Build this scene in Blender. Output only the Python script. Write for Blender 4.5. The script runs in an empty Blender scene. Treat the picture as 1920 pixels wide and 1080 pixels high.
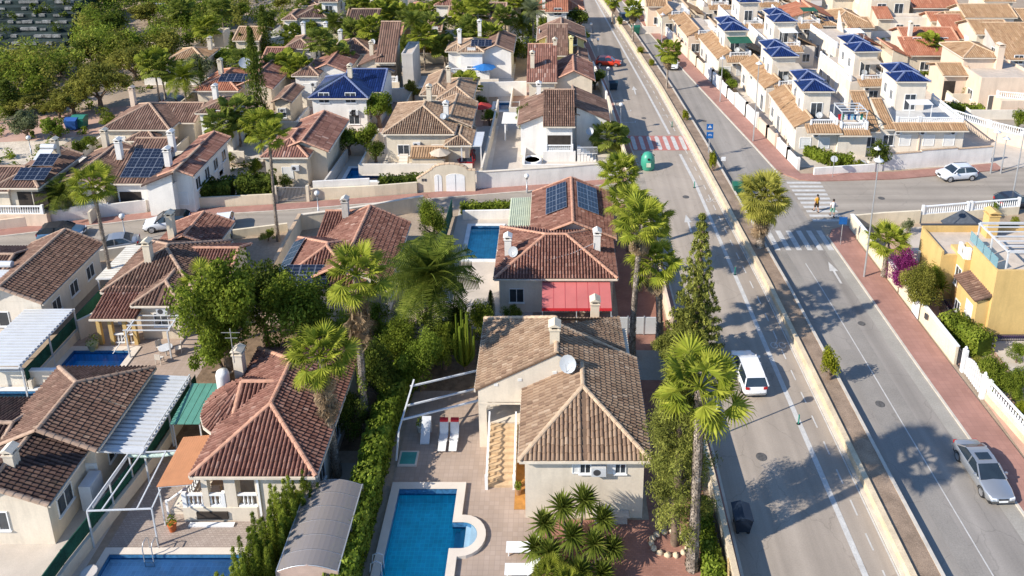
import bpy, math, random
import numpy as np
from mathutils import Vector, Matrix
R = math.radians
scene = bpy.context.scene
C = scene.collection

# ---------------------------------------------------------------- camera, sky, sun, exposure
CAM_H = 40.0
FPX, PPX, PPY, PITCH = 1505.0, 1040.0, 82.0, math.atan(.30)
cd = bpy.data.cameras.new('camera'); cam = bpy.data.objects.new('camera', cd); C.objects.link(cam)
cam.location = (0, 0, CAM_H); cam.rotation_euler = (math.pi/2 - PITCH, 0, 0)
cd.sensor_width = 36; cd.lens = FPX/1920*36
cd.shift_x = (960-PPX)/1920; cd.shift_y = (PPY-540)/1920
cd.clip_start = .5; cd.clip_end = 1500
scene.camera = cam
SUN_EL = R(34.0); SUN_DIR = Vector((.90, .436, 0)).normalized()      # the way the light travels over the ground
w = bpy.data.worlds.new('World'); scene.world = w; w.use_nodes = True
nt = w.node_tree; bg = nt.nodes['Background']
sky = nt.nodes.new('ShaderNodeTexSky'); sky.sky_type = 'NISHITA'; sky.sun_disc = False
sky.sun_elevation = SUN_EL
sky.sun_rotation = math.atan2(-SUN_DIR.x, -SUN_DIR.y)
sky.altitude = 50; sky.dust_density = .1; sky.ozone_density = 5.0
nt.links.new(sky.outputs[0], bg.inputs[0]); bg.inputs[1].default_value = .14
sd = bpy.data.lights.new('sun', 'SUN'); so = bpy.data.objects.new('sun', sd); C.objects.link(so)
sd.energy = 4.5; sd.angle = R(.5); sd.color = (1, .925, .81)
ld = Vector((SUN_DIR.x*math.cos(SUN_EL), SUN_DIR.y*math.cos(SUN_EL), -math.sin(SUN_EL)))
so.rotation_euler = ld.to_track_quat('-Z', 'Y').to_euler(); so.location = (-60, -20, 60)
vs = scene.view_settings
vs.view_transform = 'Standard'; vs.look = 'None'; vs.gamma = 1; vs.use_curve_mapping = False
vs.exposure = .66
try:
    scene.cycles.max_bounces = 6; scene.cycles.transparent_max_bounces = 12
    scene.cycles.diffuse_bounces = 4; scene.cycles.glossy_bounces = 3
    scene.cycles.use_denoising = True
except Exception: pass

# ---------------------------------------------------------------- helpers
def G(u, v, z=0.0):
    """survey: the place on the level z that the photograph shows at pixel (u, v)"""
    dx, dy = (u-PPX)/FPX, (v-PPY)/FPX
    c, s = math.cos(PITCH), math.sin(PITCH)
    t = (z-CAM_H)/(-s-dy*c)
    return (dx*t, (c-dy*s)*t)

class MB:
    """collects faces; build() links them as one mesh object"""
    def __init__(s): s.v = []; s.f = []; s.c = []; s.sm = []
    def add(s, vs, fs, col=.5, smooth=False):
        o = len(s.v); s.v.extend(vs)
        for f in fs:
            s.f.append(tuple(i+o for i in f)); s.c.append(col); s.sm.append(smooth)
    def box(s, x0, x1, y0, y1, z0, z1, col=.5):
        s.add([(x0,y0,z0),(x1,y0,z0),(x1,y1,z0),(x0,y1,z0),(x0,y0,z1),(x1,y0,z1),(x1,y1,z1),(x0,y1,z1)],
              [(3,2,1,0),(4,5,6,7),(0,1,5,4),(1,2,6,5),(2,3,7,6),(3,0,4,7)], col)
    def prism(s, pts, z0, z1, col=.5, smooth=False):
        n = len(pts)
        s.add([(p[0],p[1],z0) for p in pts]+[(p[0],p[1],z1) for p in pts],
              [tuple(range(n-1,-1,-1)), tuple(range(n,2*n))], col)
        s.add([(p[0],p[1],z0) for p in pts]+[(p[0],p[1],z1) for p in pts],
              [(i,(i+1)%n,n+(i+1)%n,n+i) for i in range(n)], col, smooth)
    def extrude(s, pts, vec, col=.5):
        """planar polygon (3-D) pushed along vec"""
        n = len(pts); v = Vector(vec)
        s.add([tuple(p) for p in pts]+[tuple(Vector(p)+v) for p in pts],
              [tuple(range(n-1,-1,-1)), tuple(range(n,2*n))]+[(i,(i+1)%n,n+(i+1)%n,n+i) for i in range(n)], col)
    def poly(s, pts, col=.5): s.add([tuple(p) for p in pts], [tuple(range(len(pts)))], col)
    def tube(s, path, rad, n=8, col=.5, smooth=True, cap=True):
        """path of points, rad a number or one per point"""
        P = [Vector(p) for p in path]; m = len(P)
        if not hasattr(rad, '__len__'): rad = [rad]*m
        vs = []; prev = None
        for i in range(m):
            d = (P[min(i+1,m-1)]-P[max(i-1,0)]).normalized()
            a = Vector((0,0,1)) if abs(d.z) < .9 else Vector((1,0,0))
            if prev is not None: a = prev
            x = (a - d*a.dot(d)).normalized(); y = d.cross(x); prev = x
            for k in range(n):
                t = 2*math.pi*k/n
                vs.append(tuple(P[i]+(x*math.cos(t)+y*math.sin(t))*rad[i]))
        fs = [(i*n+k, i*n+(k+1)%n, (i+1)*n+(k+1)%n, (i+1)*n+k) for i in range(m-1) for k in range(n)]
        s.add(vs, fs, col, smooth)
        if cap: s.add(vs[:n], [tuple(range(n-1,-1,-1))], col); s.add(vs[-n:], [tuple(range(n))], col)
    def bar(s, p, q, w, h=None, col=.5):
        """rectangular bar from p to q"""
        h = h or w; P, Q = Vector(p), Vector(q); d = (Q-P).normalized()
        up = Vector((0,0,1)) if abs(d.z) < .95 else Vector((0,1,0))
        x = d.cross(up).normalized()*w/2; y = x.cross(d).normalized()*h/2
        vs = [tuple(e+a+b) for e in (P,Q) for a,b in ((-x,-y),(x,-y),(x,y),(-x,y))]
        s.add(vs, [(0,1,2,3),(7,6,5,4),(0,4,5,1),(1,5,6,2),(2,6,7,3),(3,7,4,0)], col)
    def lathe(s, prof, n=12, o=(0,0,0), col=.5, smooth=True):
        vs = [(o[0]+r*math.cos(2*math.pi*k/n), o[1]+r*math.sin(2*math.pi*k/n), o[2]+z) for r,z in prof for k in range(n)]
        fs = [(i*n+k, i*n+(k+1)%n, (i+1)*n+(k+1)%n, (i+1)*n+k) for i in range(len(prof)-1) for k in range(n)]
        s.add(vs, fs, col, smooth)
        s.add(vs[-n:], [tuple(range(n))], col); s.add(vs[:n], [tuple(range(n-1,-1,-1))], col)
    def np(s, V, F, colors, smooth=False):
        """bulk quads from numpy"""
        o = len(s.v); s.v.extend(map(tuple, V.tolist()))
        s.f.extend(map(tuple, (F+o).tolist())); s.c.extend(colors.tolist()); s.sm.extend([smooth]*len(F))
    def mesh(s, name):
        me = bpy.data.meshes.new(name); me.from_pydata(s.v, [], s.f)
        a = me.attributes.new('v', 'FLOAT', 'FACE'); a.data.foreach_set('value', np.array(s.c, dtype=np.float32))
        if any(s.sm): me.polygons.foreach_set('use_smooth', np.array(s.sm, dtype=bool))
        me.update(); return me
    def build(s, name, mat, parent=None, loc=None, rz=0):
        return obj(name, s.mesh(name), mat, parent, loc, rz)
def obj(name, me, mat, parent=None, loc=None, rz=0):
    if mat is not None and not len(me.materials): me.materials.append(mat)
    o = bpy.data.objects.new(name, me); C.objects.link(o)
    if parent is not None: o.parent = parent
    if loc is not None: o.location = loc
    if rz: o.rotation_euler.z = rz
    return o
LABELS = {}
def tag(o, label, cat, group=None):
    o['label'] = label; o['category'] = cat
    if group: o['group'] = group
    LABELS.setdefault(label, []).append(o.name)
    return o
def struct(o): o['kind'] = 'structure'; return o
def stuff(o): o['kind'] = 'stuff'; return o
def thing(name, label, cat, loc=(0,0,0), rz=0, group=None):
    o = bpy.data.objects.new(name, None); C.objects.link(o)
    o.empty_display_size = .3
    o.location = loc; o.rotation_euler.z = rz
    return tag(o, label, cat, group)
def copy_tree(o, parent=None):
    c = o.copy(); C.objects.link(c); c.parent = parent
    for ch in list(o.children): copy_tree(ch, c)
    return c

# ---------------------------------------------------------------- materials
def _n(nt, t, **k):
    n = nt.nodes.new(t)
    for a, b in k.items(): setattr(n, a, b)
    return n
def ramp(nt, stops):
    r = _n(nt, 'ShaderNodeValToRGB'); e = r.color_ramp.elements
    while len(e) < len(stops): e.new(.5)
    for i, (p, c) in enumerate(stops): e[i].position = p; e[i].color = (*c, 1)
    return r
def scl(c, k): return tuple(max(0, min(1, x*k)) for x in c)
MATS = {}
def mat(name, col, var=.12, scale=1.5, rough=.8, bump=0, bscale=30, stops=None, spec=.3, metal=0, fine=.08, fscale=25,
        world=False, stain=None, stscale=.35, stamt=.5, streak=None, transl=0, emit=0, alpha=1):
    """procedural surface: slow and fine noise over a colour (or over a ramp driven by the per-piece value v)"""
    if name in MATS: return MATS[name]
    m = bpy.data.materials.new(name); m.use_nodes = True; nt = m.node_tree; L = nt.links.new
    b = nt.nodes['Principled BSDF']
    if world: src = _n(nt, 'ShaderNodeNewGeometry').outputs['Position']
    else: src = _n(nt, 'ShaderNodeTexCoord').outputs['Object']
    n1 = _n(nt, 'ShaderNodeTexNoise'); n1.inputs['Scale'].default_value = scale; n1.inputs['Detail'].default_value = 5
    L(src, n1.inputs['Vector'])
    n2 = _n(nt, 'ShaderNodeTexNoise'); n2.inputs['Scale'].default_value = fscale; n2.inputs['Detail'].default_value = 3
    L(src, n2.inputs['Vector'])
    if stops:
        at = _n(nt, 'ShaderNodeAttribute', attribute_name='v'); r0 = ramp(nt, stops); L(at.outputs['Fac'], r0.inputs[0]); base = r0.outputs[0]
    else:
        rgb = _n(nt, 'ShaderNodeRGB'); rgb.outputs[0].default_value = (*col, 1); base = rgb.outputs[0]
    def modulate(base, fac, lo, hi):
        mr = _n(nt, 'ShaderNodeMapRange'); mr.inputs[1].default_value = .3; mr.inputs[2].default_value = .7
        mr.inputs[3].default_value = lo; mr.inputs[4].default_value = hi; L(fac, mr.inputs[0])
        mx = _n(nt, 'ShaderNodeVectorMath', operation='SCALE'); L(base, mx.inputs[0]); L(mr.outputs[0], mx.inputs['Scale'])
        return mx.outputs[0]
    base = modulate(base, n1.outputs[0], 1-var, 1+var)
    if fine: base = modulate(base, n2.outputs[0], 1-fine, 1+fine)
    if stain:
        n3 = _n(nt, 'ShaderNodeTexNoise'); n3.inputs['Scale'].default_value = stscale; n3.inputs['Detail'].default_value = 8; n3.inputs['Roughness'].default_value = .7
        if streak:
            mp = _n(nt, 'ShaderNodeMapping'); mp.inputs['Scale'].default_value = streak; L(src, mp.inputs[0]); L(mp.outputs[0], n3.inputs['Vector'])
        else: L(src, n3.inputs['Vector'])
        mr = _n(nt, 'ShaderNodeMapRange'); mr.inputs[1].default_value = .48; mr.inputs[2].default_value = .75; mr.inputs[4].default_value = stamt
        L(n3.outputs[0], mr.inputs[0])
        mx = _n(nt, 'ShaderNodeMix', data_type='RGBA'); L(mr.outputs[0], mx.inputs[0]); L(base, mx.inputs[6]); mx.inputs[7].default_value = (*stain, 1); base = mx.outputs[2]
    L(base, b.inputs['Base Color'])
    b.inputs['Roughness'].default_value = rough; b.inputs['Metallic'].default_value = metal
    b.inputs['Specular IOR Level'].default_value = spec
    if emit: L(base, b.inputs['Emission Color']); b.inputs['Emission Strength'].default_value = emit
    if bump:
        nb = _n(nt, 'ShaderNodeTexNoise'); nb.inputs['Scale'].default_value = bscale; nb.inputs['Detail'].default_value = 4; L(src, nb.inputs['Vector'])
        bp = _n(nt, 'ShaderNodeBump'); bp.inputs['Strength'].default_value = bump; bp.inputs['Distance'].default_value = .02
        L(nb.outputs[0], bp.inputs['Height']); L(bp.outputs[0], b.inputs['Normal'])
    if transl:
        tr = _n(nt, 'ShaderNodeBsdfTranslucent'); L(base, tr.inputs[0]); ms = _n(nt, 'ShaderNodeMixShader'); ms.inputs[0].default_value = transl
        L(b.outputs[0], ms.inputs[1]); L(tr.outputs[0], ms.inputs[2]); L(ms.outputs[0], nt.nodes['Material Output'].inputs[0])
    MATS[name] = m; return m
def mat_brick(name, c1, c2, mortar, bw, bh, world=True, rough=.85, msize=.02, var=.15, offset=.5, scale=.5):
    """small paving units too small to pick apart singly"""
    m = bpy.data.materials.new(name); m.use_nodes = True; nt = m.node_tree; L = nt.links.new; b = nt.nodes['Principled BSDF']
    src = _n(nt, 'ShaderNodeNewGeometry').outputs['Position'] if world else _n(nt, 'ShaderNodeTexCoord').outputs['Object']
    t = _n(nt, 'ShaderNodeTexBrick'); t.offset = offset; L(src, t.inputs['Vector'])
    t.inputs['Color1'].default_value = (*c1,1); t.inputs['Color2'].default_value = (*c2,1); t.inputs['Mortar'].default_value = (*mortar,1)
    t.inputs['Scale'].default_value = 1; t.inputs['Brick Width'].default_value = bw; t.inputs['Row Height'].default_value = bh; t.inputs['Mortar Size'].default_value = msize
    n1 = _n(nt, 'ShaderNodeTexNoise'); n1.inputs['Scale'].default_value = scale; n1.inputs['Detail'].default_value = 7; L(src, n1.inputs['Vector'])
    mr = _n(nt, 'ShaderNodeMapRange'); mr.inputs[1].default_value=.3; mr.inputs[2].default_value=.7; mr.inputs[3].default_value=1-var; mr.inputs[4].default_value=1+var; L(n1.outputs[0], mr.inputs[0])
    mx = _n(nt, 'ShaderNodeVectorMath', operation='SCALE'); L(t.outputs[0], mx.inputs[0]); L(mr.outputs[0], mx.inputs['Scale'])
    L(mx.outputs[0], b.inputs['Base Color']); b.inputs['Roughness'].default_value = rough; b.inputs['Specular IOR Level'].default_value = .25
    MATS[name] = m; return m
def stucco(name, c, st=None): return mat(name, c, var=.07, scale=.6, rough=.9, bump=.25, bscale=35, fine=.04, fscale=9, stain=st or scl(c,.62), stscale=1.4, stamt=.5, streak=(1,1,.16), spec=.15)
S_CREAM = stucco('stucco_cream', (.66,.57,.44)); S_BEIGE = stucco('stucco_beige', (.69,.605,.49)); S_WHITE = stucco('stucco_white', (.78,.745,.69))
S_PALE = stucco('stucco_pale', (.72,.65,.55)); S_YELLOW = stucco('stucco_yellow', (.62,.425,.17)); S_LEMON = stucco('stucco_lemon', (.78,.66,.30))
S_PEACH = stucco('stucco_peach', (.70,.55,.42)); S_GREY = stucco('stucco_grey', (.52,.48,.43)); S_ORANGE = stucco('stucco_orange', (.72,.42,.14))
S_WARM = stucco('stucco_warm', (.72,.62,.46)); S_IVORY = stucco('stucco_ivory', (.72,.635,.525))
def tilemat(name, stops, st=(.10,.085,.06), amt=.35): return mat(name, (1,1,1), var=.10, scale=.9, rough=.85, bump=.5, bscale=60, stops=stops, fine=.16, fscale=14, stain=st, stscale=1.1, stamt=amt, spec=.15)
T_TAN = tilemat('tile_tan', [(0,(.155,.098,.066)),(.3,(.26,.168,.112)),(.6,(.335,.228,.152)),(1,(.43,.32,.23))], amt=.4)
T_RED = tilemat('tile_red', [(0,(.12,.054,.042)),(.4,(.22,.103,.076)),(.8,(.305,.162,.122)),(1,(.41,.275,.22))], amt=.25)
T_BROWN = tilemat('tile_brown', [(0,(.11,.066,.05)),(.4,(.18,.105,.078)),(.8,(.25,.155,.115)),(1,(.33,.23,.17))], amt=.45)
T_DARK = tilemat('tile_dark', [(0,(.05,.034,.032)),(.5,(.10,.06,.05)),(.9,(.17,.11,.085)),(1,(.28,.19,.13))], amt=.45)
T_TERRA = tilemat('tile_terracotta', [(0,(.27,.10,.06)),(.5,(.36,.145,.085)),(1,(.42,.20,.125))], amt=.15)
T_SAND = tilemat('tile_sand', [(0,(.25,.145,.08)),(.5,(.34,.21,.115)),(1,(.42,.28,.17))], amt=.25)
T_BLUE = mat('tile_blue', (1,1,1), var=.15, rough=.22, stops=[(0,(.005,.012,.055)),(.6,(.008,.020,.09)),(1,(.016,.036,.14))], spec=.6, fine=.1)
CAP = {'tile_tan': mat('cap_tan',(.50,.36,.24),var=.2,scale=3), 'tile_red': mat('cap_red',(.50,.27,.18),var=.2,scale=3), 'tile_brown': mat('cap_brown',(.40,.27,.19),var=.2,scale=3),
       'tile_dark': mat('cap_dark',(.40,.28,.20),var=.25,scale=3), 'tile_terracotta': mat('cap_terra',(.58,.30,.19),var=.15,scale=3), 'tile_sand': mat('cap_sand',(.55,.38,.24),var=.2,scale=3), 'tile_blue': mat('cap_blue',(.14,.17,.28),var=.2,scale=3)}
M_FASCIA = mat('fascia_cream', (.66,.58,.47), var=.1, rough=.8); M_WHITE = mat('white_paint', (.80,.80,.79), var=.06, rough=.55, stain=(.5,.48,.44), stscale=1.2, stamt=.25)
M_METALW = mat('white_metal', (.56,.57,.58), var=.05, rough=.4, spec=.5); M_STEEL = mat('galvanised_steel', (.50,.51,.52), var=.1, rough=.4, metal=.6)
M_DGREY = mat('dark_grey_metal', (.06,.06,.065), var=.15, rough=.5); M_BLACK = mat('black_rubber', (.018,.018,.02), rough=.7)
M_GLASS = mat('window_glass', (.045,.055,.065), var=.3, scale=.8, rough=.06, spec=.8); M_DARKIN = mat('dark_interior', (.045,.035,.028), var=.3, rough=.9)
M_SHUT = mat('roller_shutter', (.70,.69,.66), var=.05, rough=.6); M_WOOD = mat('brown_wood', (.18,.085,.04), var=.25, scale=5, rough=.6)
M_SOLAR = mat('solar_cell', (.012,.018,.036), var=.25, scale=4, rough=.2, spec=.35); M_SOLARF = mat('solar_frame', (.50,.52,.55), rough=.3, metal=.7)
M_DISH = mat('dish_white', (.36,.38,.40), var=.06, rough=.4); M_GRAVEL = mat('gravel_grey', (.42,.39,.35), var=.25, scale=6, fine=.3, fscale=60, rough=.95, bump=.6, bscale=80, world=True)
M_SOIL = mat('soil', (.20,.135,.085), var=.3, scale=2, fine=.3, fscale=30, rough=1, bump=.8, bscale=30, world=True)
M_BARK = mat('bark', (.17,.12,.085), var=.3, scale=3, fine=.3, fscale=25, rough=1, bump=1, bscale=25); M_PBARK = mat('palm_bark', (.28,.23,.18), rough=1, bump=1, bscale=18, var=.25, scale=3, fine=.3, fscale=14, stops=[(0,(.12,.095,.075)),(.5,(.27,.22,.175)),(1,(.44,.37,.30))])
def leafmat(name, a, b, c, tr=.42, rough=.75): return mat(name, (1,1,1), var=.25, scale=.9, rough=rough, stops=[(0,a),(.55,b),(1,c)], fine=.15, fscale=6, transl=tr, spec=.08)
F_MID = leafmat('leaf_mid', (.065,.092,.011), (.18,.23,.026), (.34,.38,.055)); F_DARK = leafmat('leaf_dark', (.038,.056,.010), (.10,.135,.020), (.20,.23,.038))
F_LIGHT = leafmat('leaf_light', (.08,.12,.014), (.19,.255,.03), (.32,.37,.06)); F_OLIVE = leafmat('leaf_olive', (.10,.105,.02), (.24,.235,.042), (.40,.37,.08))
F_PALM = leafmat('leaf_palm', (.055,.08,.008), (.155,.19,.018), (.33,.34,.045), tr=.3, rough=.6); F_PALMD = leafmat('leaf_palm_dark', (.05,.075,.011), (.13,.165,.024), (.26,.28,.055), tr=.3, rough=.6)
F_DRY = leafmat('leaf_dry', (.18,.12,.07), (.36,.26,.16), (.52,.41,.27), tr=.15, rough=.9); F_GREYG = leafmat('leaf_grey', (.09,.105,.05), (.19,.215,.105), (.31,.335,.185))
F_PINE = leafmat('needle', (.08,.088,.018), (.185,.20,.038), (.32,.32,.07), tr=.1); F_BOUG = leafmat('bougainvillea', (.13,.012,.08), (.28,.04,.18), (.44,.10,.30))
F_YEL = leafmat('leaf_yellow', (.12,.14,.01), (.27,.29,.02), (.42,.40,.05))
def water(name, tint, rough=.02):
    m = bpy.data.materials.new(name); m.use_nodes = True; nt = m.node_tree; L = nt.links.new; nt.nodes.remove(nt.nodes['Principled BSDF'])
    t = _n(nt,'ShaderNodeBsdfTransparent'); t.inputs[0].default_value = (*tint,1); g = _n(nt,'ShaderNodeBsdfGlossy'); g.inputs['Roughness'].default_value = rough
    f = _n(nt,'ShaderNodeFresnel'); f.inputs[0].default_value = 1.33; ms = _n(nt,'ShaderNodeMixShader')
    geo = _n(nt,'ShaderNodeNewGeometry'); no = _n(nt,'ShaderNodeTexNoise'); no.inputs['Scale'].default_value = 2.2; no.inputs['Detail'].default_value = 3; L(geo.outputs['Position'], no.inputs['Vector'])
    bp = _n(nt,'ShaderNodeBump'); bp.inputs['Strength'].default_value = .25; bp.inputs['Distance'].default_value = .05; L(no.outputs[0], bp.inputs['Height']); L(bp.outputs[0], g.inputs['Normal'])
    L(f.outputs[0], ms.inputs[0]); L(t.outputs[0], ms.inputs[1]); L(g.outputs[0], ms.inputs[2]); L(ms.outputs[0], nt.nodes['Material Output'].inputs[0]); return m
M_WATER = water('pool_water', (.86,.98,1.0)); M_WATERD = water('pool_water_deep', (.46,.97,1.0))
def glassy(name, tint, k):
    m = bpy.data.materials.new(name); m.use_nodes = True; nt = m.node_tree; L = nt.links.new; b = nt.nodes['Principled BSDF']
    b.inputs['Base Color'].default_value = (*tint,1); b.inputs['Roughness'].default_value = .15
    t = _n(nt,'ShaderNodeBsdfTransparent'); t.inputs[0].default_value = (*[.5+.5*x for x in tint],1); ms = _n(nt,'ShaderNodeMixShader'); ms.inputs[0].default_value = k
    L(t.outputs[0], ms.inputs[1]); L(b.outputs[0], ms.inputs[2]); L(ms.outputs[0], nt.nodes['Material Output'].inputs[0]); return m
M_POLY = glassy('polycarbonate', (.34,.30,.28), .66); M_TINT = glassy('tinted_glass', (.30,.50,.55), .55)

# ---------------------------------------------------------------- roofs
rng = random.Random(7)
def tile_face(mb, poly, detail, caps=True, w=.25, row=.38):
    """barrel tiles laid in columns over a sloping polygon whose first edge is the eave"""
    P = [Vector(p) for p in poly]; s = (P[1]-P[0]); s.z = 0; s.normalize()
    n = Vector((0,0,0))
    for i in range(len(P)):
        a, b = P[i], P[(i+1)%len(P)]; n += Vector(((a.y-b.y)*(a.z+b.z),(a.z-b.z)*(a.x+b.x),(a.x-b.x)*(a.y+b.y)))
    n.normalize()
    if n.z < 0: n = -n
    t = n.cross(s).normalized()
    if t.z < 0: t = -t
    o = P[0]; Q = [((p-o).dot(s), (p-o).dot(t)) for p in P]
    s0, s1 = min(q[0] for q in Q), max(q[0] for q in Q)
    k = max(1, round((s1-s0)/w)); w = (s1-s0)/k
    seg = 4 if detail == 2 else 3
    arc = [(-math.cos(math.pi*i/seg)*w*.345, math.sin(math.pi*i/seg)*w*.44) for i in range(seg+1)]
    if detail < 2: arc = [(a_*1.2, h_*.5) for a_, h_ in arc]
    for c in range(k):
        x = s0+(c+.5)*w; ts = []
        for i in range(len(Q)):
            (ax,ay),(bx,by) = Q[i], Q[(i+1)%len(Q)]
            if (ax-x)*(bx-x) < 0: ts.append(ay+(by-ay)*(x-ax)/(bx-ax))
        ts.sort()
        for t0, t1 in zip(ts[::2], ts[1::2]):
            if t1-t0 < .12: continue
            if detail == 2:
                m = max(1, round((t1-t0)/row)); st = (t1-t0)/m
                for r in range(m):
                    a, b = t0+r*st-.03, t0+(r+1)*st; jx = rng.uniform(-.012,.012); col = min(1, max(0, rng.gauss(.5,.17)))
                    vs = [tuple(o+s*(x+jx+q[0]*1.06)+t*a+n*(q[1]*1.06+.028)) for q in arc]+[tuple(o+s*(x+jx+q[0]*.9)+t*b+n*(q[1]*.88)) for q in arc]
                    mb.add(vs, [(i,i+1,seg+2+i,seg+1+i) for i in range(seg)]+([tuple(range(seg,-1,-1))]), col)
            else:
                m = max(1, round((t1-t0)/(row*2.2))); st = (t1-t0)/m
                for r in range(m):
                    a, b = t0+r*st, t0+(r+1)*st; col = min(1, max(0, rng.gauss(.5,.2)))
                    vs = [tuple(o+s*(x+q[0])+t*a+n*(q[1]+.015)) for q in arc]+[tuple(o+s*(x+q[0])+t*b+n*(q[1])) for q in arc]
                    mb.add(vs, [(i,i+1,seg+2+i,seg+1+i) for i in range(seg)], col)
def caps(mb, p, q, r=.15, n=6, step=.45):
    """ridge or hip tiles: half-round pieces one after another"""
    P, Q = Vector(p), Vector(q); L = (Q-P).length; k = max(1, int(L/step)); d = (Q-P)/L
    x = d.cross(Vector((0,0,1))).normalized(); u = x.cross(d).normalized()
    for i in range(k):
        a, b = P+d*(L*i/k-.02), P+d*(L*(i+1)/k); col = rng.uniform(.3,.8); vs = []
        for e, rr in ((a, r*1.08), (b, r*.9)):
            for j in range(n+1):
                th = math.pi*j/n; vs.append(tuple(e+x*math.cos(th)*rr+u*(math.sin(th)*rr*.8+.03)))
        mb.add(vs, [(j,j+1,n+2+j,n+1+j) for j in range(n)]+[tuple(range(n,-1,-1)), tuple(range(n+1,2*n+2))], col)
def roof_polys(x0, x1, y0, y1, h, kind, pitch, over):
    """-> slopes (first edge the eave), cap lines, gable wall triangles"""
    k = math.tan(R(pitch)); ez = h
    X0, X1, Y0, Y1 = x0-over, x1+over, y0-over, y1+over; W, D = X1-X0, Y1-Y0
    S, L, gab = [], [], []
    cx, cy = (X0+X1)/2, (Y0+Y1)/2
    if kind in ('hip','hips','hipn'):
        if D >= W:
            r = W/2*k; ya = Y0+W/2 if kind != 'hipn' else Y0; yb = Y1-W/2 if kind != 'hips' else Y1
            A, B = (cx,ya,ez+r), (cx,yb,ez+r)
            a,b,c,d = (X0,Y0,ez),(X1,Y0,ez),(X1,Y1,ez),(X0,Y1,ez)
            S += [[b,c,B,A],[d,a,A,B]]; L += [(A,B)]
            if kind != 'hipn': S.append([a,b,A]); L += [(a,A),(b,A)]
            else: gab.append([(x0,y0,ez-.05),(x1,y0,ez-.05),(cx,y0,ez+r-.05)]); L += [(a,A),(b,A)]
            if kind != 'hips': S.append([c,d,B]); L += [(c,B),(d,B)]
            else: gab.append([(x1,y1,ez-.05),(x0,y1,ez-.05),(cx,y1,ez+r-.05)]); L += [(c,B),(d,B)]
        else:
            r = D/2*k; A, B = (X0+D/2,cy,ez+r), (X1-D/2,cy,ez+r)
            a,b,c,d = (X0,Y0,ez),(X1,Y0,ez),(X1,Y1,ez),(X0,Y1,ez)
            S += [[a,b,B,A],[c,d,A,B],[b,c,B],[d,a,A]]; L += [(A,B),(a,A),(d,A),(b,B),(c,B)]
    elif kind == 'gy':
        r = W/2*k; A, B = (cx,Y0,ez+r), (cx,Y1,ez+r)
        S += [[(X1,Y0,ez),(X1,Y1,ez),B,A],[(X0,Y1,ez),(X0,Y0,ez),A,B]]; L += [(A,B),((X0,Y0,ez),A),((X1,Y0,ez),A),((X0,Y1,ez),B),((X1,Y1,ez),B)]
        gab += [[(x0,y0,ez-.05),(x1,y0,ez-.05),(cx,y0,ez+r-.08)],[(x1,y1,ez-.05),(x0,y1,ez-.05),(cx,y1,ez+r-.08)]]
    elif kind == 'gx':
        r = D/2*k; A, B = (X0,cy,ez+r), (X1,cy,ez+r)
        S += [[(X0,Y0,ez),(X1,Y0,ez),B,A],[(X1,Y1,ez),(X0,Y1,ez),A,B]]; L += [(A,B),((X0,Y0,ez),A),((X0,Y1,ez),A),((X1,Y0,ez),B),((X1,Y1,ez),B)]
        gab += [[(x0,y1,ez-.05),(x0,y0,ez-.05),(x0,cy,ez+r-.08)],[(x1,y0,ez-.05),(x1,y1,ez-.05),(x1,cy,ez+r-.08)]]
    elif kind == 'ss':   # one slope falling to the south
        S += [[(X0,Y0,ez),(X1,Y0,ez),(X1,Y1,ez+D*k),(X0,Y1,ez+D*k)]]; L += [((X0,Y1,ez+D*k),(X1,Y1,ez+D*k))]
        gab += [[(x0,y1,ez-.05),(x0,y0,ez-.05),(x0,y1,ez+(y1-y0)*k)],[(x1,y0,ez-.05),(x1,y1,ez-.05),(x1,y1,ez+(y1-y0)*k)]]
    elif kind == 'sw':
        S += [[(X0,Y1,ez),(X0,Y0,ez),(X1,Y0,ez+W*k),(X1,Y1,ez+W*k)]]; L += [((X1,Y0,ez+W*k),(X1,Y1,ez+W*k))]
        gab += [[(x0,y0,ez-.05),(x1,y0,ez-.05),(x1,y0,ez+(x1-x0)*k)],[(x1,y1,ez-.05),(x0,y1,ez-.05),(x1,y1,ez+(x1-x0)*k)]]
    elif kind == 'se':
        S += [[(X1,Y0,ez),(X1,Y1,ez),(X0,Y1,ez+W*k),(X0,Y0,ez+W*k)]]; L += [((X0,Y0,ez+W*k),(X0,Y1,ez+W*k))]
        gab += [[(x0,y0,ez-.05),(x1,y0,ez-.05),(x0,y0,ez+(x1-x0)*k)],[(x1,y1,ez-.05),(x0,y1,ez-.05),(x0,y1,ez+(x1-x0)*k)]]
    return S, L, gab
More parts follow.
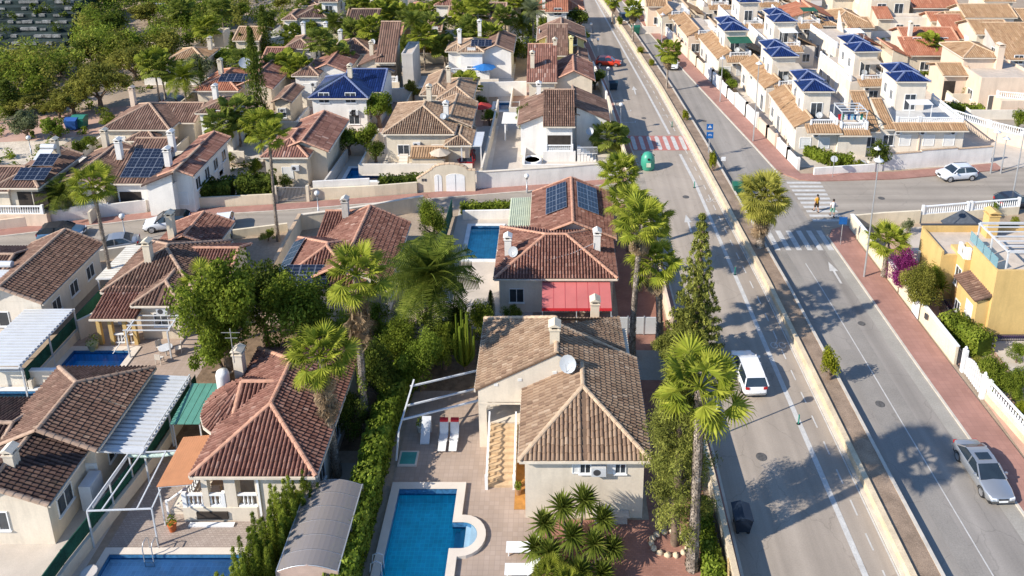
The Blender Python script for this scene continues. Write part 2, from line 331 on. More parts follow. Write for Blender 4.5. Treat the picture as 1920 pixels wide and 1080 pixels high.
def make_roof(parent, slopes, lines, tmat, detail, fascia=True, skip_tiles=()):
    base = MB()
    for S in slopes:
        base.extrude(S, (0,0,-.11), rng.uniform(.0,.12) if detail == 2 else rng.uniform(.25,.4))
    ro = base.build('roof', tmat, parent)
    t = MB()
    for i, S in enumerate(slopes):
        if i in skip_tiles: continue
        if detail >= 1: tile_face(t, S, detail, w=.25 if detail == 2 else .29)
        else: tile_face(t, S, 1, w=.33, row=.6)
    if t.f: stuff(t.build('roof_tiles', tmat, ro))
    c = MB()
    for p, q in lines: caps(c, p, q, r=.15 if detail else .17, n=5 if detail == 2 else 3, step=.45 if detail else 1.2)
    if c.f: stuff(c.build('ridge_tiles', CAP[tmat.name], ro))
    if fascia:
        f = MB()
        for S in slopes:
            p, q = Vector(S[0]), Vector(S[1]); d = (q-p).normalized(); cen = sum((Vector(x) for x in S), Vector())/len(S)
            out = (p-cen); out.z = 0; out -= d*out.dot(d); out.normalize()
            f.bar(p+out*.05+Vector((0,0,-.10)), q+out*.05+Vector((0,0,-.10)), .12, .13)
            if len(slopes) == 2 and detail: f.build('gutter', M_FASCIA, ro); f = MB()
        if f.f: f.build('gutter', M_FASCIA, ro)
    return ro

# ---------------------------------------------------------------- house parts
def window(parent, face, a, z, w, h, fx, kind='win', grey=False):
    """window on a wall: face s|n|e|w at plane coordinate fx, centre a along the wall, sill height z"""
    f, p = MB(), MB(); t = .06; out = .05
    def bx(mb, a0, a1, z0, z1, d0, d1):
        if face == 's': mb.box(a0,a1,fx-d1,fx-d0,z0,z1)
        elif face == 'n': mb.box(a0,a1,fx+d0,fx+d1,z0,z1)
        elif face == 'e': mb.box(fx+d0,fx+d1,a0,a1,z0,z1)
        else: mb.box(fx-d1,fx-d0,a0,a1,z0,z1)
    a0, a1 = a-w/2, a+w/2
    nm = {'win':'window','door':'door','shut':'window','garage':'garage_door','open':'opening'}[kind]
    if kind == 'door':
        bx(f,a0-t,a1+t,z,z+h+t,.0,out*.7); o = f.build('door', M_WHITE if not grey else M_WOOD, parent)
        bx(p,a0+.12,a1-.12,z+.25,z+h-.15,out*.7,out); p.build('door_panel', M_SHUT if not grey else M_WOOD, o)
        k = MB(); bx(k,a1-.14,a1-.08,z+h*.47,z+h*.5,out,out+.06); k.build('handle', M_STEEL, o); return o
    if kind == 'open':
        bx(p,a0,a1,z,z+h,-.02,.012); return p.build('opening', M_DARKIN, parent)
    bx(f,a0-t,a1+t,z-t,z,-.05,out); bx(f,a0-t,a1+t,z+h,z+h+t,-.05,out); bx(f,a0-t,a0,z,z+h,-.05,out); bx(f,a1,a1+t,z,z+h,-.05,out)
    if kind == 'win': bx(f,a-.025,a+.025,z,z+h,-.05,out*.8); bx(f,a0-.12,a1+.12,z-t-.05,z-t,-.02,.12)
    o = f.build(nm, M_WHITE, parent)
    bx(p,a0,a1,z,z+h,-.05,.018); p.build('shutter' if kind in ('shut','garage') else 'pane', M_SHUT if kind in ('shut','garage') else M_GLASS, o)
    return o
def chimney(parent, x, y, z0, z1, m, w=.55):
    c = MB(); c.box(x-w/2,x+w/2,y-w/2,y+w/2,z0,z1-.35); c.box(x-w/2-.06,x+w/2+.06,y-w/2-.06,y+w/2+.06,z1-.4,z1-.32)
    for sx in (-1,1):
        for sy in (-1,1): c.box(x+sx*w*.38-.06,x+sx*w*.38+.06,y+sy*w*.38-.06,y+sy*w*.38+.06,z1-.34,z1-.1)
    o = c.build('chimney', m, parent)
    k = MB(); k.extrude([(x-w/2-.1,y-w/2-.1,z1-.1),(x+w/2+.1,y-w/2-.1,z1-.1),(x,y-w/2-.1,z1+.12)], (0,w+.2,0)); k.build('chimney_cap', m, o)
    d = MB(); d.box(x-w*.3,x+w*.3,y-w*.3,y+w*.3,z1-.33,z1-.12); d.build('flue', M_DARKIN, o); return o
def dish(parent, x, y, z, r=.5, az=-.3, tilt=.9):
    d = MB(); n = 14; prof = [(.02,0),(r*.4,r*.04),(r*.75,r*.12),(r,r*.22)]
    mt = Matrix.Translation((x,y,z+r*.8)) @ Matrix.Rotation(az,4,'Z') @ Matrix.Rotation(tilt,4,'X')
    vs = [tuple(mt @ Vector((q*math.cos(2*math.pi*k/n), q*math.sin(2*math.pi*k/n), h))) for q,h in prof for k in range(n)]
    d.add(vs, [(i*n+k,i*n+(k+1)%n,(i+1)*n+(k+1)%n,(i+1)*n+k) for i in range(len(prof)-1) for k in range(n)], .5, True)
    o = d.build('satellite_dish', M_DISH, parent)
    m = MB(); m.tube([(x,y,z-.3),(x,y,z+r*.7)], .03, 6); m.tube([tuple(mt @ Vector((0,-r*.9,r*.15))), tuple(mt @ Vector((0,0,r*.9)))], .015, 5); m.build('dish_mount', M_STEEL, o); return o
def aircon(parent, x, y, z, face='s'):
    a = MB()
    if face == 's': a.box(x-.42,x+.42,y-.34,y,z,z+.58)
    else: a.box(x-.34,x,y-.42,y+.42,z,z+.58)
    o = a.build('air_conditioner', M_METALW, parent)
    f = MB(); n = 12
    if face == 's': f.add([(x-.1+.22*math.cos(2*math.pi*k/n), y-.345, z+.29+.22*math.sin(2*math.pi*k/n)) for k in range(n)], [tuple(range(n))])
    else: f.add([(x-.345, y+.22*math.cos(2*math.pi*k/n), z+.29+.22*math.sin(2*math.pi*k/n)) for k in range(n)], [tuple(range(n-1,-1,-1))])
    f.build('fan_grille', M_DGREY, o); return o
def solar(parent, org, ux, uy, nx, ny, w, h, gap=.04, lift=.12):
    """solar panels, one object each, on a slope"""
    O, X, Y = Vector(org), Vector(ux).normalized(), Vector(uy).normalized(); N = X.cross(Y).normalized()
    if N.z < 0: N = -N
    for i in range(nx):
        for j in range(ny):
            p = O+X*(i*(w+gap))+Y*(j*(h+gap))+N*lift
            f = MB(); f.extrude([p,p+X*w,p+X*w+Y*h,p+Y*h], tuple(N*.035)); o = f.build('solar_panel', M_SOLARF, parent)
            g = MB(); e = .035
            for a in range(2):
                for b in range(3):
                    q = p+N*.039+X*(e+a*(w-e)/2)+Y*(e+b*(h-e)/3); g.poly([q,q+X*((w-e)/2-e*.5),q+X*((w-e)/2-e*.5)+Y*((h-e)/3-e*.5),q+Y*((h-e)/3-e*.5)])
            g.build('solar_cells', M_SOLAR, o)
BAL = None
def balustrade(parent, p, q, z, h=.85, m=None, single=False, step=.24, posts=True, name='balustrade'):
    """turned balusters between a plinth and a handrail"""
    P, Q = Vector((*p,0)), Vector((*q,0)); L = (Q-P).length; d = (Q-P)/L; m = m or M_WHITE
    r = MB(); r.bar((*(P+d*0).xy,z+h-.05),(*Q.xy,z+h-.05),.17,.1); r.bar((*P.xy,z+.05),(*Q.xy,z+.05),.16,.1)
    if posts:
        for e in (P+d*.1, Q-d*.1):
            r.box(e.x-.12,e.x+.12,e.y-.12,e.y+.12,z,z+h+.1)
    o = r.build(name, m, parent)
    n = max(1, int((L-.3)/step)); prof = [(.055,0),(.04,.06),(.075,.22),(.06,.34),(.032,.5),(.05,h-.26),(.055,h-.2)]
    if single:
        b = MB(); b.lathe(prof, 6); me = b.mesh('baluster')
        for i in range(n):
            e = P+d*(.2+(L-.4)*(i+.5)/n); obj('baluster', me, m, o, (e.x,e.y,z+.1))
    else:
        b = MB()
        for i in range(n):
            e = P+d*(.2+(L-.4)*(i+.5)/n); b.lathe([prof[0],prof[2],prof[4],prof[6]], 5, (e.x,e.y,z+.1))
        if b.f: stuff(b.build('balusters', m, o))
    return o
def rail(parent, pts, z, h, m, r=.022, step=.14, name='railing'):
    """metal railing with thin uprights"""
    b = MB()
    for (p, q) in zip(pts, pts[1:]):
        P, Q = Vector((*p,z)), Vector((*q,z)); L = (Q-P).length; up = Vector((0,0,1))
        b.bar(P+up*h, Q+up*h, r*2); b.bar(P+up*.1, Q+up*.1, r*1.6)
        n = max(1,int(L/step))
        for i in range(n+1):
            e = P+(Q-P)*i/n; b.bar(e, e+up*h, r*1.1)
    return b.build(name, m, parent)
def house(label, x, y, blocks, wm, tm, detail=1, rz=0, wins=True, chims=(), dishes=(), fascia=True, base=0, cat='house', seed=None, side=None, z=0):
    """blocks: dicts x=(x0,x1) y=(y0,y1) h= roof= pitch= over= [wm= tm= z0=]; walls, roofs and openings become parts"""
    t = thing('house', label, cat, (x,y,z), rz)
    r = random.Random(seed if seed is not None else hash(label) % 9999 if False else len(LABELS))
    side = side or ('e' if x < 0 else 'w')
    for bi, b in enumerate(blocks):
        (x0,x1),(y0,y1) = b['x'], b['y']; h = b['h']; z0 = b.get('z0', -.1); kind = b.get('roof','hip'); bw = b.get('wm', wm); bt = b.get('tm', tm)
        over = b.get('over', .35)
        W = MB(); W.box(x0+bi*.003,x1-bi*.003,y0+bi*.003,y1-bi*.003,z0,h-.06)
        if kind != 'flat' and kind != 'none':
            S, Ls, gab = roof_polys(x0,x1,y0,y1,h,kind,b.get('pitch',23),over)
            for g in gab:
                c = Vector(((x0+x1)/2,(y0+y1)/2,0)); gc = sum((Vector(p) for p in g),Vector())/3; d = Vector((c.x-gc.x,c.y-gc.y,0)); d.normalize()
                W.extrude([Vector(p)+d*(.004+bi*.003) for p in g], tuple(d*.25))
        W.build('wall', bw, t)
        if kind == 'flat':
            par = b.get('parapet', .35); F = MB(); F.box(x0+.18,x1-.18,y0+.18,y1-.18,h-.06,h-.02); F.build('roof', b.get('floor', M_TERR), t)
            if par:
                pm = MB(); e = .004*bi
                pm.box(x0-e,x1+e,y0-e,y0+.18,h-.058,h+par); pm.box(x0-e,x1+e,y1-.18,y1+e,h-.058,h+par); pm.box(x0-e,x0+.18,y0+.18,y1-.18,h-.058,h+par); pm.box(x1-.18,x1+e,y0+.18,y1-.18,h-.058,h+par); pm.build('parapet', bw, t)
        elif kind != 'none':
            make_roof(t, S, Ls, bt, b.get('detail', detail), fascia)
        wv = b.get('wins', wins)
        if wv:
            fl = [(1.0, min(1.25, h-z0-1.6))] if h-max(z0,0) < 4.6 else [(1.0,1.3),(3.9,1.25)]
            if z0 > 1: fl = [(z0+.9, 1.1)]
            for (zz, hh) in fl:
                if hh < .5: continue
                L = x1-x0; n = max(1, int(L/3.0))
                for i in range(n):
                    a = x0+L*(i+.5)/n+r.uniform(-.25,.25); k = r.random()
                    if b.get('door') == i and zz < 2: window(t,'s',a,.1,.95,2.1,y0,'door')
                    elif k < .55: window(t,'s',a,zz,min(1.25,L*.5),hh,y0)
                    elif k < .8: window(t,'s',a,zz,min(1.1,L*.45),hh,y0,'shut')
                    elif L > 2.5: window(t,'s',a,.1 if zz < 2 else zz-.7,1.5,2.1,y0)
                L = y1-y0; n = max(1, int(L/3.6)); fx = x1 if side == 'e' else x0
                for i in range(n):
                    a = y0+L*(i+.5)/n+r.uniform(-.3,.3); k = r.random()
                    if k < .7: window(t,side,a,zz,min(1.2,L*.5),hh,fx,'win' if k < .5 else 'shut')
                if detail >= 1 and r.random() < .5: aircon(t, x0+(x1-x0)*r.uniform(.15,.85), y0, max(z0,0)+h*.55 if h < 4 else 2.3)
    for c in chims: chimney(t, c[0], c[1], c[2], c[3], c[4] if len(c) > 4 else wm)
    for d in dishes: dish(t, *d)
    return t
M_TERR = mat('terrace_floor', (.52,.44,.36), var=.12, rough=.85, stain=(.35,.3,.25), stscale=.8, stamt=.4)

# ---------------------------------------------------------------- plants
def leaf_cloud(mb, cen, rad, per, size, seed=0, shell=.55, aspect=.6, hang=0, squash=1.0, vbase=None, spread=.22):
    """leaf-sized quads through a set of clumps"""
    g = np.random.default_rng(seed); cen = np.asarray(cen, float); rad = np.asarray(rad, float)
    n = len(cen)*per; ci = np.repeat(np.arange(len(cen)), per)
    d = g.normal(size=(n,3)); d /= np.linalg.norm(d,axis=1)[:,None]+1e-9
    rr = shell+(1-shell)*g.random(n)**.6; rr *= g.uniform(.75,1.12,n)
    p = cen[ci]+d*(rr*rad[ci])[:,None]*np.array([1,1,squash])
    nm = d*.7+g.normal(size=(n,3))*.65; nm[:,2] += .35; nm /= np.linalg.norm(nm,axis=1)[:,None]
    a = g.normal(size=(n,3)); a[:,2] -= hang; a -= nm*(a*nm).sum(1)[:,None]; a /= np.linalg.norm(a,axis=1)[:,None]
    b = np.cross(nm,a); s = size*g.uniform(.65,1.35,n)
    A = a*(s/2)[:,None]; B = b*(s*aspect/2)[:,None]
    V = np.stack([p-A, p+B*1.0-A*.1, p+A, p-B-A*.1],1).reshape(-1,3); F = np.arange(n*4).reshape(-1,4)
    vb = (g.uniform(.25,.75,len(cen)) if vbase is None else np.asarray(vbase))[ci]
    mb.np(V,F,np.clip(vb+g.normal(size=n)*spread,0,1))
CACHE = {}
def crown_mesh(kind, seed, fine):
    """unit-size crowns (width 2, height as made), shared between trees"""
    key = (kind,seed,fine)
    if key in CACHE: return CACHE[key]
    g = np.random.default_rng(seed*7+len(kind)); mb = MB()
    per = {2:300, 1:90, 0:46}[fine]; lf = {2:.062, 1:.115, 0:.16}[fine]
    if kind in ('round','loose','wide','shrub'):
        n = {'round':34,'loose':30,'wide':40,'shrub':20}[kind]
        d = g.normal(size=(n,3)); d /= np.linalg.norm(d,axis=1)[:,None]; d[:,2] = np.where(d[:,2]<-.45, -d[:,2], d[:,2])
        rr = g.uniform(.45,.84,n)
        c = d*rr[:,None]*np.array([1,1,{'round':.9,'loose':.95,'wide':.55,'shrub':.8}[kind]])
        c += g.normal(size=(n,3))*.06; r = g.uniform(.2,.38,n)*(.8 if kind == 'loose' else 1)
        leaf_cloud(mb, c, r, per, lf, seed, vbase=np.clip(.45+.15*g.normal(size=n),0.1,.9))
        cc = d[:n//2]*.3; leaf_cloud(mb, cc, np.full(len(cc),.3), per//2, lf*1.2, seed+1)
    elif kind == 'cypress':      # column, height 5.5
        c = []; r = []
        for i in range(54):
            z = i/53*5.3; w = (1-abs(z/5.3-.3)**1.6*1.35)*.85; a = i*2.4
            c.append((math.cos(a)*w*.35, math.sin(a)*w*.35, z)); r.append(max(.12,w*.62))
        leaf_cloud(mb, c, r, per, lf*1.5, seed, hang=-2.2, aspect=.35, squash=1.5)
    elif kind == 'spires':       # thuja: a bunch of upright flames, height 4
        for i in range(15):
            a = i*2.4; rr = .75*math.sqrt(i/15); hh = g.uniform(2.6,4.0)*(1-.35*rr); m = 9
            ww = np.linspace(.04,1,m); c = np.stack([np.cos(a)*rr*(1+.12*ww), np.sin(a)*rr*(1+.12*ww), hh*ww],1); leaf_cloud(mb, c, .32*(1.12-ww)+.06, per//2, lf*1.9, seed*40+i, aspect=.22, shell=.2, hang=-3.2, squash=1.6, vbase=np.full(m,np.clip(.5+.16*g.normal(),.1,.9)))
    elif kind == 'pine':
        n = 60; d = g.normal(size=(n,3)); d /= np.linalg.norm(d,axis=1)[:,None]; d[:,2] = abs(d[:,2])*.9-.15
        c = d*g.uniform(.35,.88,n)[:,None]*np.array([1,1,.8]); leaf_cloud(mb, c, g.uniform(.14,.3,n), int(per*1.1), lf*1.1, seed, aspect=.28, squash=.7, shell=.3)
    elif kind == 'tiered':       # whorled conifer, height 3.4 for half-width 1
        T = 17
        for i in range(T):
            z = .25+i/(T-1)*3.05; w = (1-(i/(T-1))**1.15)*.95+.05; nb = 9 if i < 10 else 7
            for k in range(nb):
                a = 2*math.pi*k/nb+i*.7+g.normal()*.12; L = w*g.uniform(.78,1.08); m = max(2,int(L*7)); ww = np.linspace(.18,1,m)
                c = np.stack([np.cos(a)*L*ww, np.sin(a)*L*ww, z+L*.10*ww**2+.0*ww],1)
                leaf_cloud(mb, c, np.full(m,.09+.02*w), {2:60,1:22,0:12}[fine], lf*1.35, seed*100+i*10+k, aspect=.3, shell=.2, squash=.7)
        mb.tube([(0,0,0),(0,0,3.2)], [.035,.01], 6, .2)
    elif kind == 'shaggy':       # tall rough conifer with upswept sprays, height 4.4
        for i in range(110):
            z = .5+g.random()**1.0*3.7; w = .95*math.sin(min(1,max(.1,(4.55-z)/3.3))*math.pi/2); a = g.random()*6.28; rr = w*g.uniform(.35,.95); m = 4
            ww = np.linspace(.55,1,m); c = np.stack([np.cos(a)*rr*ww, np.sin(a)*rr*ww, z+.25*ww],1)
            leaf_cloud(mb, c, np.full(m,.2), per//3, lf*1.15, seed*50+i, aspect=.22, shell=.15, hang=-.8, vbase=np.full(m,np.clip(.5+.18*g.normal(),.1,.9)))
    me = mb.mesh(kind+'_crown'); CACHE[key] = me; return me
def trunk(parent, h, r, limbs=0, spread=1.0, top=None, seed=0, mtl=None):
    g = random.Random(seed); b = MB(); k = g.uniform(-.1,.1)
    b.tube([(0,0,-.1),(k*.3,k*.2,h*.5),(k,k,h)], [r*1.25,r,r*.75], 8)
    for i in range(limbs):
        a = 6.28*i/limbs+g.uniform(-.3,.3); l = spread*g.uniform(.6,1); z = h*g.uniform(.75,1)
        b.tube([(k,k,z*.9),(k+math.cos(a)*l*.5,k+math.sin(a)*l*.5,z+l*.45),(k+math.cos(a)*l,k+math.sin(a)*l,z+l*.8)], [r*.6,r*.4,r*.15], 6)
    return b.build('trunk', mtl or M_BARK, parent)
def tree(label, x, y, kind, rw, h, leaf, fine=1, seed=1, cat='tree', name=None, group=None, base=None, z=0):
    """a tree or bush: trunk and crown; rw half-width, h total height"""
    t = thing(name or {'cypress':'cypress_tree','pine':'pine_tree','tiered':'conifer_tree','shaggy':'conifer_tree','spires':'conifer_tree','shrub':'shrub'}.get(kind,'broadleaf_tree'), label, cat, (x,y,z), (seed*1.7+x)%6.28, group)
    me = crown_mesh(kind, seed % 3, fine); mm = me.copy() if me.materials and me.materials[0] != leaf else me
    if me.materials and me.materials[0] != leaf:
        key = (kind,seed%3,fine,leaf.name)
        if key in CACHE: mm = CACHE[key]
        else: mm.materials.clear(); CACHE[key] = mm
    o = obj('crown', mm, leaf, t)
    if kind == 'cypress': o.scale = (rw,rw,h/5.5); o.location.z = .1; trunk(t, h*.3, .12, 0)
    elif kind == 'tiered': o.scale = (rw,rw,h/3.4); trunk(t, h*.9, .13, 0)
    elif kind == 'spires': o.scale = (rw,rw,h/4); trunk(t, h*.4, .1, 0)
    elif kind == 'shaggy': o.scale = (rw,rw,h/4.5); trunk(t, h*.8, .2, 0)
    elif kind == 'shrub': o.scale = (rw,rw,h*.62); o.location.z = h*.45; trunk(t, h*.3, .06, 3, rw*.4)
    else:
        ch = h*(.62 if base is None else 1-base); o.scale = (rw,rw,ch/1.75); o.location.z = h-ch*.5; trunk(t, max(.4,h-ch*.75), .05*h**.8+.05, 4, rw*.55, seed=seed)
    return t
def hedge(label, pts, wd, ht, leaf, size=.2, dens=90, name='hedge', cat='hedge', z=0, seed=3, round_=.25, group=None):
    """clipped hedge along a line of points"""
    mb = MB(); core = MB(); g = np.random.default_rng(seed)
    x0, y0 = pts[0]; t = thing(name, label, cat, (x0,y0,z), 0, group)
    for (p, q) in zip(pts, pts[1:]):
        P = np.array([p[0]-x0,p[1]-y0]); Q = np.array([q[0]-x0,q[1]-y0]); L = np.linalg.norm(Q-P); d = (Q-P)/L; nr = np.array([-d[1],d[0]])
        core.bar((*P,ht*.45),(*Q,ht*.45),wd*.78,ht*.86,.4)
        n = int(L*(wd+2*ht)*dens)
        s = g.random(n)*(L+.2)-.1; w = g.random(n)*(wd+2*ht)
        off = np.where(w<ht,-wd/2,np.where(w<ht+wd,w-ht-wd/2,wd/2)); zz = np.where(w<ht,w,np.where(w<ht+wd,ht,w-ht-wd))
        lump = .10*np.sin(s*2.1+seed)+.07*np.sin(s*5.3+off*3)+.05*np.sin(zz*4+s*3)
        off = off*(1+lump*.9/max(wd,.4))+g.normal(size=n)*.05; zz = zz*(1+lump*.5)+g.normal(size=n)*.05
        pos = np.stack([P[0]+d[0]*s+nr[0]*off, P[1]+d[1]*s+nr[1]*off, zz],1)
        nm = np.stack([nr[0]*off/wd*2, nr[1]*off/wd*2, (zz>ht*.85)*1.0],1)+g.normal(size=(n,3))*.6; nm /= np.linalg.norm(nm,axis=1)[:,None]
        a = g.normal(size=(n,3)); a -= nm*(a*nm).sum(1)[:,None]; a /= np.linalg.norm(a,axis=1)[:,None]; b = np.cross(nm,a)
        sz = size*g.uniform(.6,1.4,n); A = a*(sz/2)[:,None]; B = b*(sz*.33)[:,None]
        V = np.stack([pos-A,pos+B,pos+A,pos-B],1).reshape(-1,3); F = np.arange(n*4).reshape(-1,4)
        mb.np(V,F,np.clip(.5+lump*1.2+g.normal(size=n)*.2,0,1))
    mb.build('foliage', leaf, t); core.build('branches', leaf, t); return t
# fan palm
def dwarf_palms(label, x, y, heads, leaf, k=.45, n=20):
    """clump of short-stemmed fan palms, one crown each"""
    t = thing('dwarf_palm', label, 'plant', (x,y,0)); st = MB(); g = random.Random(5)
    for j, (hx,hy,hz,hr) in enumerate(heads):
        st.tube([(hx*.4,hy*.4,-.05),(hx*.8,hy*.8,hz*.5),(hx,hy,hz)], [.12,.1,.08], 7, .4); big = MB()
        for i in range(n):
            me = fan_frond(i%4, web=.3); el = R(85)-R(105)*(i/n)+g.gauss(0,.12); M = Matrix.Translation((hx,hy,hz)) @ Matrix.Rotation(i*2.4+j,4,'Z') @ Matrix.Rotation(-el,4,'Y') @ Matrix.Scale(k*hr*g.uniform(.85,1.1),4)
            big.add([tuple(M @ v.co) for v in me.vertices], [tuple(p.vertices) for p in me.polygons]); av = np.empty(len(me.polygons),dtype=np.float32); me.attributes['v'].data.foreach_get('value',av); big.c[-len(av):] = av.tolist()
        big.build('crown', leaf, t)
    st.build('stem', M_PBARK, t); return t
def fan_frond(seed, droop=.28, dead=False, web=.52):
    key = ('fan',seed,dead,web)
    if key in CACHE: return CACHE[key]
    g = random.Random(seed); b = MB(); pet = 1.2*g.uniform(.85,1.15); n = 23; span = R(240 if not dead else 120)
    b.tube([(0,0,0),(pet*.5,0,.04),(pet,0,-.02)], [.045,.03,.02], 4, .7, False, False)
    H = (pet,0,-.02); inn = []
    for i in range(n+1):
        a = -span/2+span*i/n; r = web*(1-.14*abs(a)/2); inn.append((pet+r*math.cos(a), r*math.sin(a), -.05-.12*abs(math.sin(a))-.06*math.cos(a)+(.05 if i%2 else -.03)-(.12 if dead else 0)))
    for i in range(n):
        a = -span/2+span*(i+.5)/n; r = 1.02*(1-.16*abs(a)/2)*g.uniform(.92,1.05); dz = -droop*1.45*g.uniform(.6,1.4)-(.35 if dead else 0)
        col = min(1,max(0,.55+.2*math.cos(a)+g.gauss(0,.12)))
        b.add([H,inn[i],inn[i+1]], [(0,1,2)], col)
        m0 = (pet+r*.8*math.cos(a-.026), r*.8*math.sin(a-.026), dz*.35-.02); m1 = (pet+r*.8*math.cos(a+.026), r*.8*math.sin(a+.026), dz*.35-.02)
        b.add([inn[i],m0,m1,inn[i+1],(pet+r*.97*math.cos(a), r*.97*math.sin(a), dz)], [(0,1,2,3),(1,4,2)], min(1,col+.1))
    me = b.mesh('frond'); CACHE[key] = me; return me
def feather_frond(seed):
    key = ('feather',seed)
    if key in CACHE: return CACHE[key]
    g = random.Random(seed); b = MB(); L = 2.3; pts = []
    for i in range(9):
        t = i/8; pts.append((L*t*(1-.12*t), 0, .5*t-.95*t*t))
    b.tube(pts, [.04-.004*i for i in range(9)], 4, .6, False, False)
    for i in range(26):
        t = .12+.86*i/25; j = min(7,int(t*8)); f = t*8-j; c = tuple(pts[j][k]+(pts[j+1][k]-pts[j][k])*f for k in range(3)); l = .52*(1-(t-.45)**2*1.5)
        for s in (-1,1):
            dx = .35*l; e = (c[0]+dx,c[1]+s*l,c[2]-.18*l+g.uniform(-.06,.06)); w = .03
            b.add([(c[0]-w,c[1],c[2]),(c[0]+w,c[1],c[2]),(e[0]+.012,e[1],e[2]),(e[0]-.012,e[1],e[2])],[(0,1,2,3)],min(1,max(0,.5+g.gauss(0,.18))))
    me = b.mesh('frond'); CACHE[key] = me; return me
def palm_trunk(parent, h, r, lean, seed, boots=True):
    g = random.Random(seed); b = MB(); n = max(4,int(h/.35))
    path = []; rad = []
    for i in range(n+1):
        t = i/n; path.append((lean[0]*t*t, lean[1]*t*t, h*t)); rad.append(r*(1.25-.45*min(1,t*3)*1.0 if t < .33 else .8)*(1.07 if i%2 else .95))
    path[0] = (0,0,-.1)
    b.tube(path, rad, 9, .5, False)
    for i in range(len(b.c)): b.c[i] = min(1,max(0,.5+g.gauss(0,.25)))
    if boots:
        for i in range(int(h*60)):
            t = g.random(); a = i*2.39996+g.uniform(-.2,.2); t = i/int(h*60); z = h*t; rr = r*(.82 if t > .33 else 1.25-.4*t*3); x, y = lean[0]*t*t, lean[1]*t*t
            c, s = math.cos(a), math.sin(a); w = .06*r/.24
            b.add([(x+c*rr-s*w,y+s*rr+c*w,z-.06),(x+c*rr+s*w,y+s*rr-c*w,z-.06),(x+c*(rr+.075),y+s*(rr+.075),z+.12)],[(0,1,2)],g.random())
    return b.build('trunk', M_PBARK, parent)
def palm(label, x, y, h, size=2.1, kind='fan', n=30, single=False, skirt=0, lean=(0,0), seed=1, r=.22, leaf=None, group=None, z=0, low=-.75):
    """palm: ringed trunk, fronds (single objects when near), dead fronds below"""
    t = thing('palm_tree', label, 'palm tree', (x,y,z), (seed*2.1)%6.28, group)
    g = random.Random(seed); palm_trunk(t, h, r, lean, seed, boots=h < 14 and single)
    leaf = leaf or F_PALM; top = Vector((lean[0],lean[1],h)); big = MB()
    k = size/2.1
    for i in range(n):
        f = i/n; el = math.sin(R(84))*0+R(82)-(R(82)-low)*(f**.85)+g.gauss(0,.10); az = i*2.39996+g.gauss(0,.15)
        me = (fan_frond(i%4) if single else fan_frond(i%4, web=.8)) if kind == 'fan' else feather_frond(i%4)
        s = k*g.uniform(.85,1.1)*(.8 if el > 1.2 else 1)
        M = Matrix.Translation(top) @ Matrix.Rotation(az,4,'Z') @ Matrix.Rotation(-el,4,'Y') @ Matrix.Rotation(g.gauss(0,.25),4,'X') @ Matrix.Scale(s,4)
        if single:
            mm = me
            if me.materials and me.materials[0] != leaf:
                key = ('fr',me.name,leaf.name); mm = CACHE.get(key) or me.copy(); CACHE[key] = mm
                if mm.materials[0] != leaf: mm.materials.clear()
            o = obj('frond', mm, leaf, t); o.matrix_local = M
        else:
            big.add([tuple(M @ v.co) for v in me.vertices], [tuple(p.vertices) for p in me.polygons]); av = np.empty(len(me.polygons),dtype=np.float32); me.attributes['v'].data.foreach_get('value',av); big.c[-len(av):] = av.tolist()
    if not single: big.build('crown', leaf, t)
    if skirt:
        d = MB()
        for i in range(int(26+skirt*16)):
            me = fan_frond(i%4, dead=True); zz = h-.15-skirt*(i/(26+skirt*16)); tt = zz/h; el = -R(g.uniform(62,84)); az = i*2.4
            M = Matrix.Translation((lean[0]*tt*tt,lean[1]*tt*tt,zz)) @ Matrix.Rotation(az,4,'Z') @ Matrix.Rotation(-el,4,'Y') @ Matrix.Rotation(g.gauss(0,.4),4,'X') @ Matrix.Scale(k*g.uniform(.6,.92),4)
            c0 = min(1,max(0,g.gauss(.45,.2)))
            d.add([tuple(M @ v.co) for v in me.vertices], [tuple(p.vertices) for p in me.polygons], c0)
        d.build('dead_fronds', F_DRY, t)
    return t
def rosette(mb, o, r, n, seed, w=.055, up=.2):
    g = random.Random(seed); O = Vector(o)
    for i in range(n):
        az = i*2.4; el = R(88)-(R(88)+up)*(i/n); l = r*g.uniform(.85,1.1); d = Vector((math.cos(az)*math.cos(el),math.sin(az)*math.cos(el),math.sin(el))); s = Vector((-math.sin(az),math.cos(az),0))*w
        m = O+d*l*.55; e = O+d*l+Vector((0,0,-l*.12)); c = min(1,max(0,.5+g.gauss(0,.2)))
        mb.add([tuple(O-s*.7),tuple(O+s*.7),tuple(m+s),tuple(m-s),tuple(e)],[(0,1,2,3),(3,2,4)],c)
def yucca(label, x, y, heads, leaf, r=.8, n=60, name='yucca_plant', cat='plant', group=None, up=.35):
    """branching stems each ending in a rosette of sword leaves"""
    t = thing(name, label, cat, (x,y,0), 0, group); st = MB(); 
    for i, (hx,hy,hz,hr) in enumerate(heads):
        st.tube([(hx*.3,hy*.3,-.05),(hx*.7,hy*.7,hz*.5),(hx,hy,hz)], [.09,.075,.06], 6, .4)
        m = MB(); rosette(m, (hx,hy,hz), hr*r, n, i+3, up=up); m.build('rosette', leaf, t)
    st.build('stem', M_PBARK, t); return t
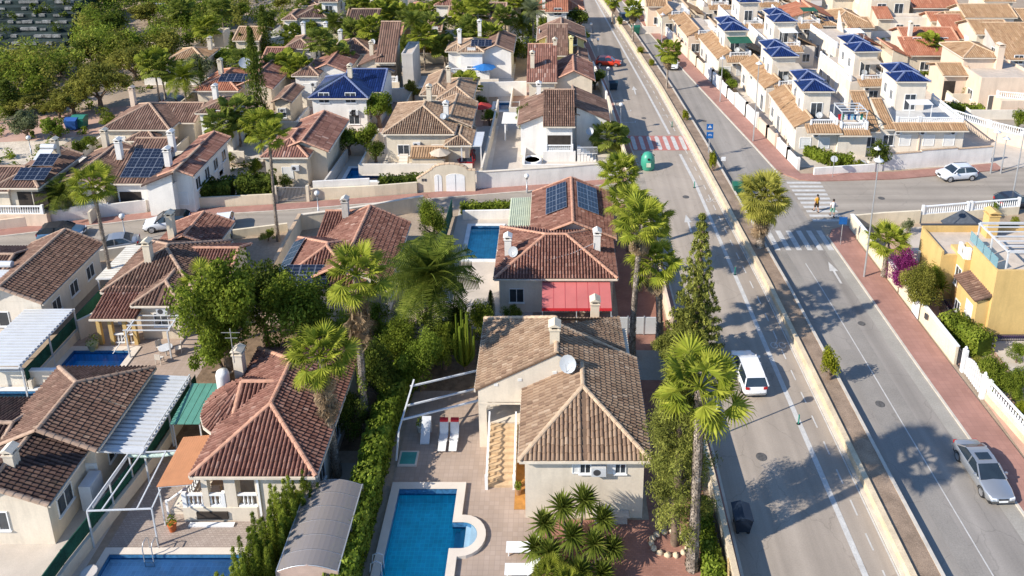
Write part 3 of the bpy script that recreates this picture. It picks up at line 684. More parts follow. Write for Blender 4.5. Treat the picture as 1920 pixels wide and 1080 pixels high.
def cactus(label, x, y, arms, seed=1):
    t = thing('candelabra_cactus', label, 'cactus', (x,y,0)); g = random.Random(seed)
    for i in range(arms):
        a = i*2.4; rr = .15+.75*(i/arms); h = g.uniform(3.8,5.6)*(1-.25*i/arms); m = MB(); px, py = math.cos(a)*rr, math.sin(a)*rr
        path = [(px*.15,py*.15,.5),(px*.8,py*.8,.9+.3*i/arms),(px,py,1.5),(px*1.05,py*1.05,h)]
        m.tube(path, [.07,.1,.11,.07], 5, .5+g.uniform(-.25,.25), False); m.build('arm', F_LIGHT if i%2 else F_MID, t)
    m = MB(); m.tube([(0,0,-.1),(0,0,.8)], [.14,.12], 7); m.build('stem', M_BARK, t); return t

# ---------------------------------------------------------------- ground, streets
M_GROUND = mat('ground_dust', (.36,.28,.205), var=.2, scale=.15, fine=.15, fscale=4, rough=.95, world=True, stain=(.28,.21,.15), stscale=.25, stamt=.6)
M_ASPH_L = mat('asphalt_tan', (.36,.30,.24), var=.07, scale=.25, fine=.09, fscale=9, rough=.9, bump=.3, bscale=60, world=True, stain=(.27,.225,.18), stscale=.12, stamt=.5)
M_ASPH_R = mat('asphalt_grey', (.30,.272,.238), var=.08, scale=.3, fine=.09, fscale=9, rough=.9, bump=.3, bscale=60, world=True, stain=(.235,.21,.185), stscale=.15, stamt=.5)
M_ASPH_D = mat('asphalt_patch', (.255,.232,.205), var=.1, scale=.5, fine=.12, fscale=12, rough=.9, world=True); M_CONC = mat('concrete_strip', (.33,.305,.265), var=.1, scale=.5, fine=.1, fscale=10, rough=.9, world=True, stain=(.26,.24,.21), stscale=.3, stamt=.5)
M_PAINT = mat('road_paint', (.52,.505,.475), var=.12, scale=2, fine=.12, fscale=12, rough=.7, world=True, stain=(.40,.37,.33), stscale=1.3, stamt=.55); M_REDP = mat('red_road_paint', (.44,.16,.13), var=.1, scale=2, fine=.1, rough=.8, world=True, stain=(.33,.22,.18), stscale=1.2, stamt=.5)
M_WALKR = mat_brick('red_pavement', (.36,.195,.155), (.32,.17,.135), (.28,.155,.125), .4, .4, offset=0, msize=.012, var=.12)
M_KERB = mat('kerb_concrete', (.52,.47,.40), var=.12, scale=2, rough=.9, world=True); M_STONEW = mat('median_stone', (.62,.50,.34), var=.14, scale=1.2, fine=.12, fscale=12, rough=.9, bump=.4, stain=(.40,.30,.2), stscale=.9, stamt=.45)
M_DECK = mat_brick('deck_paving', (.40,.31,.25), (.36,.275,.215), (.31,.24,.195), .3, .3, offset=0, msize=.012, var=.12)
M_REDDECK = mat_brick('red_garden_paving', (.34,.17,.125), (.29,.14,.10), (.24,.13,.1), .22, .11, msize=.012, var=.2)
M_PEBBLE = mat_brick('pebble_paving', (.40,.33,.28), (.33,.265,.225), (.25,.2,.17), .22, .12, msize=.014, var=.14); M_PALEPAVE = mat('pale_paving', (.50,.44,.375), var=.1, scale=.8, fine=.08, rough=.85, world=True, stain=(.42,.36,.3), stscale=.5, stamt=.4)
M_PINKPATH = mat('pink_path', (.46,.29,.22), var=.14, scale=.5, fine=.12, rough=.95, world=True); M_ROCK = mat('pale_rock', (.56,.48,.38), var=.2, scale=.8, fine=.2, fscale=6, rough=1, bump=1, bscale=4, world=True)
M_LAWN = mat('lawn', (.07,.14,.02), var=.25, scale=1, fine=.25, fscale=20, rough=1, bump=.8, bscale=40, world=True)
POOLS = {'central':(-9.4,-5.9,29.5,38.8), 'roman':(-5.9,-4.4,34.75,36.45), 'neighbour':(-8.2,-5.3,64.6,70.6), 'lower_left':(-24.7,-17.2,29,34.5), 'patio':(-36.6,-32.2,49.4,51.8),
         'teal':(-41.5,-36.2,44.6,47.4), 'corner':(-23.2,-19.4,80.6,83.7), 'small':(-36.6,-33.6,79.2,81.6), 'covered':(-8.2,-3.6,101.5,104.6)}
def mat_road(name, c, ln):
    """asphalt with lengthwise wear, patches, fine cracks and stains"""
    m = bpy.data.materials.new(name); m.use_nodes = True; nt = m.node_tree; L = nt.links.new; b = nt.nodes['Principled BSDF']; pos = _n(nt,'ShaderNodeNewGeometry').outputs['Position']
    def noise(sc, det, scale3=None, rough=.5):
        n = _n(nt,'ShaderNodeTexNoise'); n.inputs['Scale'].default_value = sc; n.inputs['Detail'].default_value = det; n.inputs['Roughness'].default_value = rough
        if scale3: mp = _n(nt,'ShaderNodeMapping'); mp.inputs['Scale'].default_value = scale3; L(pos, mp.inputs[0]); L(mp.outputs[0], n.inputs['Vector'])
        else: L(pos, n.inputs['Vector'])
        return n.outputs[0]
    def rng_(f, a, b_, lo, hi): r = _n(nt,'ShaderNodeMapRange'); r.inputs[1].default_value = a; r.inputs[2].default_value = b_; r.inputs[3].default_value = lo; r.inputs[4].default_value = hi; L(f, r.inputs[0]); return r.outputs[0]
    rgb = _n(nt,'ShaderNodeRGB'); rgb.outputs[0].default_value = (*c,1); base = rgb.outputs[0]
    vo = _n(nt,'ShaderNodeTexVoronoi'); vo.feature = 'DISTANCE_TO_EDGE'; vo.inputs['Scale'].default_value = .22; wp = _n(nt,'ShaderNodeVectorMath',operation='ADD'); nn = _n(nt,'ShaderNodeTexNoise'); nn.inputs['Scale'].default_value = .9; nn.inputs['Detail'].default_value = 6; L(pos, nn.inputs['Vector']); L(pos, wp.inputs[0]); L(nn.outputs[1], wp.inputs[1]); L(wp.outputs[0], vo.inputs['Vector'])
    for f in (rng_(noise(1.0,4,ln),.3,.7,.80,1.14), rng_(noise(.16,6,None,.65),.35,.7,1.06,.86), rng_(noise(2.6,5,None,.7),.62,.8,1.0,.80), rng_(noise(14,3),.3,.7,.93,1.07), rng_(vo.outputs['Distance'],.0,.008,.80,1.0)):
        mx = _n(nt,'ShaderNodeVectorMath',operation='SCALE'); L(base, mx.inputs[0]); L(f, mx.inputs['Scale']); base = mx.outputs[0]
    L(base, b.inputs['Base Color']); b.inputs['Roughness'].default_value = .9; b.inputs['Specular IOR Level'].default_value = .2; MATS[name] = m; return m
def sheet(name, x0, x1, y0, y1, z, m, holes=True):
    """level surface, open where a pool is let into it"""
    hs = [h for h in POOLS.values() if h[0] < x1 and h[1] > x0 and h[2] < y1 and h[3] > y0] if holes else []
    xs = sorted({x0,x1,*[v for h in hs for v in h[:2] if x0 < v < x1]}); ys = sorted({y0,y1,*[v for h in hs for v in h[2:] if y0 < v < y1]})
    b = MB()
    for a, c in zip(xs, xs[1:]):
        for d, e in zip(ys, ys[1:]):
            mx, my = (a+c)/2, (d+e)/2
            if any(h[0] < mx < h[1] and h[2] < my < h[3] for h in hs): continue
            b.poly([(a,d,z),(c,d,z),(c,e,z),(a,e,z)])
    return struct(b.build(name, m))
M_ASPH_L = mat_road('asphalt_tan_worn', (.36,.305,.25), (.9,.02,1)); M_ASPH_R = mat_road('asphalt_grey_worn', (.29,.262,.232), (1.1,.02,1)); M_ASPH_X = mat_road('asphalt_side_worn', (.34,.295,.245), (.03,.9,1))
sheet('ground', -400, 400, -60, 700, 0, M_GROUND)
def ip(tab):
    xs, ys = [a for a,_ in tab], [b for _,b in tab]
    return lambda y: float(np.interp(y, xs, ys))
XM = ip([(20,19.25),(33,18.9),(58.6,18.25),(65,17.9),(88.6,16.65),(109.6,15.25),(127,13.64),(140,12.45),(152,11),(175,8.5),(240,1)])
XK = ip([(20,28.3),(37,27.6),(48,27.05),(67,26.4),(80,25.6),(90.6,24.2),(103,22.4),(115,20.7),(136,17.7),(148,16.3),(175,13),(240,5)])
XL = ip([(20,17.15),(33,16.8),(62,15.95),(81,15.4),(110,13.25),(126,11.9),(139,10.8),(159,9.2),(240,2)])
XW = ip([(20,9.9),(40,10.1),(83,9.6),(94,8.8),(103,8.3),(128,6.4),(140,5.4),(160,3.6),(240,-4)])
YS = [20,30,40,50,60,70,80,90,100,110,120,130,140,150,165,200,240]
def strip(b, fa, fb, z, ys=YS, y0=None, y1=None, col=.5):
    ys = sorted({*(y for y in ys if (y0 is None or y > y0) and (y1 is None or y < y1)), *([y0] if y0 is not None else []), *([y1] if y1 is not None else [])})
    for a, c in zip(ys, ys[1:]): b.poly([(fa(a),a,z),(fb(a),a,z),(fb(c),c,z),(fa(c),c,z)], col)
b = MB(); strip(b, XW, lambda y: XM(y)+.2, .008); struct(b.build('road', M_ASPH_L))
b = MB(); strip(b, lambda y: XM(y)+1.8, XK, .009); struct(b.build('road', M_ASPH_R))
NE = ip([(-120,55),(-54,69.6),(-40.4,73.3),(-27.7,74.9),(-8,78.3),(5.9,80.7),(12,81.8)]); SE = ip([(-120,46),(-54,63),(-38,67.2),(-31,69),(-25,70.2),(-13,74.2),(-4.5,75.9),(9.5,77),(12,77.2)])
XS = [-120,-80,-54,-47,-40,-34,-27.7,-20,-13,-8,-4,0,5.9,10]
b = MB()
for a, c in zip(XS, XS[1:]): b.poly([(a,SE(a),.012),(c,SE(c),.012),(c,NE(c),.012),(a,NE(a),.012)])
struct(b.build('road', M_ASPH_X))
b = MB(); b.poly([(25.4,70.2,.013),(29.6,70.6,.013),(47.8,73.6,.013),(62,76.2,.013),(90,79,.013),(90,95,.013),(66,100,.013),(52,98,.013),(51.2,83.4,.013),(38,81.0,.013),(29,80.4,.013),(25.2,80.8,.013)]); struct(b.build('road', M_ASPH_X))
# lighter and darker asphalt trenches on the grey carriageway
b = MB(); strip(b, lambda y: XK(y)-1.15, lambda y: XK(y)-.02, .017, y0=20, y1=69); struct(b.build('road', M_CONC))
b = MB()
for (o0,o1,y0,y1) in ((3.2,4.4,20,52),(4.7,5.9,44,58),(3.0,3.7,56,66)): strip(b, lambda y: XM(y)+o0, lambda y: XM(y)+o1, .0175, y0=y0, y1=y1)
struct(b.build('road', M_ASPH_D))
# pavements with kerbs
def pave(name, fa, fb, y0, y1, z, m, kerb='a'):
    b = MB(); strip(b, fa, fb, z, y0=y0, y1=y1); o = struct(b.build(name, m))
    k = MB(); ys = sorted({y0,y1,*[y for y in YS if y0 < y < y1]}); f = fa if kerb == 'a' else fb; s = -1 if kerb == 'a' else 1
    for a, c in zip(ys, ys[1:]): k.extrude([(f(a)+s*.16,a,-.02),(f(a),a,-.02),(f(c),c,-.02),(f(c)+s*.16,c,-.02)], (0,0,z+.024))
    struct(k.build('kerb', M_KERB)); return o
pave('pavement', XK, lambda y: XK(y)+2.4, 20, 68.6, .12, M_WALKR); pave('pavement', XK, lambda y: XK(y)+2.3, 82.2, 240, .12, M_WALKR)
pave('pavement', lambda y: XW(y)-.75, XW, 20, 76, .12, M_WALKR, 'b'); pave('pavement', lambda y: XW(y)-.9, XW, 83.5, 200, .12, M_WALKR, 'b')
b = MB(); k = MB()
for a, c in zip(XS[:-1], XS[1:-1]+[8]):
    b.poly([(a,NE(a)-1.1,.12),(c,NE(c)-1.1,.12),(c,NE(c)+.3,.12),(a,NE(a)+.3,.12)]); k.extrude([(a,NE(a)-1.25,-.02),(c,NE(c)-1.25,-.02),(c,NE(c)-1.1,-.02),(a,NE(a)-1.1,-.02)],(0,0,.144))
struct(b.build('pavement', M_WALKR)); struct(k.build('kerb', M_KERB))
b = MB(); b.prism([(25.7,82.2),(27,80.8),(29,80.4),(38,80.9),(51,83.3),(51,85),(38,82.6),(29,82.2)], -.05, .12); struct(b.build('pavement', M_WALKR))
b = MB(); b.prism([(26.42,68.5),(28.9,68.5),(29.3,70.6),(28.3,70.5),(27,69.8)], -.05, .123); struct(b.build('pavement', M_WALKR))
# painted markings
b = MB(); strip(b, lambda y: XL(y)-.17, lambda y: XL(y)+.17, .02, y0=20, y1=87.6); strip(b, lambda y: XL(y)-.15, lambda y: XL(y)+.15, .02, y0=93.6, y1=240)
strip(b, lambda y: XM(y)-.36, lambda y: XM(y)-.26, .02, y0=20, y1=200)
y = 21
while y < 170:
    if not 88 < y < 93: strip(b, lambda q: (XL(q)+XM(q))/2-.05, lambda q: (XL(q)+XM(q))/2+.05, .02, ys=[], y0=y, y1=y+1.1)
    y += 2.3
strip(b, lambda y: XM(y)+4.75, lambda y: XM(y)+4.83, .021, y0=20, y1=64)
for yy in (35.5,49,57,100,112): b.poly([(XL(yy)+.3,yy,.02),(XM(yy)-.4,yy,.02),(XM(yy)-.4,yy+.1,.02),(XL(yy)+.3,yy+.1,.02)]) if yy > 90 else None
def arrow(b, x, y, s=1, up=1):
    b.poly([(x-.08*s,y,.021),(x+.08*s,y,.021),(x+.08*s,y+up*1.6*s,.021),(x-.08*s,y+up*1.6*s,.021)][::up]); b.poly([(x-.32*s,y+up*1.6*s,.021),(x+.32*s,y+up*1.6*s,.021),(x,y+up*2.9*s,.021)][::up])
arrow(b, 13.3, 69.5, 1.2); arrow(b, 24.9, 60.8, 1.2); arrow(b, 11.6, 108, 1.2)
for i, (bx_, by_) in enumerate(((17.2,52.5),(16.5,76))):   # bicycle symbols worn to two wheels and a frame
    for s in (-.32,.32):
        for k2 in range(10):
            a0, a1 = 6.283*k2/10, 6.283*(k2+1)/10; b.poly([(bx_+s+.28*math.cos(a0),by_+.38*math.sin(a0),.021),(bx_+s+.28*math.cos(a1),by_+.38*math.sin(a1),.021),(bx_+s+.21*math.cos(a1),by_+.3*math.sin(a1),.021),(bx_+s+.21*math.cos(a0),by_+.3*math.sin(a0),.021)][::-1])
    b.poly([(bx_-.3,by_,.022),(bx_-.25,by_-.06,.022),(bx_+.1,by_+.6,.022),(bx_+.04,by_+.62,.022)])
for yy in (84.5,97.5,101.5,105.5,116,121): b.poly([(XW(yy)+.1,yy,.02),(XW(yy)+2.0,yy,.02),(XW(yy)+2.0,yy+.1,.02),(XW(yy)+.1,yy+.1,.02)]); b.poly([(XW(yy)+1.9,yy+.1,.02),(XW(yy)+2.0,yy+.1,.02),(XW(yy)+2.0,yy+.5,.02),(XW(yy)+1.9,yy+.5,.02)])
struct(b.build('road_markings', M_PAINT))
b = MB(); b.poly([(XW(91)+.1,88.7,.018),(XM(89)-.05,88.7,.018),(XM(93)-.05,93.1,.018),(XW(91)+.1,93.1,.018)]); struct(b.build('road_markings', M_REDP))
b = MB()
for i in range(8):
    x = XW(91)+.5+i*1.0; b.poly([(x,89.2,.022),(x+.12,88.85,.022),(x+.38,88.85,.022),(x+.5,89.2,.022),(x+.42,92.6,.022),(x+.3,92.95,.022),(x+.04,92.95,.022),(x-.08,92.6,.022)])
struct(b.build('road_markings', M_PAINT))
b = MB()
for i in range(10):
    yy = 71.6+i*.92; x0 = 25.4+.0*i; b.poly([(x0+.4-.03*i,yy,.022),(28.8+.1*i-.05*i,yy,.022),(28.8+.1*i-.05*i,yy+.46,.022),(x0+.4-.03*i,yy+.46,.022)])
for i in range(6):
    x = 20.6+i*1.0; b.poly([(x,66.2,.022),(x+.5,66.2,.022),(x+.42,69.8,.022),(x-.08,69.8,.022)])
struct(b.build('road_markings', M_PAINT))
for i_, (x_, y_, r_) in enumerate(((13.2,41.5,.35),(12.4,57.5,.35),(22.6,46.2,.33),(24.6,55.2,.3),(13.9,76.8,.35),(34.5,76.5,.35),(-16,74.6,.3),(11.8,99,.33),(19.6,98,.33))):
    b = MB(); b.lathe([(r_,.0),(r_,.021),(r_*.9,.024)],20,(x_,y_,0)); struct(b.build('manhole_cover', mat('cast_iron',(.10,.095,.09),var=.3,scale=6,rough=.7)))
# median: stone retaining wall on one side, soil bed, low kerb on the other
m = thing('median_planter', 'long raised soil bed with cream stone edging between the two carriageways', 'planter', (0,0,0))
b = MB(); s = MB(); k = MB(); st = MB()
for a, c in zip(YS, YS[1:]):
    A, Cc = XM(a), XM(c)
    b.extrude([(A,a,-.02),(A+.28,a,-.02),(Cc+.28,c,-.02),(Cc,c,-.02)], (0,0,.72)); b.extrude([(A-.04,a,.70),(A+.32,a,.70),(Cc+.32,c,.70),(Cc-.04,c,.70)], (0,0,.07))
    st.extrude([(A-.22,a,-.02),(A-.005,a,-.02),(Cc-.005,c,-.02),(Cc-.22,c,-.02)], (0,0,.17))
    s.poly([(A+.28,a,.6),(A+1.72,a,.5),(Cc+1.72,c,.5),(Cc+.28,c,.6)])
    k.extrude([(A+1.72,a,-.02),(A+1.94,a,-.02),(Cc+1.94,c,-.02),(Cc+1.72,c,-.02)], (0,0,.56))
b.build('retaining_wall', M_STONEW, m); s.build('soil_bed', mat('median_soil',(.30,.215,.15),var=.25,scale=1,fine=.3,fscale=20,rough=1,bump=.7,bscale=20,world=True), m); k.build('kerb', M_KERB, m); st.build('step', M_KERB, m)
# ground surfaces of the plots
sheet('patio', -9.95, -.9, 28, 47.5, .02, M_DECK); sheet('patio', -.9, 9.0, 28, 36.8, .021, M_REDDECK); sheet('patio', 5.5, 9.0, 36.8, 54, .02, M_REDDECK)
sheet('patio', -25.1, -14.8, 28, 41, .02, M_PEBBLE); sheet('patio', -34, -25.6, 28, 41, .02, M_PALEPAVE); sheet('patio', -38, -26, 48, 54.5, .02, M_DECK)
sheet('patio', -9.8, -1.8, 55.5, 74, .02, M_PALEPAVE); sheet('patio', 5.2, 8.9, 54.2, 75.5, .02, M_REDDECK); sheet('patio', -44, -34, 43, 48, .024, M_PALEPAVE)
sheet('garden_bed', -10.1, -4.8, 47.5, 54.5, .02, M_SOIL); sheet('garden_bed', -26, -10.6, 42, 55, .015, M_SOIL)
sheet('garden_bed', 30, 33.5, 28, 70, .03, M_PINKPATH); sheet('patio', 33.5, 60, 28, 70.5, .02, M_PALEPAVE); sheet('patio', -24.2, -8.4, 78.6, 87, .02, M_PALEPAVE); sheet('patio', -40, -29, 77, 84, .02, M_PALEPAVE)
sheet('patio', -8, 7.5, 82.8, 110, .02, M_PALEPAVE); sheet('patio', 26.5, 58, 84, 165, .02, M_PALEPAVE); sheet('road', 4.6, 9.0, 48.6, 51.9, .03, M_CONC)
b = MB(); b.prism([(-90,88),(-62,92),(-52,96),(-40,104),(-46,112),(-58,104),(-75,97),(-95,95)], .01, .03); struct(b.build('path', M_PINKPATH)); sheet('rocky_clearing', -86, -60, 84, 96, .012, M_ROCK)
def pool(label, key, z=-.02, depth=.85, tile=(.16,.52,.72), cop=.42, cz=.10, copm=None, water_=M_WATER, roman=None, wl=-.12):
    x0,x1,y0,y1 = POOLS[key]; t = thing('swimming_pool', label, 'pool', ((x0+x1)/2,(y0+y1)/2,0)); cx, cy = (x0+x1)/2, (y0+y1)/2
    x0,x1,y0,y1 = x0-cx,x1-cx,y0-cy,y1-cy; tm = mat_brick('pool_tile_%s'%key, tile, scl(tile,.86), scl(tile,1.2), .25, .25, msize=.012, rough=.4, offset=0, var=.14, scale=1.2)
    inner = [(x0,y0),(x1,y0),(x1,y1),(x0,y1)]; outer = [(x0-cop,y0-cop),(x1+cop,y0-cop),(x1+cop,y1+cop),(x0-cop,y1+cop)]
    if roman:
        rx0,rx1,ry0,ry1 = POOLS[roman]; rx0-=cx; rx1-=cx; ry0-=cy; ry1-=cy; r = (ry1-ry0)/2; mid = (ry0+ry1)/2; xc = rx1-r
        arc = [(xc+r*math.cos(a),mid+r*math.sin(a)) for a in np.linspace(-math.pi/2,math.pi/2,13)]; arco = [(xc+(r+cop)*math.cos(a),mid+(r+cop)*math.sin(a)) for a in np.linspace(-math.pi/2,math.pi/2,13)]
        inner = [(x0,y0),(x1,y0),(x1,ry0)]+arc+[(x1,ry1),(x1,y1),(x0,y1)]; outer = [(x0-cop,y0-cop),(x1+cop,y0-cop),(x1+cop,ry0-cop)]+arco+[(x1+cop,ry1+cop),(x1+cop,y1+cop),(x0-cop,y1+cop)]
    n = len(inner); bs = MB()
    for i in range(n):
        (ax,ay),(bx2,by2) = inner[i], inner[(i+1)%n]; bs.poly([(bx2,by2,cz-.02),(ax,ay,cz-.02),(ax,ay,-depth),(bx2,by2,-depth)])
    bs.poly([(p[0],p[1],-depth) for p in inner]); bs.build('basin', tm, t); wb_ = MB()
    for i in range(n):
        (ax,ay),(bx2,by2) = inner[i], inner[(i+1)%n]; cxx, cyy = 0, 0; k_ = .996; wb_.poly([(bx2*k_,by2*k_,cz-.03),(ax*k_,ay*k_,cz-.03),(ax*k_,ay*k_,wl-.12),(bx2*k_,by2*k_,wl-.12)])
    wb_.build('waterline_tiles', mat('waterline_blue',(.05,.16,.30),var=.3,scale=6,rough=.3), t)
    if roman:
        sm = mat('pool_step',(.30,.45,.55),var=.1,rough=.5)
        for i in range(4): s = MB(); e = .003*i; s.box(x1+.15+i*.32,rx1+.0,ry0+.02+e,ry1-.02-e,-depth,-depth+.32+i*.24); s.build('step', sm, t)
    c = MB()
    for i in range(n):
        j = (i+1)%n; a, b2, c2, d2 = inner[i], inner[j], outer[j], outer[i]
        c.add([(*a,cz),(*d2,cz),(*c2,cz),(*b2,cz),(*a,-.05),(*d2,-.05),(*c2,-.05),(*b2,-.05)], [(0,1,2,3),(1,5,6,2),(0,3,7,4)], .5)
    c.build('coping', copm or M_COPE, t)
    wv = MB(); wv.poly([(p[0],p[1],wl) for p in inner]); wv.build('water', water_, t); return t
M_COPE = mat('coping_stone', (.66,.58,.49), var=.08, scale=1, fine=.06, rough=.8, stain=(.5,.43,.35), stscale=.8, stamt=.3); M_COPEB = mat('blue_white_coping', (.66,.68,.68), var=.1, rough=.7)
M_WATERP = water('pool_water_pale', (.70,.90,1.0))
pool('deep blue pool with rounded step end beside the tan-roofed villa', 'central', roman='roman', water_=M_WATERD, tile=(.20,.86,.93), depth=.85, cop=.5, cz=.24)
pool('blue rectangular pool beside the red-roofed house with the awning', 'neighbour', tile=(.24,.84,.92), copm=M_COPEB)
pool('light blue mosaic pool with steel ladder at the bottom edge', 'lower_left', tile=(.80,.86,.90), wl=-.15, depth=.5, water_=M_WATERP); pool('blue pool on the patio with the white pergola', 'patio', tile=(.10,.52,.82), cop=.5)
pool('teal-green pool behind the dark brown roof', 'teal', tile=(.08,.45,.45), copm=M_COPEB); pool('small blue pool beside the clipped hedge and arched gateway', 'corner', tile=(.12,.52,.80), copm=M_COPEB)
pool('tiny blue pool among shrubs beside the white house', 'small', tile=(.10,.45,.72)); pool('blue pool partly covered with grey slats beside the terracotta gable house', 'covered', tile=(.08,.40,.62), copm=M_COPEB)

# ---------------------------------------------------------------- near villas
def wthing(name, label, cat, loc):
    """a thing whose parts are given in ground coordinates"""
    return thing(name, label, cat, loc)
class W:
    """builds parts of a thing from ground coordinates"""
    def __init__(s, t): s.t = t; s.o = Vector(t.location)
    def part(s, name, mb, m, parent=None):
        if parent is None:
            mb.v = [(v[0]-s.o.x, v[1]-s.o.y, v[2]-s.o.z) for v in mb.v]; return mb.build(name, m, s.t)
        mb.v = [(v[0]-s.o.x, v[1]-s.o.y, v[2]-s.o.z) for v in mb.v]; return mb.build(name, m, parent)
def roofs_world(t, slopes, lines, tm, detail, skip=()):
    o = Vector(t.location); sh = lambda p: tuple(Vector(p)-o)
    return make_roof(t, [[sh(p) for p in S] for S in slopes], [(sh(a),sh(b)) for a,b in lines], tm, detail, True, skip)
def single_tiles(ro, S, w=.255, row=.415):
    """tiles one by one over a slope (local coordinates)"""
    P = [Vector(p) for p in S]; s = (P[1]-P[0]); s.z = 0; s.normalize(); n = (P[1]-P[0]).cross(P[2]-P[0]).normalized()
    if n.z < 0: n = -n
    t = n.cross(s).normalized()
    if t.z < 0: t = -t
    o = P[0]; Q = [((p-o).dot(s),(p-o).dot(t)) for p in P]; s0, s1 = min(q[0] for q in Q), max(q[0] for q in Q); k = round((s1-s0)/w); w = (s1-s0)/k
    if 'tilevar' not in CACHE:
        CACHE['tilevar'] = []
        for i in range(7):
            b = MB(); seg = 5; A = [(-math.cos(math.pi*j/seg)*w*.43, math.sin(math.pi*j/seg)*w*.38) for j in range(seg+1)]
            vs = [(q[0]*1.05,-.04,q[1]*1.05+.03) for q in A]+[(q[0]*.88,row,q[1]*.85) for q in A]
            b.add(vs, [(j,j+1,seg+2+j,seg+1+j) for j in range(seg)]+[tuple(range(seg,-1,-1))], min(1,max(0,.08+.14*i)), False); CACHE['tilevar'].append(b.mesh('tile'))
    M0 = Matrix((s.to_4d(),t.to_4d(),n.to_4d(),Vector((0,0,0,1)))).transposed(); M0[3][0]=M0[3][1]=M0[3][2]=0; M0[0][3]=M0[1][3]=M0[2][3]=0
    for c in range(k):
        x = s0+(c+.5)*w; ts = []
        for i in range(len(Q)):
            (ax,ay),(bx2,by2) = Q[i], Q[(i+1)%len(Q)]
            if (ax-x)*(bx2-x) < 0: ts.append(ay+(by2-ay)*(x-ax)/(bx2-ax))
        ts.sort()
        if len(ts) < 2: continue
        m = max(1, round((ts[-1]-ts[0])/row)); st = (ts[-1]-ts[0])/m
        for r in range(m):
            tl = obj('tile', CACHE['tilevar'][min(6,max(0,int(rng.gauss(3.2,1.2))))], T_TAN, ro)
            tl.matrix_local = Matrix.Translation(o+s*(x+rng.uniform(-.012,.012))+t*(ts[0]+r*st)) @ M0 @ Matrix.Rotation(rng.uniform(-.03,.03),4,'Z') @ Matrix.Diagonal((1,st/row*1.03,1,1))
# --- the villa with the tan roof, in front of the pool
t = thing('house', 'tan-tiled beige villa with outside stairs and satellite dish beside the deep blue pool', 'house', (0,42,0)); wk = W(t); E = 4.5
A = (1.7,40.3,6.4)
SL = [[(-2,36.6,E),(5.4,36.6,E),A], [(-2,42.4,E),(-2,36.6,E),A,(1.7,42.4,6.4)], [(5.4,36.6,E),(5.4,45.2,E),(.1,45.2,7.22),(.1,42.4,7.22),(1.7,42.4,6.4),A],
      [(-5,49.6,E),(-5,42.25,E),(.1,42.25,7.22),(.1,45.9,7.22)], [(4.4,49.9,E-.25),(-5,49.6,E),(.1,45.9,7.22)], [(4.8,45.0,4.25),(4.6,50.2,4.15),(.15,45.9,6.6),(.15,45.0,6.75)]]
LN = [((-2,36.6,E),A),((5.4,36.6,E),A),(A,(1.7,42.4,6.4)),((.1,42.3,7.22),(.1,45.9,7.22)),((-5,49.6,E),(.1,45.9,7.22)),((5.4,45.2,E),(.1,45.2,7.22))]
ro = roofs_world(t, SL, LN, T_TAN, 2, skip=(0,1))
o = Vector(t.location)
for i in (0,1): single_tiles(ro, [tuple(Vector(p)-o) for p in SL[i]])
b = MB(); b.box(-1.7,5.1,36.95,42.4,-.05,4.42); b.box(-1.703,5.103,42.4,49,-.05,4.1); b.box(-4.7,-1.7,45.2,49.2,-.05,4.42); b.box(-4.7,-1.7,42.4,45.2,-.05,1.9)
b.extrude([(-4.85,42.3,3.55),(1.7,42.3,3.55),(1.7,42.3,6.2),(.1,42.3,7.05),(-4.85,42.3,4.42)], (0,.3,0)); b.box(-4.85,-4.35,42.301,42.6,-.05,3.55); b.box(-4.85,-4.6,42.6,45.2,3.2,4.42); b.box(-4.85,-4.35,44.7,45.25,-.05,4.4)
wk.part('wall', b, S_BEIGE)
b = MB(); pts = [(-4.35,42.29,3.56),(-4.35,42.29,3.05)]+[(-4.35+.35*(1-math.cos(a)),42.29,3.05+.35*math.sin(a)) for a in np.linspace(0,math.pi/2,6)]; b.extrude(pts,(0,.3,0)); b.box(-4.85,-1.7,42.28,42.31,3.36,3.5); wk.part('arch', b, S_BEIGE)
b = MB()
for i in range(10):
    y0 = 39.1+i*.32; b.box(-4.1,-2.5,y0,42.3,(.19*i if i else -.02)+.001,.19*(i+1))
wk.part('staircase', b, mat('stair_tile',(.56,.40,.24),var=.14,scale=3,fine=.1,rough=.75))
for x, nm in ((-4.14,'l'),(-2.46,'r')):
    b = MB(); b.extrude([(x-.06,39.0,-.02),(x-.06,42.25,-.02),(x-.06,42.25,1.95),(x-.06,39.0,.1)],(.12,0,0)); sd2 = wk.part('stair_side', b, S_BEIGE)
    b = MB(); b.bar((x,39.0,.95),(x,42.25,2.85),.09,.07); b.box(x-.09,x+.09,38.92,39.08,-.02,1.05)
    for i in range(11): yy = 39.2+i*.29; b.bar((x,yy,.1+(yy-39)*.58),(x,yy,.95+(yy-39)*.585),.05)
    wk.part('stair_railing', b, M_WHITE)
b = MB(); b.box(-2.4,-1.72,37.5,42.2,.03,.05); wk.part('side_passage', b, mat('ochre_lit_floor',(.42,.20,.05),var=.2,scale=3,rough=.7))  # floor of the niche, its ochre light put into the colour
window(t,'s',1.75,3.3,.55,.6,36.95-42,'win'); window(t,'s',1.2,3.3,.3,.6,36.95-42,'shut'); window(t,'s',3.75,3.3,.55,.6,36.95-42,'win'); window(t,'s',3.2,3.3,.3,.6,36.95-42,'shut'); aircon(t,2.5,36.95-42,3.32); window(t,'w',-2.8,.1,.8,2.0,-1.7,'door',True)
b = MB(); b.box(2.2,4.3,36.45,36.949,.5,.62); b.box(2.3,4.2,36.5,36.949,-.02,.5); wk.part('planter_shelf', b, S_GREY)
window(t,'e',-1,1.2,1.1,1.2,5.1,'win'); window(t,'s',-3.1,2.2,1.2,1.2,45.2-42,'open')
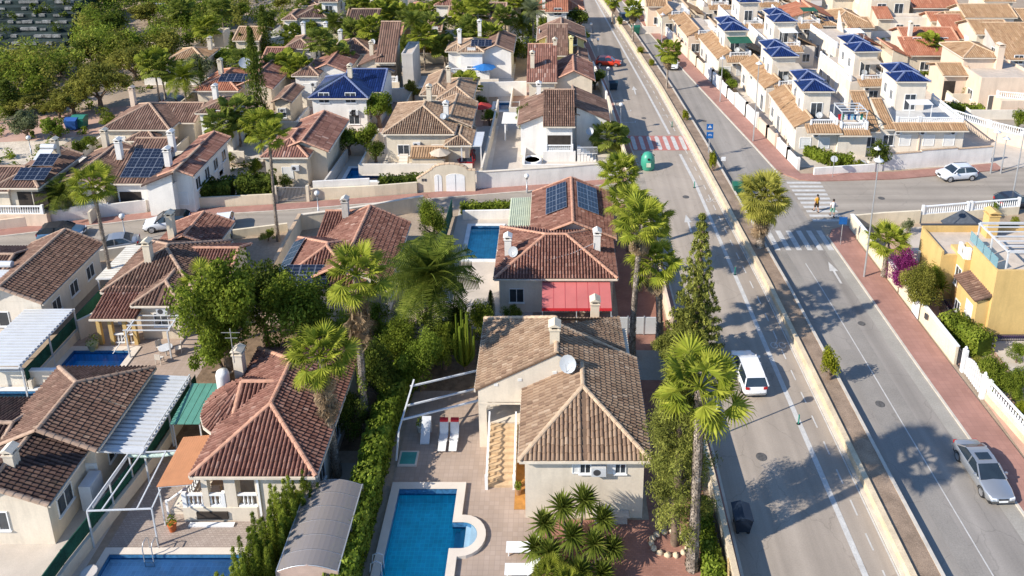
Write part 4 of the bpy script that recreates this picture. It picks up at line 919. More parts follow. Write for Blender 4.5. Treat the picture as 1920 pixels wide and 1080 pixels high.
chimney(t, .0, 43.6-42, 6.5, 8.5, S_CREAM, .62); chimney(t, 2.9, 49.9-42, 3.6, 6.0, S_CREAM, .6)
dish(t, .85, 41.9-42, 6.3, .55, -.4, 1.05)
b = MB(); b.tube([(.15,43.2,7.0),(.5,42.6,6.95),(1.0,41.9,6.5)],.02,5); wk.part('cable', b, M_METALW)
for x in (-3.7,-2.2,.0): b = MB(); b.box(x-.13,x+.13,42.27,42.3,4.5+(x+4.8)*.25,4.68+(x+4.8)*.25); wk.part('wall_vent', b, M_SHUT)
# --- neighbour with the red awning
t = house('red-tiled pale house with a wide red awning and roof solar panels', 0, 60, [dict(x=(-4.5,4.7),y=(-3.3,4.2),h=3.4,roof='hip',pitch=21.5,wins=False), dict(x=(-1.8,5.0),y=(2.6,10.6),h=3.55,roof='gy',pitch=23,wins=False)], S_PALE, T_RED, 2,
          chims=((-3.9,-.6,3.6,5.6,S_WHITE),(3.55,-.3,3.6,5.9,S_WHITE)), dishes=((-3.4,-1.4,4.1,.45,-.5,1.0),))
window(t,'s',-3.1,1.0,1.1,1.2,-3.3); window(t,'s',1.8,.1,3.4,2.2,-3.3,'open'); window(t,'s',4.2,.1,.5,2.1,-3.3,'door',True); window(t,'e',0,1.1,1.1,1.1,4.7); window(t,'e',6.5,1.1,1.1,1.1,5.0)
b = MB(); M_AWN = mat('red_awning', (.58,.17,.16), var=.10, scale=.6, fine=.04, rough=.8, transl=.15)
b.extrude([(-1.0,-3.36,3.12),(4.45,-3.36,3.12),(4.45,-6.1,2.35),(-1.0,-6.1,2.35)],(0,0,-.03)); a = b.build('awning', M_AWN, t)
for i in range(1,6): b = MB(); x = -1+5.45*i/6; b.bar((x,-3.37,3.127),(x,-6.1,2.36),.03,.012); b.build('awning_seam', mat('awning_seam',(.42,.06,.07)), a)
b = MB(); n = 26
for i in range(n): x0, x1 = -1+5.45*i/n, -1+5.45*(i+1)/n; b.add([(x0,-6.11,2.36),(x1,-6.11,2.36),(x1,-6.11,2.13),((x0+x1)/2,-6.11,2.07),(x0,-6.11,2.13)],[(0,4,3,2,1)])
b.build('valance', mat('valance_red',(.60,.03,.04),var=.1,rough=.8), a)
b = MB()
for x in (-.95,1.7,4.4): b.bar((x,-6.05,0),(x,-6.05,2.33),.06)
b.bar((-1,-6.05,2.3),(4.45,-6.05,2.3),.06); b.build('awning_frame', M_METALW, t)
k = math.tan(R(23)); solar(t, (-.75,5.0,3.55+1.40*k+.12), (0,1,0), (1,0,k), 5, 2, .98, 1.0); solar(t, (2.05,5.0,3.55+3.30*k+.12), (0,1,0), (1,0,-k), 5, 2, .98, 1.0)
b = MB(); b.extrude([(-4.3,5.6,2.75),(-2.0,5.6,2.85),(-2.0,11.2,2.85),(-4.3,11.2,2.75)],(0,0,.05))
for i in range(12): x = -4.2+i*.19; b.box(x,x+.07,5.6,11.2,2.82+(x+4.3)*.043,2.86+(x+4.3)*.043)
b.build('carport_roof', mat('pale_green_sheet',(.55,.58,.42),var=.1,rough=.6), t)
b = MB(); b.tube([(-2.8,-1.3,4.35),(-1,-2.1,3.98),(1.5,-1.4,4.35),(3.3,-.6,4.8)],.02,5); b.build('cable', M_METALW, t); aircon(t,-5.0+.3,5.9,.1,'w')
# --- villa with the round turret, front left
t = thing('house', 'red-tiled cream villa with half-round turret and balustraded terrace', 'house', (-17,41,0)); wk = W(t); E = 3.6
S1, L1, _ = roof_polys(-20.25,-13.85,36.75,47.1,E,'hip',27.5,.35)
c0 = (-19.7,42.3,5.1); c1 = (-17.6,42.3,5.1); ring = [(-19.7+2.5*math.cos(a),42.3+2.7*math.sin(a),3.4) for a in np.linspace(R(90),R(270),9)]; exn, exs = (-17.6,45.0,3.4), (-17.6,39.6,3.4)
ro = roofs_world(t, S1+[[ring[i+1],ring[i],c0] for i in range(8)]+[[ring[8],exs,c1,c0],[exn,ring[0],c0,c1]], L1+[(c0,c1),(ring[8],c0)], T_RED, 2)
b = MB(); b.box(-17.2,-13.9,36.8,47,-.05,3.52); b.box(-20.2,-17.2,39.2,47,-.05,3.52); b.prism([(-19.7+2.2*math.cos(a),42.3+2.4*math.sin(a)) for a in np.linspace(R(90),R(270),12)],-.05,3.32)
b.box(-21.5,-17.2,36.7,39.2,-.05,1.0); b.box(-18.95,-18.3,36.75,37.35,1.0,3.5); b.box(-20.25,-19.9,36.75,37.1,1.0,3.5); b.box(-20.2,-17.2,36.78,37.2,3.15,3.5); wk.part('wall', b, S_BEIGE)
b = MB(); b.box(-19.8,-17.6,39.15,39.19,1.05,3.1); wk.part('patio_window', b, mat('pale_blind',(.60,.53,.43),var=.12,scale=2,rough=.8)); b = MB(); b.box(-17.05,-16.93,36.7,36.8,0,3.5); wk.part('downpipe', b, M_WHITE)
b = MB(); b.box(-20.7,-18.9,36.6,36.70,.25,.75); wk.part('cellar_vent', b, M_DARKIN); b = MB(); b.box(-21.1,-18.5,36.3,36.55,-.01,.12); wk.part('door_step', b, M_WHITE)
OF = Vector(t.location)
def lb(p): return (p[0]-OF.x, p[1]-OF.y)
balustrade(t, lb((-18.25,36.85)), lb((-17.15,36.85)), 1.0, .9, single=True, posts=False); balustrade(t, lb((-21.45,36.85)), lb((-19.0,36.85)), 1.0, .9, single=True); balustrade(t, lb((-21.4,36.95)), lb((-21.4,39.1)), 1.0, .9, single=True)
b = MB()
for i in range(5): b.box(-22.6+i*.22,-21.5,37.2,38.4,-.02+.2*i,.2*(i+1))
wk.part('steps', b, S_PALE); b = MB(); b.bar((-22.6,37.15,1.0),(-21.5,37.15,1.9),.08); b.box(-22.68,-22.55,37.08,37.2,0,1.1); wk.part('handrail', b, M_WHITE)
b = MB(); 
for i in range(14):
    x0 = -22.6+i*.145; b.extrude([(x0,36.4,2.8+(x0+22.6)*.10),(x0+.14,36.4,2.81+(x0+22.6)*.10),(x0+.14,39.9,3.02+(x0+22.6)*.10),(x0,39.9,3.0+(x0+22.6)*.10)],(0,0,.04))
aw = wk.part('awning', b, mat('orange_awning',(.55,.25,.12),var=.08,scale=1.5,fine=.05,rough=.8,transl=.15)); b = MB(); b.bar((-22.5,36.45,0),(-22.5,36.45,2.8),.07); b.bar((-22.5,36.45,2.78),(-20.6,36.45,2.95),.06); wk.part('awning_frame', b, M_METALW)
b = MB(); b.box(-20.15,-19.35,37.6,38.3,1.7,1.76); b.box(-19.8,-19.7,37.9,38.0,1.0,1.7); wk.part('terrace_table', b, mat('pale_wood',(.55,.36,.2),var=.15)); b = MB(); b.box(-19.2,-18.8,37.5,37.9,1.0,1.45); b.box(-18.9,-18.8,37.5,37.9,1.45,1.95); wk.part('terrace_chair', b, M_WOOD)
chimney(t, -20.9-OF.x, 44.9-OF.y, 0, 5.6, S_BEIGE, .6); b = MB(); b.lathe([(.42,3.3),(.42,4.3),(.36,4.5),(.1,4.6)],14,(-21.7,44.0,0)); wk.part('vent_drum', b, M_SHUT)
for y in (-2.5,.8,3.6): window(t,'e',y,1.0,1.0,1.2,-13.9-OF.x)
b = MB(); b.tube([(-20.9,44.2,5),(-20.9,44.2,7.6)],.03,5); b.bar((-21.5,44.2,7.3),(-20.3,44.2,7.3),.03); b.bar((-21.3,44.2,6.9),(-20.5,44.2,6.9),.03); wk.part('aerial', b, M_STEEL)
# --- house at the left edge with dark roofs
t = house('beige house with dark brown tiled gables at the left edge', -30, 40, [dict(x=(-3.2,2.6),y=(-1.2,5.4),h=3.4,roof='hipn',pitch=24,wins=False,tm=T_BROWN), dict(x=(-3.6,1.9),y=(-4.8,-1.25),h=3.15,roof='gy',pitch=22,wins=False,tm=T_DARK), dict(x=(-8,-3.2),y=(-3,3),h=2.9,roof='gx',pitch=18,wins=False,tm=T_DARK)], S_BEIGE, T_DARK, 2,
          chims=((-.6,-3.4,3.4,5.4),(-1.6,-4.2,3.2,5.0)))
window(t,'e',-3.4,1.2,1.3,1.1,1.9); window(t,'e',.5,1.1,1.1,1.2,2.6); window(t,'s',-1,1.1,1.1,1.2,-4.8); window(t,'s',2.25,.1,.6,2.0,-1.2,'door')
k = math.tan(R(24)); b = MB(); b.bar((-.3,1.9,3.4+3.15*k),(2.95,1.9,3.48),.1,.1); b.build('roof_joint', CAP['tile_tan'], t)
# --- house with the patio pool
t = house('brown-red tiled house with porch columns above the patio pool', -31, 57, [dict(x=(-4.2,2.4),y=(-2,5),h=3.3,roof='hip',pitch=26,wins=False), dict(x=(-1.0,2.1),y=(-3.7,0),h=3.25,roof='hips',pitch=25,wins=False), dict(x=(-.5,4.2),y=(.4,4.6),h=3.2,roof='gx',pitch=24,wins=False,tm=T_RED), dict(x=(-3.4,1.2),y=(5,8.6),h=3.1,roof='gy',pitch=22,wins=False,tm=T_RED)], S_CREAM, T_BROWN, 2,
          chims=((-1.8,.2,4.2,6.4),(-2.3,5.2,3.6,6.2)))
Sx, Lx, _ = roof_polys(-4.1,-1.0,-4.5,-2.1,2.55,'ss',17,.2); make_roof(t, Sx, Lx, T_RED, 2)
for x in (-3.9,-3.0,-1.9,-1.2): b = MB(); b.box(x-.14,x+.14,-4.45,-4.17,0,2.5); b.build('porch_column', S_YELLOW, t)
balustrade(t,(-2.9,-4.3),(-1.3,-4.3),.1,.85,single=True,posts=False); window(t,'s',-3.2,.1,1.2,2.1,-2,'door'); window(t,'s',.6,1.2,1.0,1.1,-3.7); window(t,'e',-1.5,1.1,1.0,1.1,2.1); aircon(t,.9,-3.7,2.4); window(t,'s',3.2,1.1,1.1,1.2,.4)
b = MB()
for x in (-.9,2.2): b.bar((x,-3.7,2.45),(x,-6.0,2.35),.1); b.bar((x,-6.0,0),(x,-6.0,2.35),.1)
for y in (-6.0,-5.4,-4.8,-4.2): b.bar((-1.1,y,2.47),(2.4,y,2.47),.07)
b.bar((-.95,-3.8,2.3),(-2.4,-5.6,.1),.05); b.build('pergola_frame', M_METALW, t)
# --- house at the far left with long brown roof
t = house('pale house with long brown tiled roof beside the white slatted canopy', -42, 57.5, [dict(x=(-3.2,2.3),y=(-3.9,4.2),h=3.2,roof='gy',pitch=24,wins=False), dict(x=(-8,-3.2),y=(-1.5,4),h=3.0,roof='gx',pitch=20,wins=False)], S_PALE, T_BROWN, 2)
window(t,'s',-1.2,1.0,1.6,1.2,-3.9); 
for y in (-2.2,.2,2.6): window(t,'e',y,1.1,1.0,1.1,2.3)
b = MB(); b.box(-2.9,-1.6,-2.6,-1.0,4.05,4.12); b.tube([(-2.9,-.8,4.5),(-1.6,-.8,4.5)],.26,10); b.build('solar_water_heater', M_METALW, t)
# --- house with tree-hidden front and roof panels
t = house('red-brown tiled house behind the big leafy tree with low solar panels', -18, 59, [dict(x=(-4.2,2.5),y=(-3.6,3.5),h=3.3,roof='hip',pitch=24,wins=False,tm=T_RED), dict(x=(-1.9,4.5),y=(-2.8,6),h=3.35,roof='gy',pitch=26,wins=False,tm=T_RED), dict(x=(-2.6,.6),y=(3.5,6.6),h=3.3,roof='ss',pitch=14,wins=False,tm=T_RED)], S_PALE, T_RED, 2, chims=((-.9,6.2,3.4,6.0,S_GREY),))
k = math.tan(R(24)); solar(t, (-3.6,-3.9,3.45), (1,0,0), (0,1,k), 3, 2, 1.15, .95); solar(t, (-4.45,-2.6,3.5), (0,1,0), (1,0,k), 5, 1, 1.0, 1.1)
for y in (-1.5,1.5,4): window(t,'e',y,1.1,1.0,1.1,4.5)

# ---------------------------------------------------------------- houses across the side street and beyond
def ev(uL, uR, v, h):
    """front eave seen from uL to uR at height h -> x0, x1, y of the walls"""
    a, y = G(uL, v, h); c, _ = G(uR, v, h); return a+.35, c-.35, y+.35
YARD = [0]
Y_M = [mat('yard_paving_a',(.50,.42,.34),var=.15,scale=.6,world=True,rough=.9), mat('yard_paving_b',(.56,.50,.43),var=.12,scale=.6,world=True,rough=.9), mat('yard_paving_c',(.40,.27,.21),var=.15,scale=.6,world=True,rough=.9), mat('yard_paving_d',(.60,.56,.50),var=.12,scale=.6,world=True,rough=.9)]
def yard(t, wd, dep, y0, k):
    if y0 < 84: return
    i = YARD[0]; YARD[0] += 1; x, y = t.location.x, t.location.y; m = Y_M[i%4]; e = 2.6
    b = MB(); zz = .03+.004*(i%14); b.poly([(x-wd/2-e,y-3.4,zz),(x+wd/2+e+2,y-3.4,zz),(x+wd/2+e+2,y+dep+2,zz),(x-wd/2-e,y+dep+2,zz)]); struct(b.build('yard', m))
    w_ = MB(); hh = 1.1+.3*(i%3); w_.box(-wd/2-e,wd/2+e,-3.3,-3.12,-.05,hh); w_.box(-wd/2-e,-wd/2-e+.18,-3.115,dep*.8,-.05,hh-.1); w_.build('yard_wall', (S_WHITE,S_PALE,S_CREAM)[i%3], t)
def H(label, uL, uR, v, h, dep, roof='hip', tm=T_BROWN, wm=S_CREAM, pitch=24, det=None, more=(), chims=(), dishes=(), wins=True, panels=None, back=0):
    """house placed by its front eave; more: further blocks relative to the front left wall corner"""
    x0, x1, y0 = ev(uL, uR, v, h); wd = x1-x0; det = det if det is not None else (1 if y0 < 108 else 0)
    bl = [dict(x=(-wd/2,wd/2),y=(0,dep),h=h,roof=roof,pitch=pitch,wins=wins)]
    for m in more:
        m = dict(m); m['x'] = (m['x'][0]-wd/2, m['x'][1]-wd/2); bl.append(m)
    t = house(label, (x0+x1)/2, y0, bl, wm, tm, det, chims=[(c[0]-wd/2,*c[1:]) for c in chims], dishes=[(d[0]-wd/2,*d[1:]) for d in dishes])
    yard(t, wd, dep, y0, len(LABELS))
    if panels:
        px, py, nx, ny, pw, ph = panels; k = math.tan(R(pitch)); solar(t, (px-wd/2,py,h+(py+.35)*k), (1,0,0), (0,1,k), nx, ny, pw, ph)
    return t
def B(x0,x1,y0,y1,h,roof='hip',**k): return dict(x=(x0,x1),y=(y0,y1),h=h,roof=roof,**k)
# first row north of the side street
t = H('house with round water heater and solar panels above an arched terrace at the left edge', -15, 72, 352, 4.2, 7, 'hips', T_BROWN, S_CREAM, 22, wins=False, more=(B(-4,1,-.2,5,3.9,'gx',wins=False),), chims=((2.6,5.5,4.8,6.9),))
k = math.tan(R(22)); solar(t, (-.6,.4,4.2+.9*k), (1,0,0), (0,1,k), 3, 1, 1.0, 1.6); solar(t, (.3,2.2,4.2+2.6*k), (1,0,0), (0,1,k), 2, 1, 1.0, 1.6)
b = MB(); b.tube([(-.1,4.6,6.35),(1.3,4.6,6.35)],.28,10); b.extrude([(-.1,3.0,5.55),(1.3,3.0,5.55),(1.3,4.3,6.1),(-.1,4.3,6.1)],(0,0,.08)); b.build('solar_water_heater', M_METALW, t)
for x in (-2,.5,2): window(t,'s',x,1.7,1.4,1.9,0,'open')
balustrade(t,(-2.6,-.35),(2.3,-.35),1.4,.85); b = MB(); b.box(-3.6,2.6,-.5,0,-.05,1.4); b.build('terrace_base', S_PEACH, t)
H('brown gabled house between the two solar-panelled houses', 88, 196, 352, 3.4, 8, 'gy', T_BROWN, S_CREAM, 22, wins=False, more=(B(3.5,7.5,3,9,3.2,'gx',wins=False,tm=T_BROWN),), chims=((4.6,4.5,4.3,6.6,S_WHITE),(1.2,8,4,6.2)))
t = H('cream house whose roof is covered by a grid of twelve dark solar panels', 207, 290, 344, 3.3, 5.2, 'ss', T_BROWN, S_WHITE, 22, wins=False, chims=((3.9,4.6,4.5,7.0,S_WHITE),), panels=(.35,.3,4,3,.92,1.3)); window(t,'s',-.6,.1,2.2,2.1,0,'open'); window(t,'e',2,1,1.1,1.2,2.05)
lw = H('long white house with red-brown gable roof and row of side windows', 296, 362, 330, 4.3, 9, 'gy', T_RED, S_WHITE, 21, more=(B(-1.4,1.2,-.8,5,3.6,'sw',wins=False,tm=T_DARK),), wins=True, chims=((.2,1,4.8,6.8,S_WHITE),))
for y_ in (1.2,3.4,5.6,7.8): window(lw,'e',y_,2.2,1.0,1.2,(G(362,330,4.3)[0]-G(296,330,4.3)[0]-.7)/2)
for y_ in (2.2,6.6): window(lw,'e',y_,.6,.9,1.0,(G(362,330,4.3)[0]-G(296,330,4.3)[0]-.7)/2,'shut')
H('wide brown hip roof house with chimney below the pine trees', 187, 318, 243, 3.3, 7.5, 'hip', T_BROWN, S_CREAM, 23, more=(B(4.6,9.4,2.4,8,3.2,'gx',wins=False), B(3.6,6.4,-1.4,2,2.5,'hips',wins=False)), chims=((.3,6.5,3.6,6.2,S_PEACH),))
t = H('white house with flat dark skylight roof beside the tall dark conifer', 366, 432, 212, 5.0, 5, 'hip', T_BROWN, S_WHITE, 18, chims=((.6,3.5,5.2,7.2),), wins=True)
H('terracotta hip roof house with solar panels and big white dish', 362, 447, 170, 3.4, 8, 'hip', T_TERRA, S_CREAM, 22, more=(B(4.5,9.5,1,9,3.3,'gy',wins=False,tm=T_RED),), chims=((2,3.5,4.4,6.6),), dishes=((5.2,4,5.2,.8,.3,.9),), panels=(2.4,1.2,4,1,1.0,1.6))
H('low house with tan roof among trees below the stone terraces', 312, 384, 112, 3.0, 5, 'hip', T_SAND, S_CREAM, 20, chims=((5,3,3.6,5.6),), wins=True)
H('cream house with sandy roof behind a line of small cypresses', 436, 486, 76, 3.6, 6, 'gx', T_SAND, S_CREAM, 22, wins=True)
H('small flat cream garden building with arches in the wood', 394, 420, 66, 3.0, 3, 'flat', T_SAND, S_CREAM, wins=False)
H('red-roofed villa with white hips beside the tall street palm', 488, 578, 295, 3.6, 7, 'hip', T_RED, S_CREAM, 24, more=(B(1.2,6.2,1.5,9.8,3.6,'gy',tm=T_RED,wins=False),), wins=True)
t = H('white house with glossy dark blue hip roof and chimney', 578, 690, 184, 4.6, 7.5, 'hip', T_BLUE, S_WHITE, 24, more=(B(3.5,8.0,2.5,10,4.5,'gx',wins=False),), chims=((4.1,3.5,6,7.8,S_CREAM),), wins=True)
t = H('large beige villa with broad tan hip roof behind the arched gateway', 717, 852, 251, 3.8, 9, 'hip', T_TAN, S_CREAM, 24, det=2, more=(B(4.8,9.2,2.6,10,3.6,'gy',wins=False,detail=2),B(7.2,9.6,-1.2,3.2,2.9,'hips',wins=False,detail=2)), chims=((4.2,5.6,5.6,7.6,S_CREAM),(6.6,2.6,4.2,6.6,S_WHITE)), dishes=((6.3,2.2,4.6,.4,-.3,1.0),))
b = MB(); b.extrude([(4.9,-1.6,2.75),(7.3,-1.6,2.75),(7.3,2.4,2.75),(4.9,2.4,2.75)],(0,0,.14)); 
for x in (5.0,7.2): b.box(x-.07,x+.07,-1.55,-1.4,0,2.75)
b.build('carport', M_METALW, t)
b = MB(); Sx, Lx, _ = roof_polys(-.6,3.2,-2.6,-1.2,1.9,'ss',22,.1); make_roof(t, Sx, Lx, T_SAND, 1, False); b.box(-.5,3.1,-2.5,-1.3,0,1.8); b.build('porch_wall', S_CREAM, t)
for i in range(6):
    b = MB(); b.box(-2.2+i*.0,-1.2,-2.4+i*.28,-2.12+i*.28,0,.25*(i+1)); b.build('step', S_PALE, t)
H('tan hip roof house with white side wall behind the shrubs', 787, 846, 178, 3.3, 7, 'hips', T_TAN, S_CREAM, 24, more=(B(2.4,6.4,-1.8,5.5,3.3,'hip',wins=True),), chims=((3.2,2.2,4.2,6.4,S_CREAM),))
t = H('white two-storey house with brown tower roof and arched balcony', 1018, 1079, 237, 4.5, 3.6, 'ss', T_BROWN, S_WHITE, 34, det=2, wins=False, more=(B(-3,0,1.6,9,4.0,'sw',wins=False,detail=1),B(0,3.6,3.6,11,4.4,'hipn',wins=False,detail=1,pitch=20),B(3.6,7.2,3.2,9.5,3.9,'se',wins=False,detail=1,pitch=24)), chims=((-1,9,4.5,6.6,S_WHITE),))
window(t,'s',0,1.75,2.7,1.5,0,'open'); balustrade(t,(-1.6,-.15),(1.6,-.15),1.35,.75); b = MB(); b.box(-1.9,1.9,-.3,0,.0,1.35); b.build('balcony_base', S_WHITE, t)
rail(t,[(2.1,-.3),(4.4,-.3)],1.0,.9,M_WHITE); b = MB()
for i in range(6): b.box(2.1+i*.36,2.5+i*.36,-.25,1.2,-.02,1.5-.25*i)
b.build('side_stairs', S_WHITE, t); dish(t,3.6,.9,3.0,.45,-.3,1.0)
for y in (4,6.5): window(t,'e',y,1.2,1,1.1,5.4)
t = H('terracotta house with single steep front slope and thin chimney', 987, 1045, 154, 3.9, 6.5, 'ss', T_RED, S_CREAM, 24, det=1, wins=True, more=(B(3.55,8.6,1.2,8,3.7,'gy',wins=False,pitch=26),), chims=((.4,2.4,4.5,7.4),(3.5,6.8,6,8.0)))
H('yellow house with brown front slope and stepped cream gables', 1025, 1066, 104, 3.8, 5, 'ss', T_BROWN, S_LEMON, 30, det=1, wins=False, more=(B(-1.6,5.4,5,12,4.6,'gy',pitch=24),B(3.2,5.6,0,5,3.0,'gy',wins=False)), chims=((3.3,.2,4,6.6,S_LEMON),))
H('white house with red front roof and parapet near the road bend', 1022, 1066, 22, 4.6, 6, 'ss', T_TERRA, S_WHITE, 26, det=0, more=(B(-2,6.4,3,10,4.2,'hip'),), chims=((-.6,2,4.6,7),))
# behind, among the palms
H('house with brown hip and red side roof above red-shaded windows', 547, 598, 142, 3.6, 6, 'hip', T_BROWN, S_WHITE, 24, more=(B(1.6,6.6,1.8,9,3.5,'gy',wins=False,tm=T_RED),))
H('brown double-hip house with white annexe left of the tall gable', 622, 660, 117, 3.5, 5, 'hip', T_BROWN, S_WHITE, 23, more=(B(-1.5,4.4,4,10,3.6,'hip',wins=False),), chims=((-.8,7,4,6.4),), dishes=((4.6,5,4.6,.5,-.4,1.0),))
t = H('tan house with one tall roof slope over a balcony', 703, 742, 117, 4.6, 5, 'ss', T_BROWN, S_CREAM, 38, wins=False, more=(B(-2.6,0,.5,5,4.0,'sw',wins=True),B(3.4,5,0,6,5.6,'flat',wins=False,wm=S_GREY,parapet=.2)), chims=((-1.5,3,4.6,6.8),)); window(t,'s',0,2.5,2.8,1.5,0,'open'); balustrade(t,(-1.6,-.2),(1.6,-.2),1.6,.8); b = MB(); b.box(-1.8,1.8,-.35,0,0,1.6); b.build('balcony_base', S_CREAM, t)
H('house with white columns under a flat brown hip', 530, 584, 91, 3.6, 6, 'hip', T_BROWN, S_WHITE, 22, chims=((1.4,5,4.4,6.4),(5,5,4.4,6.4)))
H('house with dark front slope below the row of tall palms', 642, 700, 74, 3.6, 6.5, 'ss', T_DARK, S_CREAM, 24, more=(B(5.2,8.4,0,7,3.6,'gy',wins=False,tm=T_RED),))
H('house with striped red roofs in the palm row', 708, 752, 70, 3.4, 6, 'gx', T_RED, S_CREAM, 24, more=(B(3,7,4,10,3.8,'hip',wins=False,tm=T_BROWN),))
t = H('brown house with roof solar panels and white balcony', 858, 908, 98, 4.6, 6, 'hip', T_TAN, S_WHITE, 22, more=(B(3,7.5,1,9,4.3,'gy',wins=False,tm=T_BROWN),B(-2,.5,1.5,7,4.3,'hip',wins=False)), chims=((-.4,3,5,7.2,S_WHITE),(2.3,7,5,7.6,S_WHITE)), panels=(1.5,.8,3,1,1.0,1.6)); balustrade(t,(-3.4,-1.2),(2.6,-1.2),1.6,.8); b = MB(); b.box(-3.5,2.7,-1.3,0,0,1.6); b.build('balcony_base', S_WHITE, t)
H('orange-walled house with blue panel roof and white balconies', 800, 828, 58, 4.6, 6, 'gx', T_BROWN, S_ORANGE, 22, more=(B(3.0,4.6,0,5,3.0,'flat',wm=S_CREAM),))
H('brown hip house by the white garden wall at the top left', 528, 557, 37, 3.4, 6, 'hip', T_BROWN, S_WHITE, 24, more=(B(2,7,1.5,9,3.4,'hip',wins=True,tm=T_DARK),))
H('white two-storey house with balcony at the top edge', 598, 634, 3, 6.0, 6, 'hip', T_BROWN, S_WHITE, 22)
H('cream house half hidden by palms with two chimneys', 648, 690, 38, 3.4, 6, 'gx', T_BROWN, S_CREAM, 24, chims=((.8,4,4,6.5),(4,2,4,6.5)), dishes=((2.5,1,4.2,.6,.2,1.0),))
H('red-roofed cream house with pink chimney at the top edge', 690, 722, 14, 3.4, 6, 'hip', T_RED, S_CREAM, 24, chims=((3,2,4,6,S_PEACH),))
H('low red-brown hip house right of the palm row', 757, 800, 24, 3.4, 6, 'hip', T_RED, S_WHITE, 24)
H('white house with dull red hip above the round garden palm', 814, 862, 10, 4.2, 7, 'hip', T_RED, S_WHITE, 24)
H('house with stepped maroon roofs and a blue roof panel', 918, 956, 36, 3.6, 7, 'gy', T_RED, S_PEACH, 24, more=(B(-3,2,3,9,3.6,'gx',wins=False,tm=T_BROWN),))
H('pale red roof at the top edge left of the road', 960, 1005, 6, 3.4, 6, 'gx', T_RED, S_CREAM, 22)
H('brown-roofed small house with tan gable behind the tall dark conifer', 508, 546, 192, 3.2, 5, 'gy', T_BROWN, S_CREAM, 24)
H('house with pale red strips of roof left of the twin garden palms', 488, 528, 118, 3.3, 6, 'gx', T_RED, S_CREAM, 22)
H('tan gable house with brown side roof in the middle of the estate', 840, 888, 30, 3.3, 5, 'gx', T_BROWN, S_CREAM, 22)
for i, (u0,u1,v,tm,lab) in enumerate(((560,596,10,T_BROWN,'distant brown hip roof left of the white two-storey house'),(730,756,-6,T_RED,'distant red roof between two palms at the top edge'),(868,905,-8,T_BROWN,'distant brown roof behind the red hip house'),(1002,1040,-22,T_BROWN,'distant brown roof beyond the parapet house'),(640,676,-14,T_RED,'distant faded red roof above the palm row'))):
    H(lab, u0,u1,v,3.4,6,'hip',tm,S_CREAM,23)

# ---------------------------------------------------------------- right-hand estate
def tower(t, x0, x1, y0, y1, z0, z1, m=S_IVORY):
    """rooftop room with two stepped blue hipped roofs"""
    b = MB(); ym = (y0+y1)/2; b.box(x0,x1,y0,ym,z0,z1-.05); b.box(x0+.35,x1-.3,ym,y1,z0,z1+.2); b.build('roof_room', m, t)
    for (a0,a1,c0,c1,h) in ((x0,x1,y0,ym,z1),(x0+.35,x1-.3,ym,y1,z1+.25)):
        S, L, _ = roof_polys(a0,a1,c0,c1,h,'sw' if False else 'hip',24,.3); make_roof(t, S, L, T_BLUE, 1, True)
    window(t,'w',(y0+ym)/2,z0+1.0,.7,1.2,x0); window(t,'s',(x0+x1)/2,z0+.1,1.3,2.0,y0); window(t,'w',(ym+y1)/2,z0+1.0,.7,1.2,x0+.35)
M_CAN = mat('beige_canvas',(.58,.50,.40),var=.1,rough=.9,transl=.2); M_GREENC = mat('green_canvas',(.02,.10,.06),var=.15,rough=.9)
